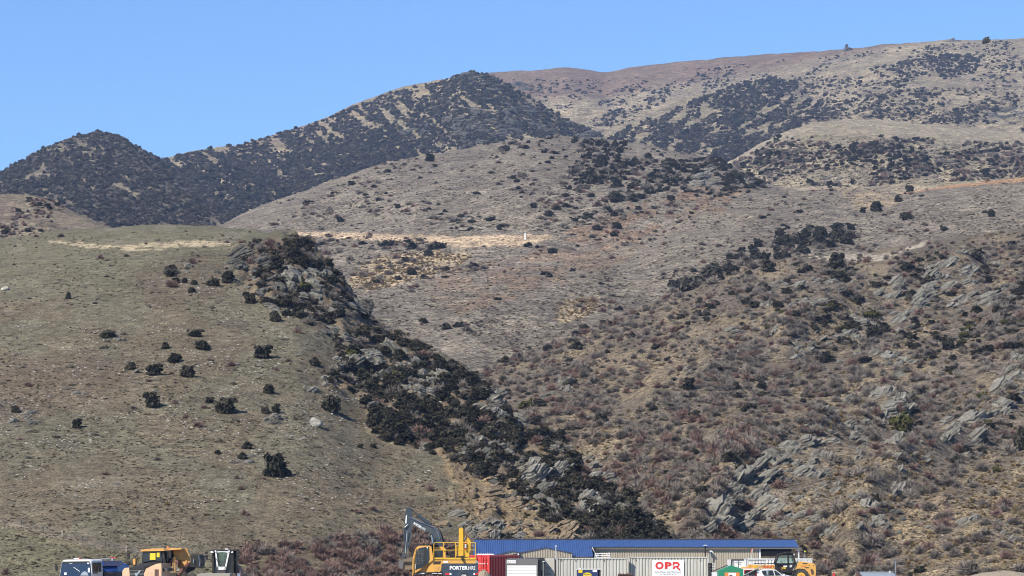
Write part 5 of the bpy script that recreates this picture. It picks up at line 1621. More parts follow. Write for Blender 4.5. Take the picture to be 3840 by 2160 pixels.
# ------------------------------------------------------------------ long shed with the blue roof
def shed():
    YB = 270.0
    r = thing('shed', 'long low shed with a bright blue ribbed roof and beige walls', 'shed', (XW(2380, YB), YB, -.3))
    b = B(YB, r)
    GB = 2225                                             # photo row of the ground here
    # roof: two ribbed slopes from the ridge, the left one reaching lower and further forward
    def slope(x0, x1, ye, de, name):
        n = int((x1 - x0) / 8.0); p = (x1 - x0) / n
        yr, dr = 2023, 5.0
        for i in range(n):
            a = x0 + i * p
            q = [(a, 0), (a + p * .62, 0), (a + p * .70, .045), (a + p * .92, .045), (a + p, 0)]
            for (xa, ha), (xb, hb) in zip(q[:-1], q[1:]):
                b.quad([(xa, ye - ha / b.m, de), (xb, ye - hb / b.m, de), (xb, yr - hb / b.m, dr), (xa, yr - ha / b.m, dr)])
        return b.make(name, K['roof'])
    slope(1776, 2218, 2087, -3.5, 'roof_slope')
    slope(2218, 2992, 2052, 1.0, 'roof_slope')
    b.quad([(1776, 2023, 5.03), (2992, 2023, 5.03), (2992, 2090, 13), (1776, 2090, 13)]); b.make('back_roof_slope', K['roof'])
    b.box(1770, 2020, 3008, 2023.6, 4.7, 5.3); b.make('ridge_cap', K['ridge'])
    b.prism([(1776, 2087.5), (2218, 2087.5), (2218, 2089.5), (1776, 2089.5)], -3.7, -3.45); b.make('gutter', K['ridge'])
    b.box(2218, 2052.2, 2992, 2054, .75, .98); b.make('gutter', K['ridge'])
    # walls
    b.ribs(2230, 2840, 2054, GB, 1.1, 6.5, .04, .55); b.make('wall', K['beige'])
    b.ribs(2140, 2213, 2089, GB, -3.42, 6.5, .05, .55); b.make('wall', K['beige'])
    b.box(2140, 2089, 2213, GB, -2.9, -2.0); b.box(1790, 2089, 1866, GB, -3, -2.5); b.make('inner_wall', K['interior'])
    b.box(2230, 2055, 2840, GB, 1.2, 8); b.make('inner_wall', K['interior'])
    b.box(2211, 2052, 2232, GB, .6, 1.4); b.make('recess_shade_panel', K['interior'])  # black block: shade of the wall recess put into the colour
    b.tube([(2219, 2052, .4), (2229, 2075, .4), (2229, 2120, .4)], .05, 5); b.make('corner_flashing', K['white'])
    # open bay on the right
    b.box(2840, 2054.5, 2993, 2059, 1.0, 1.3); b.make('fascia', K['white'])
    b.box(2842, 2059, 2849, GB, 1.1, 1.5); b.make('post', K['white'])
    b.box(2989, 2059, 2993.5, GB, 1.1, 1.4); b.make('post', K['white'])
    b.box(2982, 2060, 2986, GB, 7.5, 7.8); b.make('post', K['dark'])
    for y in (2064, 2074, 2084):
        b.tube([(2842, y + 6, 1.3), (2849, y, 1.3)], .05, 4)
    b.make('bracing', K['black'])
    b.prism([(2849, 2058), (2989, 2058), (2989, 2069), (2849, 2069)], 7.5, 12); b.make('underside_shade_strip', K['interior'])  # black strip: shade under the bay roof put into the colour
    # two gables in front of the left part
    def gable(x0, xa, x1, ye0, ya, ye1, d, deep):
        top = lambda x: ye0 + (ya - ye0) * (x - x0) / (xa - x0) if x < xa else ya + (ye1 - ya) * (x - xa) / (x1 - xa)
        b.ribs(x0, x1, lambda x: top(x) + 2, GB, d, 6.0, .05, .55); b.make('gable_wall', K['beige'])
        b.prism([(x0, ye0 + 3), (xa, ya + 3), (x1, ye1 + 3), (x1, GB), (x0, GB)], d + .08, d + deep); b.make('gable_core', K['interior'])
        b.prism([(x0 - 4, ye0 + 2.5), (xa, ya), (x1 + 4, ye1 + 2.5), (x1 + 4, ye1 - .2), (xa, ya - 2.8), (x0 - 4, ye0 - .2)], d - .08, d + deep); b.make('gable_roof', K['ridge'])
    gable(1866, 1921, 1944, 2079, 2066, 2071, -5.6, 2.0)
    gable(1946, 2045, 2140, 2072, 2054, 2073, -5.2, 2.0)
    b.prism([(1889, 2084), (1941, 2075), (1944, 2079), (1891, 2090)], -6.6, -5.7); b.make('awning', K['black'])
    b.prism([(1894, 2091), (1944, 2082), (1944, 2150), (1894, 2150)], -5.66, -5.62); b.make('door_panel', K['beigec'])
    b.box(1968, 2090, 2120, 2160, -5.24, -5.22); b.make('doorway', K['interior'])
    b.wheel(1943, 2077, 3.2, -6.7, -6.3, 10); b.make('flood_lamp', K['white'])
    b.box(1862, 2114, 1897, 2121, -6.4, -6.2); b.make('white_rail', K['white'])
    # small fittings on roof and wall
    b.box(2377, 2058, 2382, 2100, 1.2, 1.4); b.make('white_post', K['white'])
    b.tube([(2640, 2046, .3), (2641, 2092, .3)], .06, 6); b.make('vent_pipe', K['black'])
    b.prism([(2632, 2046), (2648, 2046), (2644, 2043.5), (2636, 2043.5)], .1, .6); b.make('vent_cowl', K['white'])


shed()


# ------------------------------------------------------------------ containers
def container(px0, px1, yt, yb, Y, mat, label, group='shipping containers', pitch=12.0, deep=2.4, end=None, name='shipping_container', lug=True):
    r = thing(name, label, 'container', (XW((px0 + px1) / 2, Y), Y, -.3), group)
    b = B(Y, r)
    b.ribs(px0 + 5, px1 - 5, yt + 5, yb - 4, .03, pitch, .05, .5); b.make('ribbed_side', mat)
    b.box(px0 + 4, yt + 4, px1 - 4, yb - 3, .11, deep); b.make('body', mat)
    b.box(px0, yt + 1, px1, yt + 5.5, 0, .12); b.make('top_rail', mat)
    b.box(px0, yb - 6, px1, yb, 0, .12); b.make('bottom_rail', mat)
    for x in (px0, px1 - 6):
        b.box(x, yt + 1, x + 6, yb, -.02, .14); b.make('corner_post', mat)
        b.box(x - .5, yt - 1, x + 6.5, yt + 5, -.04, .16); c = b.make('corner_casting', mat)
        b.wheel(x + 3, yt + 2, 1.5, -.05, -.035, 8); b.make('casting_hole', K['black'], c)
    return r, b


r, b = container(2085, 2352, 2091, 2216, 222, K['beigec'], 'grey beige container left of the one with the red lettered sign')
for x in (2105, 2157, 2264):
    b.box(x - 1.5, 2101, x + 1.5, 2105, 0, .03); b.make('lashing_ring', K['dark'])
# its end doors, seen at the left corner
b.box(2042, 2092, 2078, 2216, .3, .45); b.make('open_door', K['beigec'])
for y in (2129, 2152):
    b.box(2043, y, 2064, y + 2, .27, .3); b.make('door_bar', K['dark'])
r, b = container(2354, 2651, 2087, 2216, 222.5, K['beigec'], 'grey beige container carrying a white sign with big red letters')
b.box(2441, 2100.5, 2559.5, 2176, -.03, -.01); sg = b.make('sign_board', K['sign'])
lettering(b, 'O', 2453, 2106.5, 2484, 2135.5, -.036, K['redt'], sg, .055)
lettering(b, 'P', 2488, 2107.5, 2514, 2134.5, -.036, K['redt'], sg, .06)
b.prism([(2517.5, 2107.5), (2535, 2107.5), (2541, 2110.5), (2544, 2116), (2542, 2123), (2538, 2126.5), (2547.5, 2137), (2542.5, 2140.5), (2530, 2128), (2526, 2128), (2524.5, 2134.5), (2517.5, 2134.5), (2517.5, 2126),
         (2526, 2122), (2534, 2122), (2537, 2118), (2535, 2114.5), (2524, 2114.5), (2524, 2120), (2517.5, 2122)], -.036, -.032); b.make('lettering', K['redt'], sg)
lettering(b, 'INDUSTRIAL ELECTRICIANS', 2451, 2143, 2549, 2150, -.036, K['letter'], sg, .0)
for i, x in enumerate(range(2475, 2527, 5)):
    b.box(x, 2154 + (i % 2) * .6, x + 3.2, 2156.4, -.036, -.033)
b.make('small_print', K['letter'], sg)
for x in (2380, 2620):
    b.box(x - 1.5, 2097, x + 1.5, 2101, 0, .03); b.make('lashing_ring', K['dark'])
r, b = container(2786, 3037, 2093, 2215, 246, K['whitec'], 'long white container behind the telehandler')
for x in range(2805, 2860, 12):
    b.box(x, 2101, x + 6, 2102.4, -.02, 0)
b.make('vent_slots', K['grey'])

# white container end-on, with black frame
r = thing('shipping_container', 'white container seen door-end on, with a black frame, above the green tent', 'container', (XW(2762, 248), 248, -.3), 'shipping containers')
b = B(248, r)
b.box(2739, 2100, 2783, 2212, .05, 6); b.make('body', K['whitec'])
for x0_, y0_, x1_, y1_ in ((2735.5, 2097.5, 2786.5, 2101), (2735.5, 2101, 2739, 2212), (2783, 2101, 2786.5, 2212)):
    b.box(x0_, y0_, x1_, y1_, 0, .2); b.make('frame', K['black'])
for x in (2743.5, 2761):
    b.box(x, 2102, x + 1.2, 2212, .0, .05); b.make('door_seam', K['grey'])
lettering(b, 'NZ0  202021 2', 2749, 2108.5, 2781, 2111.5, .04, K['letter'], None, .02)
lettering(b, '2201', 2764, 2114, 2773, 2117, .04, K['letter'], None, .02)

# red container
YR = 236.0
r = thing('shipping_container', 'red container with a dark shaded side, right of the excavator', 'container', (XW(1835, YR), YR, -.3), 'shipping containers')
b = B(YR, r, -.42, 1835)
def xr(px):                                               # photo columns on the turned front face
    return 1835 + (px - 1835) / math.cos(-.42)
b.box(xr(1752), 2083, xr(1835), 2216, .06, 6.0); b.make('body', K['red'])
for x0_, x1_ in ((1752, 1757), (1800, 1804), (1830, 1836)):
    b.box(xr(x0_), 2082, xr(x1_), 2216, 0, .1); b.make('door_frame', K['red'])
for y0_, y1_ in ((2082, 2087), (2100, 2102), (2135, 2138)):
    b.box(xr(1757), y0_, xr(1830), y1_, .02, .08); b.make('rail', K['red'])
for x in (1790, 1812, 1822):
    b.tube([(xr(x), 2088, -.03), (xr(x), 2200, -.03)], .03, 5); b.make('lock_rod', K['red'])
lettering(b, 'U10 020401 2', xr(1792), 2111.5, xr(1830), 2116, -.01, K['sign'], None, .02)
for i in range(18):
    d0_ = .25 + i * .31
    b.box(xr(1835) + .6, 2088, xr(1835) + 2.6, 2212, d0_, d0_ + .15)
b.make('side_ribs', K['redside'])  # side ribs in the container's own red
b.box(1770, 2078.5, 1848, 2081, .3, .5)
for x in range(1776, 1848, 9):
    b.box(x, 2074, x + 1.3, 2079, .3, .5)
b.make('roof_rack', K['white'])

# grey cabin with a white roller door
YC_ = 219.0
r = thing('site_cabin', 'dark grey cabin with a white roller door in front of the shed gables', 'cabin', (XW(1960, YC_), YC_, -.3))
b = B(YC_, r, -.16, 1900)
xc = lambda px: 1900 + (px - 1900) / math.cos(.16)
b.box(xc(1897), 2098, xc(2014), 2218, .12, 1.6); b.make('body', K['grey'])
b.box(xc(1896), 2097, xc(2016), 2118.5, 0, .2); b.make('header', K['grey'])
b.box(xc(1896), 2118.5, xc(1900), 2218, 0, .2); b.make('jamb', K['grey'])
b.box(xc(2011), 2118.5, xc(2016), 2218, 0, .2); b.make('jamb', K['grey'])
for i in range(9):
    b.box(xc(1900.4), 2119.2 + i * 10.5, xc(2010.6), 2129 + i * 10.5, .03, .1); b.make('door_slat', K['white'])
b.box(xc(1901), 2101, xc(1934), 2112.5, -.03, -.005); sgn = b.make('notice', K['sign'])
lettering(b, 'No. 23', xc(1903), 2103, xc(1916), 2110, -.036, K['letter'], sgn, .01)
for y in (2103.5, 2107):
    b.box(xc(1919), y, xc(1931), y + 1.3, -.036, -.031)
b.make('small_print', K['letter'], sgn)
b.box(xc(1900), 2094.5, xc(2012), 2097, .2, 1.5); b.make('roof', K['grey'])
b.box(xc(2016) + .3, 2100, xc(2016) + 1.5, 2218, .2, 1.5); b.make('side_panel', K['black'])  # black panel: the cabin's shaded side put into its colour
# dark rack right of it
r = thing('tool_rack', 'black upright rack between the grey cabin and the first container', 'rack', (XW(2030, 221), 221, -.3))
b = B(221, r)
b.box(2019, 2099, 2042, 2216, .6, 1.4); b.make('back_panel', K['black'])
b.tube([(2036, 2108, .4), (2036, 2216, .4)], .05, 6); b.make('rail', K['chrome'])
b.prism([(2020, 2147), (2026, 2136), (2030, 2134), (2028, 2150), (2023, 2156)], .5, .58); b.make('tool', K['navy'])
b.box(2034, 2104, 2042, 2107, .3, .6); b.make('bracket', K['white'])

# navy cabinet with the yellow oval
r = thing('power_cabinet', 'navy blue cabinet with a yellow oval badge in front of the first container', 'cabinet', (XW(2205, 217), 217, -.3))
b = B(217, r)
b.box(2162, 2136, 2240, 2216, .02, 1.2); b.make('body', K['blue'])
b.box(2160, 2133.5, 2250, 2136, -.02, 1.3); b.make('lid', K['white'])
b.box(2240, 2136, 2250, 2216, .1, 1.2); b.make('vent_side', K['black'])
b.prism([(2200 + 16 * math.cos(t * .3142), 2156 + 9 * math.sin(t * .3142)) for t in range(20)], .005, .018); bd = b.make('badge', K['logo'])
for x in range(2189, 2212, 4):
    b.box(x, 2152, x + 2.6, 2156, -.002, .003)
b.make('badge_mark', K['letter'], bd)
b.box(2167, 2137.5, 2182, 2148, .005, .015); b.make('sticker', K['logo'])
b.box(2220, 2137.5, 2236, 2145, .005, .015); b.make('sticker', K['sign'])
b.tube([(2172, 2133, .3), (2176, 2130.5, .3), (2180, 2133, .3)], .03, 5); b.make('lifting_eye', K['chrome'])
# rusty bin
r = thing('waste_bin', 'black bin with a rusty orange rim below the gap between the two containers', 'bin', (XW(2343, 216), 216, -.3))
b = B(216, r)
b.prism([(2316, 2155), (2370, 2155), (2366, 2216), (2320, 2216)], 0, 1.2); b.make('bin_body', K['black'])
b.box(2315, 2152.5, 2371, 2155, -.03, 1.25); b.make('rim', K['rust'])
for x, h in ((2322, 4), (2335, 2.5), (2350, 3.5), (2362, 3)):
    b.prism([(x - 4, 2153), (x + 4, 2153), (x + 2, 2153 - h), (x - 2, 2153 - h * .8)], .2, .8); b.make('scrap', K['rust'])

# frame on top of the first container, mast, flags, poles
r = thing('ladder_frame', 'white tube frame lying on top of the first container', 'frame', (XW(2256, 223), 223, 2.3))
b = B(223, r)
for q in ([(2229, 2076, 0), (2284, 2076, 0)], [(2229, 2083, 0), (2284, 2083, 0)], [(2231, 2090, 0), (2284, 2090, 0)], [(2230, 2076, .4), (2243, 2091, .4)], [(2272, 2078, .4), (2286, 2091, .4)], [(2230, 2072, .2), (2229, 2092, .2)], [(2281, 2072, .2), (2286, 2091, .2)], [(2233, 2090, .2), (2243, 2077, .2)]):
    b.tube(q, .028, 5); b.make('tube', K['white'])
r = thing('camera_mast', 'thin guyed mast with a white ball camera in front of the gable', 'mast', (XW(2083, 224), 224, 2.3))
b = B(224, r)
b.tube([(2083.5, 2098, 0), (2083.5, 2052, 0)], .03, 6); b.make('pole', K['white'])
b.wheel(2083.5, 2049, 3.6, -.12, .12, 10); b.make('camera_ball', K['white'])
b.wheel(2083.5, 2050, 1.6, -.16, -.12, 8); b.make('lens', K['black'])
for x in (2073, 2119):
    b.tube([(2083.5, 2064, 0), (x, 2094, 0)], .012, 4); b.make('guy_wire', K['dark'])
r = thing('warning_flag', 'small pink-orange flag on a thin stick in front of the beige wall', 'flag', (XW(2812, 244), 244, 2.4))
b = B(244, r)
b.tube([(2811, 2093, 0), (2815, 2060, 0)], .02, 5); b.make('stick', K['white'])
b.prism([(2809, 2066), (2813, 2059), (2817, 2057), (2814, 2065), (2815, 2073), (2810, 2072)], 0, .03); b.make('cloth', paint('faded_flag', (.55, .16, .12), .8, 0))
r = thing('survey_pole', 'thin pole with a lime yellow ball behind the right end of the white container', 'pole', (XW(3010, 247), 247, 2.3))
b = B(247, r)
b.tube([(3010, 2094, 0), (3010, 2070, 0)], .025, 5); b.tube([(3010, 2080, 0), (3003, 2094, 0)], .02, 4); b.make('pole', K['chrome'])
b.wheel(3010, 2067, 2.6, -.08, .08, 10); b.make('ball', K['lime'])
r = thing('light_tower', 'dark folded machine with a small lamp mast at the right end of the signed container', 'machine', (XW(2668, 220), 220, -.3))
b = B(220, r)
b.box(2653, 2112, 2666, 2216, .3, 1.4); b.make('frame', K['black'])
b.tube([(2655, 2110, .2), (2660, 2085, .2), (2657, 2075, .2), (2662, 2066, .2)], .04, 5); b.make('mast', K['chrome'])
b.prism([(2657, 2064), (2664, 2065), (2670, 2071), (2668, 2073), (2662, 2069), (2656, 2069)], .1, .3); b.make('lamp_head', K['white'])
for x, y in ((2657, 2122), (2660, 2134), (2656, 2146), (2661, 2152)):
    b.wheel(x, y, 4, .15, .28, 10); b.make('hose_reel', K['dark'])
for i in range(4):
    b.box(2666, 2112 + i * 6, 2676, 2114 + i * 6, .2, .3)
b.box(2674, 2110, 2676, 2140, .2, .3); b.make('grille', K['white'])
b.box(2663, 2146, 2692, 2216, -.2, 1.0); b.make('white_case', K['white'])
b.prism([(2663, 2142), (2720, 2118), (2724, 2118), (2724, 2120.5), (2700, 2130), (2668, 2144)], -.1, .05); b.make('loading_arm', K['dark'])

# green peaked tent
r = thing('green_shelter', 'green peaked shelter with an orange and white poster', 'shelter', (XW(2735, 214), 214, -.3))
b = B(214, r)
b.prism([(2690, 2141), (2736, 2122), (2740, 2122), (2780, 2134), (2780, 2216), (2690, 2216)], 0, 2.0); b.make('tarp', K['green'])
b.prism([(2735, 2118), (2740, 2119), (2743, 2123), (2732, 2124)], .2, .5); b.make('peak_cap', K['green'])
b.box(2711, 2147, 2766, 2180, -.03, -.01); ps = b.make('poster', K['orange'])
b.box(2725, 2148, 2752, 2178, -.04, -.031); b.make('poster_panel', K['sign'], ps)
b.prism([(2727, 2157), (2731, 2155), (2738, 2156), (2741, 2162), (2730, 2164)], -.045, -.041); b.make('poster_mark', K['rust'], ps)

# tin hut, flue, heaps
r = thing('tin_hut', 'small hut with a grey-blue tin roof, brown gable trim and a thin flue', 'hut', (XW(3285, 232), 232, -.3))
b = B(232, r)
b.quad([(3216, 2146, 1.5), (3346, 2147, 1.5), (3356, 2170, -.6), (3230, 2170, -.6)]); b.make('roof', K['tin'])
for i in range(9):
    x = 3224 + i * 13.5
    b.tube([(x, 2145.6, 1.48), (x + 12, 2169.5, -.62)], .025, 4)
b.make('roof_seams', K['tin'])
b.box(3214, 2144.5, 3348, 2147, 1.35, 1.6); b.make('ridge_cap', K['tin'])
b.prism([(3204, 2150), (3214, 2166), (3230, 2216), (3200, 2216), (3194, 2166)], .2, 1.2); b.make('gable_wall', K['beigec'])
b.tube([(3192, 2170, .1), (3204, 2147, .1), (3217, 2147, 1.4)], .10, 4); b.tube([(3204, 2147, .1), (3219, 2170, .1)], .10, 4); b.make('gable_trim', K['brown'])
b.box(3225, 2170, 3352, 2216, -.4, 2.0); b.make('wall', K['beigec'])
b.tube([(3346.5, 2175, 0), (3346.5, 2104, 0)], .045, 7); fl = b.make('flue', K['chrome'])
b.box(3343.5, 2101.5, 3349.5, 2104, -.06, .06); b.make('flue_cap', K['dark'], fl)
b.box(3330, 2142, 3336, 2150, 1.3, 1.5); b.make('small_vent', K['white'])


def heap(name, label, px, py, w, h, Y, mat, seed, cap=None):
    g = np.random.default_rng(seed)
    r_ = thing(name, label, 'heap', (XW(px, Y), Y, -.35))
    n, k = 26, 10
    V = []; Fc = []
    m_ = Y / F
    top = ZW(py - h, Y) + .35
    for j in range(k + 1):
        t = j / k
        for i in range(n):
            a = 2 * math.pi * i / n
            rr = (1 - t ** 2.4) ** .7 * w * m_ * .5 * (1 + .35 * (t + .2)) * (1 + .22 * (fbm(math.cos(a) * 3 + 9 + t, math.sin(a) * 3 + 9 + t, seed, 3) - .5))
            V.append((math.cos(a) * rr, math.sin(a) * rr * 1.1, top * t ** .9 + g.uniform(-.05, .05) * (0 < t)))
    for j in range(k):
        for i in range(n):
            q = j * n + i; p = j * n + (i + 1) % n
            Fc.append((q, p, p + n, q + n))
    Fc.append(tuple(k * n + i for i in range(n)))
    o = bpy.data.objects.new('soil', mesh_np('soil', V, Fc, mat)); COL.objects.link(o); o.parent = r_
    if cap:
        o2 = bpy.data.objects.new('grass_cover', mesh_np('grass_cover', *tussock_patch(seed, w * m_ * .42, top), cap)); COL.objects.link(o2); o2.parent = r_
        o2['kind'] = 'stuff'
    return r_


def tussock_patch(seed, rad, top):
    g = np.random.default_rng(seed)
    V = []; Fc = []
    for i in range(500):
        a = g.uniform(0, 6.28); rr = rad * g.uniform(.1, .8)
        x, y = math.cos(a) * rr, math.sin(a) * rr
        z = top * (1 - rr / rad * .75) - .25
        k = len(V)
        for dx, dz in ((-.06, 0), (.06, 0), (g.uniform(-.1, .1), g.uniform(.2, .5))):
            V.append((x + dx, y, z + dz))
        Fc.append((k, k + 1, k + 2))
    return V, Fc


heap('soil_heap', 'pale soil heap with a green grassy top in the lower right corner', 3750, 2152, 300, 12, 226, K['soil'], 3, K['grass'])
heap('rubble_heap', 'small pale rubble heap between the excavator and the red container', 1815, 2150, 62, 14, 224, K['soil'], 5)
r = thing('hose_arch', 'black hose curving up beside the tin hut', 'hose', (XW(3414, 228), 228, -.3))
b = B(228, r)
b.tube([(3404, 2200, 0), (3405, 2162, 0), (3409, 2157, 0), (3415, 2155.5, 0), (3421, 2157, 0), (3425, 2163, 0), (3426, 2200, 0)], .035, 6); b.make('hose', K['black'])
r = thing('marker_post', 'short red marker post with white caps at the foot of the right slope', 'post', (XW(3116, 236), 236, -.3))
b = B(236, r)
b.box(3112.5, 2149, 3120, 2216, 0, .15); b.make('red_board', K['redt'])
for x in (3111, 3121):
    b.wheel(x, 2147, 1.6, 0, .1, 8); b.make('white_cap', K['white'])
r = thing('marker_post', 'white marker post beside the dirt track on the middle knoll', 'post', tuple(at_hill(1969, 900)))
b = B(WL[r.name].y, r)
b.box(1966.5, 874, 1971.5, 902, 0, .4); b.make('post', K['white'])


# ------------------------------------------------------------------ blue water tanker
def tanker():
    Y = 193.0
    r = thing('tanker_truck', 'white-cabbed truck with a dark blue water tank, leftmost of the machines', 'truck', (XW(330, Y), Y, -.3))
    b = B(Y, r, -.30, 296)
    sx = lambda px: 296 + (px - 296) / math.cos(.30)
    L, R = sx(233), sx(360)
    front = [(L, 2200), (L + 2, 2150), (L + 9, 2110), (L + 15, 2102), (R - 12, 2100), (R - 4, 2106), (R, 2150), (R, 2200)]
    back = [(L + 2, 2200), (L + 3, 2150), (L + 9, 2108), (L + 15, 2099), (R - 12, 2097), (R - 4, 2102), (R, 2150), (R, 2200)]
    b.loft([(front, .05), (back, .35), (back, 1.7)]); cab = b.make('cab', K['white'])
    b.prism([(L + 4, 2154), (L + 10.5, 2113), (R - 8, 2110), (R - 3, 2150), (R - 3, 2162), (L + 4, 2163)], -.01, .04); ws = b.make('windscreen', BGLASS, cab)
    b.prism([(L + 11, 2112.5), (L + 15, 2106), (R - 12, 2104.5), (R - 8, 2109.5)], -.03, .05); b.make('visor', K['black'], cab)
    b.tube([(L + 60, 2127, -.03), (L + 85, 2143, -.03)], .02, 4); b.make('wiper', K['white'], ws)
    for x, y, w, h in ((L + 22, 2147, 9, 9), (R - 15, 2129, 8, 17), (L + 42, 2109, 12, 4), (R - 18, 2109, 8, 5)):
        b.box(x, y, x + w, y + h, -.025, -.012); b.make('paper', K['sign'], ws)
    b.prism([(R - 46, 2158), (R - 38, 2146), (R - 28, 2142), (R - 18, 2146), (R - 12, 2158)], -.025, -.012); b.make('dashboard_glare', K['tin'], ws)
    # side door and window on the right
    b.box(R - 1, 2110, R + 1.2, 2152, .2, .95); b.make('side_window', DGLASS, cab)
    b.box(R - 1, 2109, R + 1.2, 2146, 1.08, 1.45); b.make('side_window', DGLASS, cab)
    b.box(R, 2150, R + .4, 2196, .3, 1.0); b.make('door', K['white'], cab)
    b.box(L + 44, 2093, L + 68, 2096.5, .5, .7); b.make('beacon_bar', K['white'])
    b.box(L + 66, 2092.5, L + 72, 2096.5, .5, .7); b.make('red_beacon', K['lamp'])
    b.prism([(L + 41, 2096), (L + 46, 2096), (L + 44, 2085), (L + 41, 2084.5)], .5, .65); b.make('air_horn', K['black'])
    for s in ((L - 2, 2113, L - 14, 2113), ):
        b.tube([(L + 4, 2112, .1), (L - 14, 2112, 0), (L - 15, 2118, 0)], .02, 4)
        b.tube([(L - 14, 2138, 0), (L - 2, 2154, .1)], .015, 4)
        b.make('mirror_arm', K['black'])
        b.prism([(L - 17, 2118), (L - 9, 2117), (L - 6, 2138), (L - 14, 2140)], -.05, .05); b.make('mirror', K['black'])
    # tank
    def oval(cx, rx, cy, ry, n=24):
        return [(cx + math.cos(2 * math.pi * i / n) * rx, cy + math.sin(2 * math.pi * i / n) * ry) for i in range(n)]
    tk = oval(297, 62, 2158, 46)
    k = len(b.V)
    b.loft([(tk, 2.1), (tk, 6.6)]); t = b.make('tank', [K['tank'], K['tanklow']], None, True)
    zc = ZW(2150, Y) - WL[t.name].z
    for p in t.data.polygons:
        if p.center.z < zc:
            p.material_index = 1  # lower part of the tank browner than the top
    b.loft([(oval(297, 63.5, 2158, 47.5), 2.0), (oval(297, 63.5, 2158, 47.5), 2.14)]); b.make('tank_rim', K['black'])
    b.loft([(oval(297, 63, 2158, 47), 6.5), (oval(297, 63, 2158, 47), 6.62)]); b.make('tank_rim', K['tank'])
    b.prism([(300, 2122), (338, 2120), (352, 2124), (352, 2104), (300, 2106)], 2.2, 5.2); b.make('coaming', K['tank'])
    b.tube([(314, 2106, 3.0), (317, 2098, 3.2), (330, 2097, 4.0), (333, 2105, 4.2)], .03, 5); b.make('hand_rail', K['white'])
    b.box(325, 2092, 345, 2095, 4.4, 4.6); b.make('beacon_bar', K['lamp'])
    b.box(328, 2095, 331, 2106, 4.4, 4.6); b.make('beacon_post', K['white'])
    b.box(L + 4, 2196, R - 2, 2214, .3, 6.6); b.make('chassis', K['black'])
    for d in (.6, 4.6, 5.7):
        for x in (L + 8, R - 12):
            b.tube([(x - 7, 2232, d), (x + 7, 2232, d)], .48, 14); b.make('wheel', K['rubber'])


tanker()


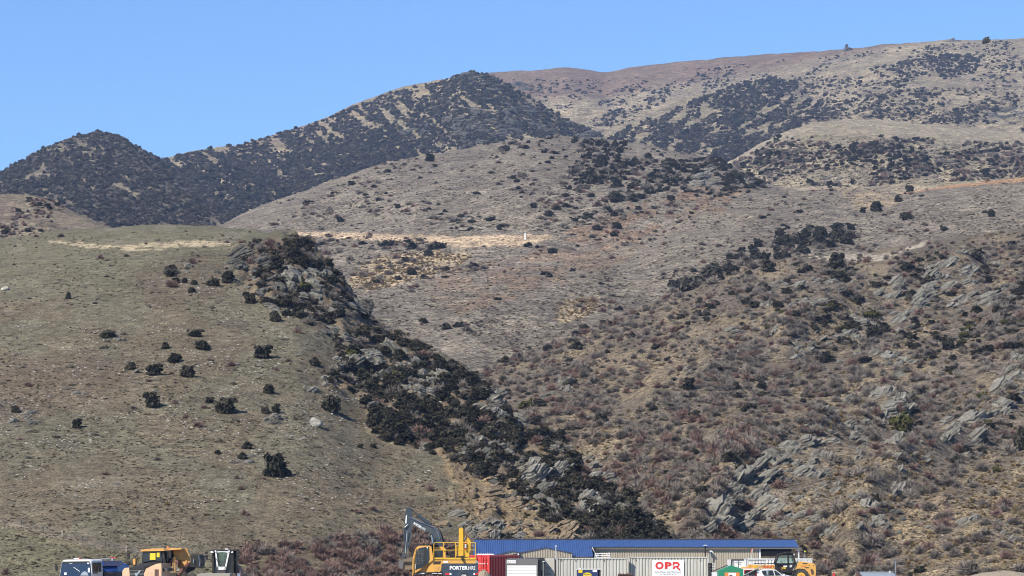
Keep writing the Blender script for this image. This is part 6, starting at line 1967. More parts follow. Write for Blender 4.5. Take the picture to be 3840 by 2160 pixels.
# ------------------------------------------------------------------ articulated dump truck
def dumper():
    Y = 187.0
    r = thing('dump_truck', 'orange articulated dump truck with a black sloping bonnet, facing the camera', 'dump truck', (XW(560, Y), Y, -.3))
    b = B(Y, r, -.22, 530)
    # fenders
    b.prism([(466, 2240), (468, 2140), (476, 2130), (494, 2128), (497, 2160), (497, 2240)], 0, 1.6); b.make('fender', K['pale'])
    b.prism([(554, 2240), (554, 2150), (562, 2132), (580, 2124), (622, 2124), (622, 2240)], -.05, 1.7); b.make('fender', K['pale'])
    b.prism([(556, 2150), (560, 2136), (575, 2124), (600, 2114), (618, 2112), (618, 2124), (580, 2125), (565, 2134)], .1, 1.9); b.make('fender_top', K['pale'])
    for i in range(9):
        b.box(595.5, 2135 + i * 3, 611, 2136.6 + i * 3, -.075, -.055)
    b.make('fender_grille', K['rust'])
    b.box(614, 2130, 640, 2142, .2, 1.4); b.make('step_box', K['dark'])
    # bonnet
    b.loft([([(496, 2136), (500, 2128), (548, 2128), (555, 2136), (555, 2160), (496, 2160)], .05), ([(500, 2124), (506, 2112), (560, 2106), (588, 2112), (580, 2130), (500, 2140)], 1.9)]); b.make('bonnet', K['black'])
    b.box(496, 2136, 555, 2230, 0, .3); gr = b.make('grille', K['black'])
    for i in range(7):
        b.box(498, 2139 + i * 5, 553, 2141.2 + i * 5, -.04, 0); b.make('grille_bar', K['grey'], gr)
    b.prism([(508, 2176), (513, 2178), (542, 2141), (536, 2138)], -.08, -.05); bdg = b.make('badge_bar', K['chrome'], gr)
    b.box(519, 2148, 527, 2156, -.10, -.06); b.make('badge', K['chrome'], gr)
    # cab
    b.loft([([(513, 2116), (515, 2066), (596, 2064), (602, 2114)], 1.5), ([(513, 2116), (517, 2062), (612, 2060), (616, 2114)], 3.1)]); cab = b.make('cab', K['black'])
    b.prism([(517, 2110), (519, 2069), (588, 2067), (594, 2108), (580, 2104), (560, 2102), (535, 2106)], 1.44, 1.49); ws = b.make('windscreen', DGLASS, cab)
    b.box(546, 2075, 568, 2100, 1.40, 1.43); b.make('seat_reflection', K['logo'], ws)
    b.box(573, 2073, 584, 2090, 1.40, 1.43); b.make('seat_reflection', K['logo'], ws)
    b.loft([([(509, 2068), (512, 2062), (600, 2060), (606, 2066)], 1.3), ([(511, 2064), (518, 2057), (612, 2055), (622, 2062)], 3.3)]); b.make('cab_roof', K['ora'])
    b.tube([(598, 2066, 1.4), (603, 2112, 1.6)], .05, 5); b.make('pillar', K['dark'])
    b.box(601, 2068, 610, 2110, 1.7, 2.6); b.make('side_window', DGLASS, cab)
    b.prism([(596, 2057), (604, 2057), (602, 2049), (598, 2049)], 2.2, 2.4); b.make('beacon', K['orange'])
    b.tube([(586, 2058, 2.2), (585, 2050, 2.2), (590, 2050, 2.2), (590, 2058, 2.2)], .025, 5); b.make('horn_loop', K['black'])
    # left mirror frame
    for q in ([(508, 2074, 1.2), (462, 2075, .9), (461, 2112, .9), (490, 2113, 1.2)], [(505, 2075, 1.2), (482, 2110, 1.0)]):
        b.tube(q, .022, 5); b.make('mirror_frame', K['black'])
    b.box(467, 2076, 475, 2098, .85, 1.0); b.make('mirror', K['black'])
    b.box(465, 2103, 478, 2112, .85, 1.0); b.make('mirror', K['black'])
    b.box(488, 2096, 497, 2118, 1.0, 1.3); b.make('air_intake', K['ora'])
    b.box(489, 2118, 496, 2128, 1.0, 1.3); b.make('intake_base', K['black'])
    b.box(630, 2068, 638, 2092, .9, 1.1); b.make('mirror', K['black'])
    b.tube([(602, 2066, 1.4), (628, 2067, 1.0), (636, 2070, 1.0)], .025, 5); b.make('mirror_arm', K['black'])
    # body behind the cab with its sloping headboard
    b.prism([(612, 2058), (660, 2056), (668, 2062), (678, 2084), (679, 2106), (662, 2134), (640, 2136), (622, 2110), (614, 2075)], 2.6, 2.9); hb = b.make('headboard', K['ora'])
    b.prism([(606, 2057), (658, 2055), (662, 2060), (612, 2064)], 1.9, 2.7); b.make('spill_guard', K['ora'])
    b.prism([(648, 2062), (652, 2062), (671, 2107), (667, 2108)], 2.52, 2.6); b.make('rib', K['ora'], hb)
    b.box(668, 2080, 681, 2084, 2.5, 2.6); b.make('rib', K['ora'], hb)
    b.prism([(612, 2100), (645, 2100), (645, 2124), (614, 2124)], 2.0, 2.5); b.make('deck', K['rust'])
    for q in ([(641, 2140, 1.2), (642, 2092, 1.2), (646, 2089, 1.2), (649, 2092, 1.2), (650, 2150, 1.2)],):
        b.tube(q, .03, 5); b.make('grab_rail', K['ora'])
    b.prism([(646, 2160), (690, 2112), (681, 2110), (640, 2150), (628, 2200), (640, 2200)], 2.0, 2.5); b.make('side_beam', K['rust'])
    b.box(455, 2150, 560, 2230, 3.0, 7.6); b.make('dump_body', K['ora'])
    b.box(500, 2170, 640, 2220, .8, 8.0); b.make('chassis', K['black'])
    for x, d in ((478, .9), (592, .9), (478, 5.2), (620, 5.2), (478, 6.8), (620, 6.8)):
        b.tube([(x - 14, 2222, d), (x + 14, 2222, d)], .78, 16); b.make('wheel', K['rubber'])


dumper()


# ------------------------------------------------------------------ loader bucket held up behind the dump truck
def loader():
    Y = 205.0
    r = thing('wheel_loader', 'black loader bucket held up on dark arms, right of the dump truck', 'loader', (XW(715, Y), Y, -.3))
    b = B(Y, r)
    b.prism([(680, 2079), (758, 2080), (763, 2092), (764, 2122), (758, 2130), (740, 2126), (690, 2122), (681, 2112)], 0, 2.4); bk = b.make('bucket', K['black'])
    b.prism([(678, 2077), (694, 2078), (694, 2112), (680, 2112)], -.06, 2.5); b.make('bucket_side', K['dark'], bk)
    b.prism([(750, 2081), (757, 2081), (764, 2104), (762, 2128), (754, 2124), (757, 2104)], -.06, 2.5); b.make('cutting_edge', K['dark'], bk)
    b.tube([(752, 2083, -.1), (758, 2100, -.1)], .025, 5); b.tube([(756, 2103, -.1), (760, 2124, -.1)], .025, 5); b.make('wear_strip', K['chrome'], bk)
    b.tube([(738, 2096, -.1), (735, 2099, -.1), (736, 2112, -.1)], .03, 5); b.make('hook', K['chrome'], bk)
    b.prism([(690, 2122), (738, 2128), (736, 2136), (712, 2148), (698, 2175), (688, 2220), (670, 2220), (686, 2150)], .5, 1.0); b.make('lift_arm', K['black'])
    b.prism([(657, 2148), (688, 2118), (690, 2142), (682, 2180), (664, 2180)], 1.1, 1.6); b.make('side_panel', K['greyp'])
    b.box(662, 2142, 690, 2143.5, 1.05, 1.1); b.make('panel_seam', K['black'])
    b.box(650, 2160, 780, 2210, 1.2, 2.6); b.make('body', K['black'])
    b.wheel(722, 2184, 34, .2, .9, 24); b.make('wheel', K['rubber'])
    b.wheel(652, 2184, 34, 1.6, 2.4, 24); b.make('wheel', K['rubber'])


loader()


# ------------------------------------------------------------------ machine with the narrow white windscreen frame
def grader():
    Y = 198.0
    r = thing('motor_grader', 'dark glass cab machine with a white V-shaped windscreen frame and paired mirrors', 'grader', (XW(842, Y), Y, -.3))
    b = B(Y, r)
    for x0_, x1_ in ((804, 810), (874, 882)):
        b.box(x0_, 2062, x1_, 2149, .1, .3); b.make('pillar', K['black'])
    b.box(882, 2062, 891, 2149, .6, .9); b.make('rear_pillar', K['black'])
    b.box(804, 2061, 895, 2066, .0, 1.8); b.make('cab_roof', K['black'])
    b.box(849, 2057, 862, 2061, .4, .7); b.make('beacon', K['white'])
    fr = [(815, 2066), (869, 2066), (853, 2137), (824, 2137)]
    for q in ([(814, 2065), (820, 2065), (828, 2137), (823, 2137)], [(864, 2065), (870, 2065), (855, 2137), (850, 2137)], [(818, 2064.5), (866, 2064.5), (864, 2074), (855, 2071), (842, 2069.5), (829, 2071), (820, 2074)],
              [(822, 2125), (856, 2125), (853, 2137), (824, 2137)]):
        b.prism(q, .02, .14); b.make('windscreen_frame', K['white'])
    b.prism([(820, 2070), (864, 2070), (853, 2125), (827, 2125)], .16, .19); b.make('windscreen', GLASS)
    b.prism([(810, 2066), (820, 2066), (828, 2149), (810, 2149)], .2, .23); b.make('side_glass', DGLASS)
    b.prism([(864, 2066), (874, 2066), (874, 2149), (853, 2149)], .2, .23); b.make('side_glass', DGLASS)
    b.box(824, 2137, 853, 2149, .05, .3); b.make('front_panel', K['dark'])
    b.box(806, 2066, 890, 2149, 1.6, 1.7); b.make('rear_glass', GLASS)
    b.prism([(846, 2083), (852, 2080), (859, 2082), (858, 2092), (846, 2092)], .7, .9); b.make('headrest', K['black'])
    b.prism([(842, 2104), (848, 2094), (860, 2092), (858, 2124), (844, 2124)], .7, 1.0); b.make('seat', paint('seat_cloth', (.03, .045, .08), .8, .1))
    b.tube([(831, 2103, .3), (842, 2103, .35), (838, 2112, .4)], .03, 5); b.make('steering_wheel', K['black'])
    b.tube([(819, 2094, -.05), (836, 2124, -.05)], .02, 4); b.make('wiper', K['black'])
    for x, s in ((802, -1), (875, 1)):
        b.prism([(x - 5 * (s < 0), 2070), (x + 1 + 4 * (s > 0), 2066), (x + 6, 2067), (x + 8, 2072), (x + 4, 2074), (x, 2073)], -.1, .1); b.make('work_lamp', K['white'])
    for x in (817, 867):
        b.wheel(x, 2067, 3.5, -.06, .02, 10); b.make('work_lamp', K['white'])
    for x0_, s in ((776, 1), (893, 1)):
        b.prism([(x0_, 2070), (x0_ + 2, 2068), (x0_ + 13, 2068), (x0_ + 13, 2077), (x0_ + 1, 2077)], 0, .12); b.make('mirror', K['black'])
        b.prism([(x0_ + 3, 2080), (x0_ + 13, 2080), (x0_ + 13, 2096), (x0_ + 11, 2099), (x0_ + 3, 2097)], 0, .12); b.make('mirror', K['black'])
    for q in ([(784, 2068, .1), (784, 2063, .1), (806, 2063, .2)], [(782, 2098, .1), (804, 2099, .2)], [(896, 2066, .1), (896, 2062, .1), (884, 2062, .2)], [(900, 2098, .1), (882, 2099, .2)]):
        b.tube(q, .022, 5); b.make('mirror_arm', K['black'])
    b.loft([([(760, 2156), (766, 2150), (882, 2149.5), (878, 2200), (760, 2200)], -2.2), ([(766, 2154), (770, 2149.5), (880, 2149), (878, 2200), (766, 2200)], .2)]); b.make('bonnet', K['greyp'])
    b.prism([(890, 2116), (897, 2120), (908, 2140), (911, 2152), (911, 2210), (890, 2210)], .5, 1.8); b.make('engine_side', K['brown'])
    b.tube([(900, 2157, -.4), (912, 2157, -.4)], .16, 10); b.make('air_canister', K['chrome'])
    b.wheel(905, 2200, 30, .0, .8, 22); b.make('wheel', K['rubber'])
    b.wheel(776, 2200, 30, .0, .8, 22); b.make('wheel', K['rubber'])


grader()


# ------------------------------------------------------------------ yellow excavator with the slate arm
def excavator():
    Y = 214.0
    r = thing('excavator', 'yellow excavator with a slate blue boom and a navy lettered counterweight', 'excavator', (XW(1660, Y), Y, -.3))
    b = B(Y, r)
    # house
    b.prism([(1563, 2148), (1563, 2100), (1622, 2098), (1628, 2090), (1655, 2092), (1662, 2148)], .3, 2.6); b.make('house', K['yel'])
    b.prism([(1622, 2098), (1630, 2097), (1788, 2100), (1793, 2108), (1793, 2113), (1665, 2113), (1652, 2145), (1600, 2146)], 0, 2.7); b.make('side_cover', K['yel'])
    b.prism([(1663, 2113), (1793, 2113.5), (1794, 2160), (1792, 2190), (1668, 2190), (1662, 2150)], -.12, 1.4); cw = b.make('counterweight', K['navy'])
    b.prism([(1658, 2113.5), (1662, 2113.5), (1662, 2143), (1656, 2148)], -.05, .2); b.make('side_strip', K['dark'])
    lettering(b, 'PORTER', 1688.5, 2122, 1756, 2136.5, -.13, K['sign'], cw, .045)
    lettering(b, 'HIRE', 1757.5, 2122.5, 1783.5, 2137, -.13, K['sign'], cw, .012)
    for x0_, x1_, w0, w1 in ((1671, 1688, 1688, 1695), (1782, 1793, 1777, 1782)):
        b.prism([(x0_, 2150), (x1_, 2148), (x1_, 2156.5), (x0_ + 1, 2156)], -.15, -.11); lp = b.make('tail_lamp', K['lamp'])
        b.box(min(w0, w1), 2148.5, max(w0, w1), 2156, -.15, -.115); b.make('clear_lens', K['sign'], lp)
    b.box(1730, 2147, 1754, 2170, -.15, -.11); b.make('plate_recess', K['interior'])
    b.box(1733, 2155, 1750, 2163, -.17, -.15); pl = b.make('number_plate', K['sign'])
    lettering(b, '9Z71J1', 1734, 2156.5, 1749, 2161.5, -.175, K['letter'], pl, .01)
    for i in range(8):
        x = 1627 + i * 3.4
        b.prism([(x + 3, 2104.5), (x + 5, 2104.5), (x + 1.4, 2116), (x - .6, 2116)], -.02, 0)
    b.make('vent_slots', K['interior'])
    b.prism([(1632, 2124), (1650, 2124), (1643, 2142), (1632, 2142)], -.02, 0); b.make('mesh_panel', K['ora'])
    b.box(1665, 2103.5, 1683, 2111, -.02, 0); b.make('sticker', K['sign'])
    b.box(1784, 2104, 1793, 2112, -.02, 0); b.make('sticker', K['chrome'])
    b.box(1616, 2123, 1622, 2129, .28, .3); b.make('sticker', K['sign'])
    b.box(1551, 2147, 1664, 2152, .1, 2.5); b.make('deck', K['navy'])
    for x0_, x1_ in ((1574, 1594), (1622, 1642), (1645, 1660)):
        b.box(x0_, 2148.5, x1_, 2151.5, .07, .1); b.make('deck_label', K['sign'])
    # cab
    b.prism([(1551, 2150), (1554, 2100), (1560, 2066), (1566, 2050), (1575, 2047), (1614, 2046), (1620, 2050), (1627, 2092), (1627, 2100), (1560, 2150)], -.1, 1.5); cab = b.make('cab', K['yel'])
    b.prism([(1559.5, 2136), (1561, 2100), (1565, 2070), (1571, 2058), (1579, 2054), (1611, 2050), (1613, 2096), (1608, 2112), (1590, 2127)], -.13, -.1); gl = b.make('door_glass', DGLASS, cab)
    for i in range(5):
        x = 1568 + i * 5.6
        b.tube([(x, 2060 if i else 2070, -.15), (x - 2.5, 2118 - i * 1.5, -.15)], .014, 4)
    for i in range(6):
        b.tube([(1564, 2068 + i * 9, -.15), (1594, 2066 + i * 9, -.15)], .012, 4)
    b.make('guard_mesh', K['grey'], gl)
    b.prism([(1594, 2052), (1599, 2051), (1599, 2118), (1594, 2123)], -.16, -.12); b.make('door_pillar', K['black'], cab)
    b.tube([(1561, 2115, -.18), (1561, 2134, -.18)], .02, 5); b.make('door_handle_rail', K['white'], cab)
    b.wheel(1605, 2054, 2.6, -.17, -.13, 10); b.make('round_sticker', K['sign'], cab)
    b.box(1580, 2050.5, 1594, 2053.5, -.13, -.1); b.make('roof_label', K['pale'], cab)
    b.tube([(1553, 2150, -.2), (1551, 2120, -.2), (1554, 2090, -.2), (1561, 2062, -.2), (1563, 2058, -.1)], .035, 6); b.make('front_rail', K['yel'])
    b.tube([(1551, 2147, -.2), (1552, 2165, -.2)], .03, 5); b.make('front_post', K['yel'])
    b.box(1542, 2070, 1551, 2086, .2, .35); b.make('mirror', K['black'])
    b.tube([(1550, 2070, .3), (1558, 2064, .2)], .02, 5); b.make('mirror_arm', K['black'])
    b.prism([(1552, 2041), (1640, 2040), (1642, 2043.5), (1552, 2043.5)], .2, 1.4); b.make('sun_roof_plate', K['black'])
    b.wheel(1566, 2046.5, 3.4, .0, .2, 10); b.make('work_lamp', K['black'])
    # rear window block
    b.prism([(1627, 2052), (1660, 2050), (1672, 2058), (1672, 2092), (1628, 2092)], .5, 2.2); b.make('cab_rear', K['yel'])
    b.box(1632, 2064, 1662, 2090, .46, .5); b.make('rear_window', DGLASS)
    # top deck, hand rails
    b.prism([(1628, 2091), (1785, 2092), (1786, 2099), (1628, 2098)], .0, 2.6); b.make('top_deck', K['yelb'])
    b.box(1630, 2098.2, 1790, 2099.6, -.03, .2); b.make('deck_gap', K['interior'])
    for q in ([(1629, 2091), (1629.5, 2038), (1634, 2034), (1783, 2035), (1786, 2037)], [(1629, 2063), (1786, 2063)]):
        b.tube([(x, y, -.02) for x, y in q], .028, 6); b.make('hand_rail', K['yelb'])
    for x in (1665, 1710, 1760, 1784):
        b.tube([(x, 2035, -.02), (x, 2092, -.02)], .03, 6); b.make('rail_post', K['yelb'])
    for q in ([(1786, 2036), (1786, 2092)], [(1760, 2035), (1786, 2035)]):
        b.tube([(x, y, 1.6) for x, y in q], .025, 5); b.make('far_rail', K['dark'])
    b.tube([(1714, 2092, .8), (1714, 2046, .8), (1719, 2044, .8), (1720, 2092, .8)], .03, 6); b.make('grab_rail', K['yelb'])
    b.prism([(1688, 2088), (1690, 2074), (1697, 2071), (1700, 2074), (1700, 2088)], .8, 1.1); b.make('exhaust', K['black'])
    b.prism([(1675, 2092), (1690, 2086), (1720, 2087), (1735, 2084), (1745, 2088), (1758, 2092)], .6, 1.4); b.make('engine_hood', K['black'])
    b.prism([(1731, 2086), (1735, 2084), (1738, 2092), (1737, 2100), (1744, 2103), (1732, 2101)], -.2, -.05); b.make('rear_mirror', K['black'])
    b.tube([(1741, 2086, .3), (1742, 2064, .3)], .03, 5); b.make('short_post', K['yelb'])
    # undercarriage (below the picture)
    b.box(1580, 2190, 1770, 2206, .2, 2.4); b.make('car_body', K['dark'])
    for d in (-.2, 2.2):
        b.prism([(1560, 2230), (1566, 2208), (1580, 2202), (1760, 2202), (1775, 2208), (1782, 2230), (1775, 2238), (1566, 2238)], d, d + .6); b.make('track', K['rubber'])
    # boom: from the house up to the knee and out to the nose
    d0, d1 = 1.4, 1.95
    boom = [(1622, 2066), (1624, 2042), (1620, 2010), (1612, 1998), (1592, 1992), (1560, 1974), (1545, 1966), (1533, 1952), (1530, 1944), (1536, 1938), (1546, 1941), (1570, 1951),
            (1600, 1964), (1630, 1976), (1645, 1990), (1656, 2012), (1662, 2040), (1660, 2070)]
    b.prism(boom, d0, d1); bo = b.make('boom', K['arm'])
    lettering(b, 'PORTER', 1549.5, 1964.5, 1581, 1973.5, d0 - .01, K['sign'], bo, .04, 30)
    lettering(b, 'HIRE', 1577.5, 1977.5, 1596.5, 1986.5, d0 - .01, K['sign'], bo, -.005, 30)
    b.wheel(1604, 1998, 5.5, d0 - .12, d0, 12); b.make('boom_pin', K['black'], bo)
    b.wheel(1617, 2005, 4, d0 - .1, d0, 12); b.make('boom_pin', K['black'], bo)
    b.tube([(1536, 1939, d0 - .05), (1553, 1946, d0 - .05), (1590, 1962, d0 - .05), (1628, 1978, d0 - .05), (1640, 1992, d0 - .05), (1650, 2020, d0 - .05)], .035, 6); b.make('hydraulic_pipe', K['chrome'], bo)
    b.tube([(1600, 1966, d1 - .1), (1632, 1970, d1 - .1), (1650, 1990, d1 - .1), (1660, 2020, d1 - .1), (1663, 2045, d1 - .1)], .03, 6); b.make('hydraulic_hose', K['black'], bo)
    b.tube([(1608, 1962, d1), (1640, 1974, d1), (1656, 1998, d1), (1664, 2030, d1)], .025, 6); b.make('hydraulic_hose', K['dark'], bo)
    # boom lift cylinder
    b.tube([(1619, 2006, d0 - .25), (1624, 2052, d0 - .25)], .05, 8); b.make('lift_rod', K['chrome'])
    b.tube([(1623, 2036, d0 - .25), (1628, 2075, d0 - .25)], .09, 8); b.make('lift_cylinder', K['arm'])
    # arm cylinder on top of the boom
    b.tube([(1538, 1906, 1.65), (1568, 1932, 1.65)], .06, 8); b.make('arm_rod', K['dark'])
    b.tube([(1566, 1930, 1.65), (1612, 1967, 1.65)], .13, 10); b.make('arm_cylinder', K['arm'])
    # arm
    b.prism([(1529, 1903), (1536, 1902), (1541, 1906), (1546, 1935), (1546, 1962), (1543, 1990), (1538, 2040), (1532, 2080), (1524, 2096), (1514, 2092), (1516, 2040), (1516, 1960), (1519, 1925)], 1.45, 1.9); ar = b.make('arm', K['arm'])
    b.prism([(1522, 1934), (1526.5, 1930), (1524, 1963), (1519.5, 1962)], 1.42, 1.44); b.make('white_stripe', K['sign'], ar)
    b.tube([(1530, 1965, 1.35), (1517, 1978, 1.3), (1518, 1988, 1.3), (1528, 1990, 1.3), (1524, 2020, 1.3)], .025, 5); b.make('hydraulic_hose', K['chrome'], ar)
    b.tube([(1520, 1965, 1.35), (1516, 1980, 1.3), (1517, 2050, 1.3)], .05, 6); b.make('bucket_cylinder', K['arm'], ar)
    b.tube([(1527, 1992, 1.3), (1524, 2030, 1.3), (1521, 2075, 1.3)], .035, 6); b.make('bucket_rod', K['chrome'], ar)
    b.tube([(1531, 2035, 1.4), (1530, 2080, 1.35)], .03, 5); b.make('hydraulic_pipe', K['chrome'], ar)
    b.tube([(1538, 2036, 1.4), (1549, 2060, 1.4)], .015, 4); b.make('cable', K['black'], ar)
    b.prism([(1507, 2084), (1516, 2074), (1521, 2080), (1517, 2102), (1508, 2098)], 1.35, 1.5); b.make('bucket_link', K['arm'])
    b.prism([(1520, 2080), (1534, 2076), (1538, 2094), (1524, 2100)], 1.3, 2.0); b.make('quick_hitch', K['dark'])
    b.prism([(1500, 2100), (1530, 2094), (1548, 2088), (1552, 2092), (1552, 2136), (1510, 2136), (1500, 2128), (1496, 2110)], .9, 2.4); bk = b.make('bucket', K['mudg'])
    b.prism([(1514, 2107), (1552, 2106), (1552, 2117), (1513, 2117)], .84, .9); b.make('bucket_plate', K['black'], bk)
    b.prism([(1496, 2106), (1508, 2101), (1516, 2108), (1512, 2136), (1500, 2130)], .8, .9); b.make('bucket_side', K['grey'], bk)


excavator()


# ------------------------------------------------------------------ second excavator: only its raised yellow boom shows
def boom2():
    Y = 232.0
    r = thing('boom_excavator', 'upright bright yellow excavator boom behind the guard rails of the larger excavator', 'excavator', (XW(1735, Y), Y, -.3))
    b = B(Y, r)
    b.prism([(1722, 1984), (1725, 1979), (1735, 1978), (1738, 1984), (1739, 2060), (1738, 2092), (1741, 2130), (1722, 2130), (1722, 2050)], 0, .5); b.make('boom_face', K['yelb'])
    b.prism([(1738, 1984), (1747, 2000), (1766, 2024), (1765, 2060), (1756, 2092), (1740, 2092)], .15, .55); bs = b.make('boom_side', K['yelb'])
    b.tube([(1743, 1998, .08), (1748, 2010, .08), (1744, 2022, .08), (1750, 2030, .08)], .04, 6); b.make('hydraulic_hose', K['chrome'], bs)
    b.prism([(1740, 1986), (1766, 2023), (1764, 2026), (1739, 1994)], -.02, .15); b.make('boom_edge', K['brown'], bs)
    for y, c in ((2034, 'lamp'), (2041, 'sign'), (2049, 'sign'), (2056, 'lamp')):
        b.box(1744, y, 1750, y + 5, -.05, .1); b.make('boom_label', K[c], bs)
    b.box(1690, 2130, 1790, 2190, .2, 2.5); b.make('house', K['yelb'])
    b.prism([(1680, 2236), (1688, 2200), (1780, 2200), (1790, 2236)], 0, 2.6); b.make('track', K['rubber'])


boom2()


# ------------------------------------------------------------------ telehandler
def telehandler():
    Y = 236.0
    r = thing('telehandler', 'yellow telehandler with a black framed cab and red lettering on its boom', 'telehandler', (XW(2950, Y), Y, -.3))
    b = B(Y, r)
    b.prism([(2775, 2132), (2778, 2127), (2795, 2127), (2802, 2122), (2806, 2117), (2815, 2118), (2900, 2119), (2900, 2138), (2845, 2137), (2800, 2136)], .9, 1.5); bm = b.make('boom', K['jcb'])
    lettering(b, 'TELELIFT', 2853.5, 2121.5, 2898, 2130.5, .88, K['redt'], bm, .02)
    b.box(2823, 2112.5, 2900, 2115.5, 1.0, 1.2); b.make('boom_rail', K['black'], bm)
    b.box(2803, 2117, 2811, 2134, .86, .9); b.make('boom_clamp', K['ora'], bm)
    b.box(2822, 2119, 2834, 2132, .86, .9); b.make('boom_clamp', K['yelb'], bm)
    b.prism([(2980, 2116), (2990, 2106), (3005, 2106), (3045, 2113), (3052, 2122), (3053, 2150), (3050, 2170), (3030, 2170), (3022, 2148), (3005, 2135), (2985, 2133), (2975, 2145)], .6, 2.2); bd = b.make('engine_body', K['jcb'])
    lettering(b, 'TELELIFT', 2996, 2121.5, 3021, 2125, .58, K['redt'], bd, .01)
    for x0_, y0_, x1_ in ((3003, 2111.5, 3022), (3013, 2127, 3028)):
        b.prism([(x0_, y0_), (x1_, y0_ + 1), (x1_, y0_ + 4), (x0_ + 2, y0_ + 3.5)], .58, .6); b.make('vent', K['interior'], bd)
    for x, y in ((3043, 2122), (3028, 2120)):
        b.wheel(x, y, 2, .58, .6, 8); b.make('bolt_hole', K['black'], bd)
    b.prism([(3032, 2137), (3040, 2133), (3042, 2146), (3036, 2152)], .5, .6); b.make('hitch', K['brown'], bd)
    # cab frame
    P0, P1 = .5, .75
    for q in ([(2898, 2116), (2904, 2116), (2918, 2081), (2912, 2079)], [(2911, 2082), (2916, 2075), (2960, 2071), (2970, 2078), (2962, 2081), (2948, 2079), (2918, 2084)],
              [(2947, 2080), (2953, 2080), (2954, 2146), (2948, 2146)], [(2962, 2078), (2968, 2078), (2978, 2104), (2979, 2116), (2972, 2117), (2971, 2104)],
              [(2898, 2112), (2978, 2112), (2977, 2117), (2898, 2117)], [(2900, 2112), (2908, 2112), (2916, 2146), (2900, 2140)], [(2968, 2115), (2979, 2115), (2960, 2148), (2945, 2148), (2955, 2138)]):
        b.prism(q, P0, P1); b.make('cab_frame', K['black'])
    b.prism([(2904, 2113), (2916, 2083), (2948, 2081), (2948, 2113)], .6, .63); b.make('cab_glass', GLASS)
    b.prism([(2953, 2081), (2963, 2081), (2972, 2104), (2972, 2113), (2953, 2113)], .6, .63); b.make('cab_glass', GLASS)
    b.prism([(2904, 2117), (2948, 2117), (2948, 2146), (2914, 2146)], .6, .7); dr = b.make('door', K['black'])
    b.prism([(2954, 2117), (2972, 2117), (2960, 2138), (2954, 2144)], .62, .7); b.make('lower_window', DGLASS)
    lettering(b, 'JCB', 2924.5, 2126.5, 2941, 2136.5, .58, K['yelb'], dr, .05)
    b.box(2932, 2120, 2946, 2126.5, .58, .6); b.make('label', K['sign'], dr)
    b.box(2950, 2118, 2965, 2128, .55, .6); b.make('control_box', K['whitec'])
    b.tube([(2918, 2078, .4), (2935, 2073, .4), (2952, 2071, .4), (2968, 2076, .4)], .04, 6); b.make('roof_bar', K['black'])
    b.prism([(2944, 2075), (2976, 2077), (2974, 2084), (2966, 2080), (2946, 2079)], .8, 1.6); b.make('roof_panel', K['white'])
    b.box(2912, 2078, 2966, 2081, .75, 1.9); b.make('cab_roof', K['black'])
    for q in ([(2912, 2081, 1.9), (2902, 2114, 1.9)], [(2966, 2080, 1.9), (2976, 2114, 1.9)]):
        b.tube(q, .05, 5); b.make('rear_pillar', K['black'])
    b.tube([(2921, 2105, 1.0), (2926, 2107, 1.0), (2930, 2112, 1.0)], .03, 5); b.make('steering_wheel', K['black'])
    b.box(2900, 2140, 2990, 2190, .7, 2.1); b.make('chassis', K['black'])
    for cx in (2995, 2840):
        b.wheel(cx, 2163, 27, .0, .55, 28); b.lugs(cx, 2163, 27, .0, .55, 26, 2.2); w_ = b.make('tyre', K['rubber'])
        b.wheel(cx, 2163, 16, -.03, 0, 20); b.make('rim', K['yelb'], w_)
        b.wheel(cx, 2163, 11, -.05, -.031, 16); b.make('rim_dish', K['ora'], w_)
        b.wheel(cx, 2163, 5, -.08, -.051, 12); b.make('hub', K['dark'], w_)
    b.prism([(2962, 2165), (2963, 2150), (2972, 2138), (2990, 2132), (3008, 2134), (3022, 2146), (3020, 2149), (3006, 2138), (2990, 2136), (2975, 2142), (2967, 2152), (2966, 2165)], .1, .7); b.make('mudguard', K['black'])


telehandler()


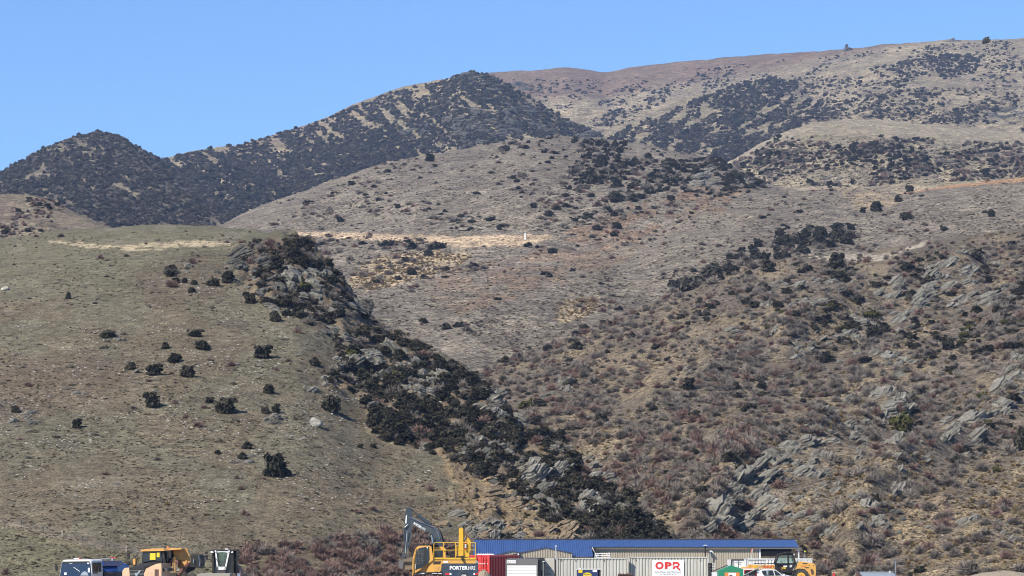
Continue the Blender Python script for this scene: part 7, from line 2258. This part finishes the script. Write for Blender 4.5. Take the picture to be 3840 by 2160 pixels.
# ------------------------------------------------------------------ white ute in front
def ute():
    Y = 221.0
    r = thing('utility_truck', 'white utility vehicle with a pole on its roof, in front of the telehandler', 'car', (XW(2850, Y), Y, -.3))
    b = B(Y, r)
    cab = [(2838, 2190), (2838, 2140), (2841, 2134), (2880, 2133), (2900, 2136), (2922, 2148), (2940, 2157), (2975, 2162), (2982, 2172), (2982, 2190)]
    b.loft([([(x, y + (0 if y > 2160 else 1.2)) for x, y in cab], 0), (cab, .25), (cab, 1.5), ([(x, y + 1.2) for x, y in cab], 1.75)]); c = b.make('body', K['white'])
    b.prism([(2849, 2140), (2884, 2138.5), (2890, 2139), (2895, 2158), (2857, 2158), (2851, 2150)], -.03, 0); b.make('side_window', DGLASS, c)
    b.prism([(2894, 2139), (2901, 2140), (2922, 2157), (2899, 2158)], -.03, 0); b.make('side_window', DGLASS, c)
    b.prism([(2904, 2139.5), (2908, 2140), (2930, 2154), (2926, 2156)], -.01, 1.4); b.make('windscreen', DGLASS, c)
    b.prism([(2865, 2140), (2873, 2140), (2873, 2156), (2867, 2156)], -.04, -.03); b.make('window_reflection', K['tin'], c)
    b.prism([(2926, 2152), (2934, 2152), (2935, 2159), (2926, 2159)], -.2, -.05); b.make('mirror', K['white'])
    # canopy
    for q in ([(2780, 2190), (2780, 2136), (2784, 2133), (2836, 2133), (2836, 2137), (2786, 2138), (2784, 2150), (2784, 2190)], [(2830, 2135), (2838, 2134), (2838, 2190), (2832, 2190)]):
        b.prism(q, 0, 1.7); b.make('canopy_frame', K['white'])
    b.prism([(2785, 2139), (2830, 2138), (2830, 2160), (2785, 2160)], .3, .4); b.make('canopy_window', K['grey'])
    b.prism([(2783, 2137), (2826, 2136), (2826, 2137.4), (2786, 2139), (2784, 2150), (2782.6, 2150)], -.02, 0); b.make('red_trim', K['redt'])
    b.tube([(2770, 2164, -.1), (2876, 2108, -.1)], .04, 6); b.make('roof_pole', K['wood'])
    b.tube([(2778, 2162, -.15), (2830, 2136, -.15)], .03, 5); b.make('black_strut', K['black'])
    b.box(2826, 2150, 2833, 2172, .1, .25); fe = b.make('fire_extinguisher', K['redt'])
    b.box(2827, 2146, 2831, 2150, .1, .22); b.make('valve', K['black'], fe)
    b.prism([(2792, 2156), (2796, 2149), (2800, 2156), (2801, 2180), (2791, 2180)], -.1, .1); b.make('traffic_cone', K['white'])
    b.box(2780, 2180, 2975, 2196, .1, 1.7); b.make('tray', K['white'])
    for x in (2806, 2945):
        for d in (-.02, 1.5):
            b.wheel(x, 2206, 17, d, d + .25, 20); b.make('wheel', K['rubber'])


ute()


# ------------------------------------------------------------------ post and wire fence climbing the left hill
def fence():
    pts = [(-90, 1925), (7, 1947), (93, 1970), (175, 1994), (245, 2012), (321, 2029), (407, 2048), (484, 2070), (560, 2090), (640, 2106)]
    base_ = [at_hill(*p) for p in pts]
    r = thing('wire_fence', 'post and wire fence running down the foot of the left hill', 'fence', tuple(base_[0]))
    tops = []
    for i, (p, c) in enumerate(zip(pts, base_)):
        wood = i % 3 == 1
        h = 24 if wood else 20
        b = B(c.y, r)
        w = 2.0 if wood else 1.1
        b.box(p[0] - w, p[1] - h, p[0] + w, p[1] + 3, -.03, .06)
        b.make('post', K['wood'] if wood else K['dark'])
        tops.append((p, c, h))
    for k in range(4):
        V = []; Fc = []
        tube(V, Fc, [P(p[0], p[1] - 20 * (k + 1) / 4.4, c.y) - base_[0] for p, c, h in tops], .004, 4)
        me = mesh_np('wire', V, Fc, K['grey'])
        o = bpy.data.objects.new('wire', me); COL.objects.link(o); o.parent = r


fence()

# ================================================================== AIR: one closed box of thin haze round everything
def haze_box():
    x0, x1, y0, y1, z0, z1 = -1400, 1400, -120, 5200, -2.0, 760
    V = [(x0, y0, z0), (x1, y0, z0), (x1, y1, z0), (x0, y1, z0), (x0, y0, z1), (x1, y0, z1), (x1, y1, z1), (x0, y1, z1)]
    Fc = [(0, 3, 2, 1), (4, 5, 6, 7), (0, 1, 5, 4), (1, 2, 6, 5), (2, 3, 7, 6), (3, 0, 4, 7)]
    m = bpy.data.materials.new('thin_haze')
    m.use_nodes = True
    t = m.node_tree
    t.nodes.clear()
    out = t.nodes.new('ShaderNodeOutputMaterial')
    pv = t.nodes.new('ShaderNodeVolumePrincipled')
    pv.inputs['Color'].default_value = (.42, .60, 1.0, 1)
    pv.inputs['Density'].default_value = HAZE
    pv.inputs['Anisotropy'].default_value = 0.0
    t.links.new(pv.outputs[0], out.inputs['Volume'])
    me = bpy.data.meshes.new('haze')
    me.from_pydata(V, [], Fc)
    me.materials.append(m)
    o = bpy.data.objects.new('haze', me)
    COL.objects.link(o)
    tag(o, 'thin blue haze in the air over the hills', 'haze', kind='stuff')


HAZE = 0.000065
haze_box()
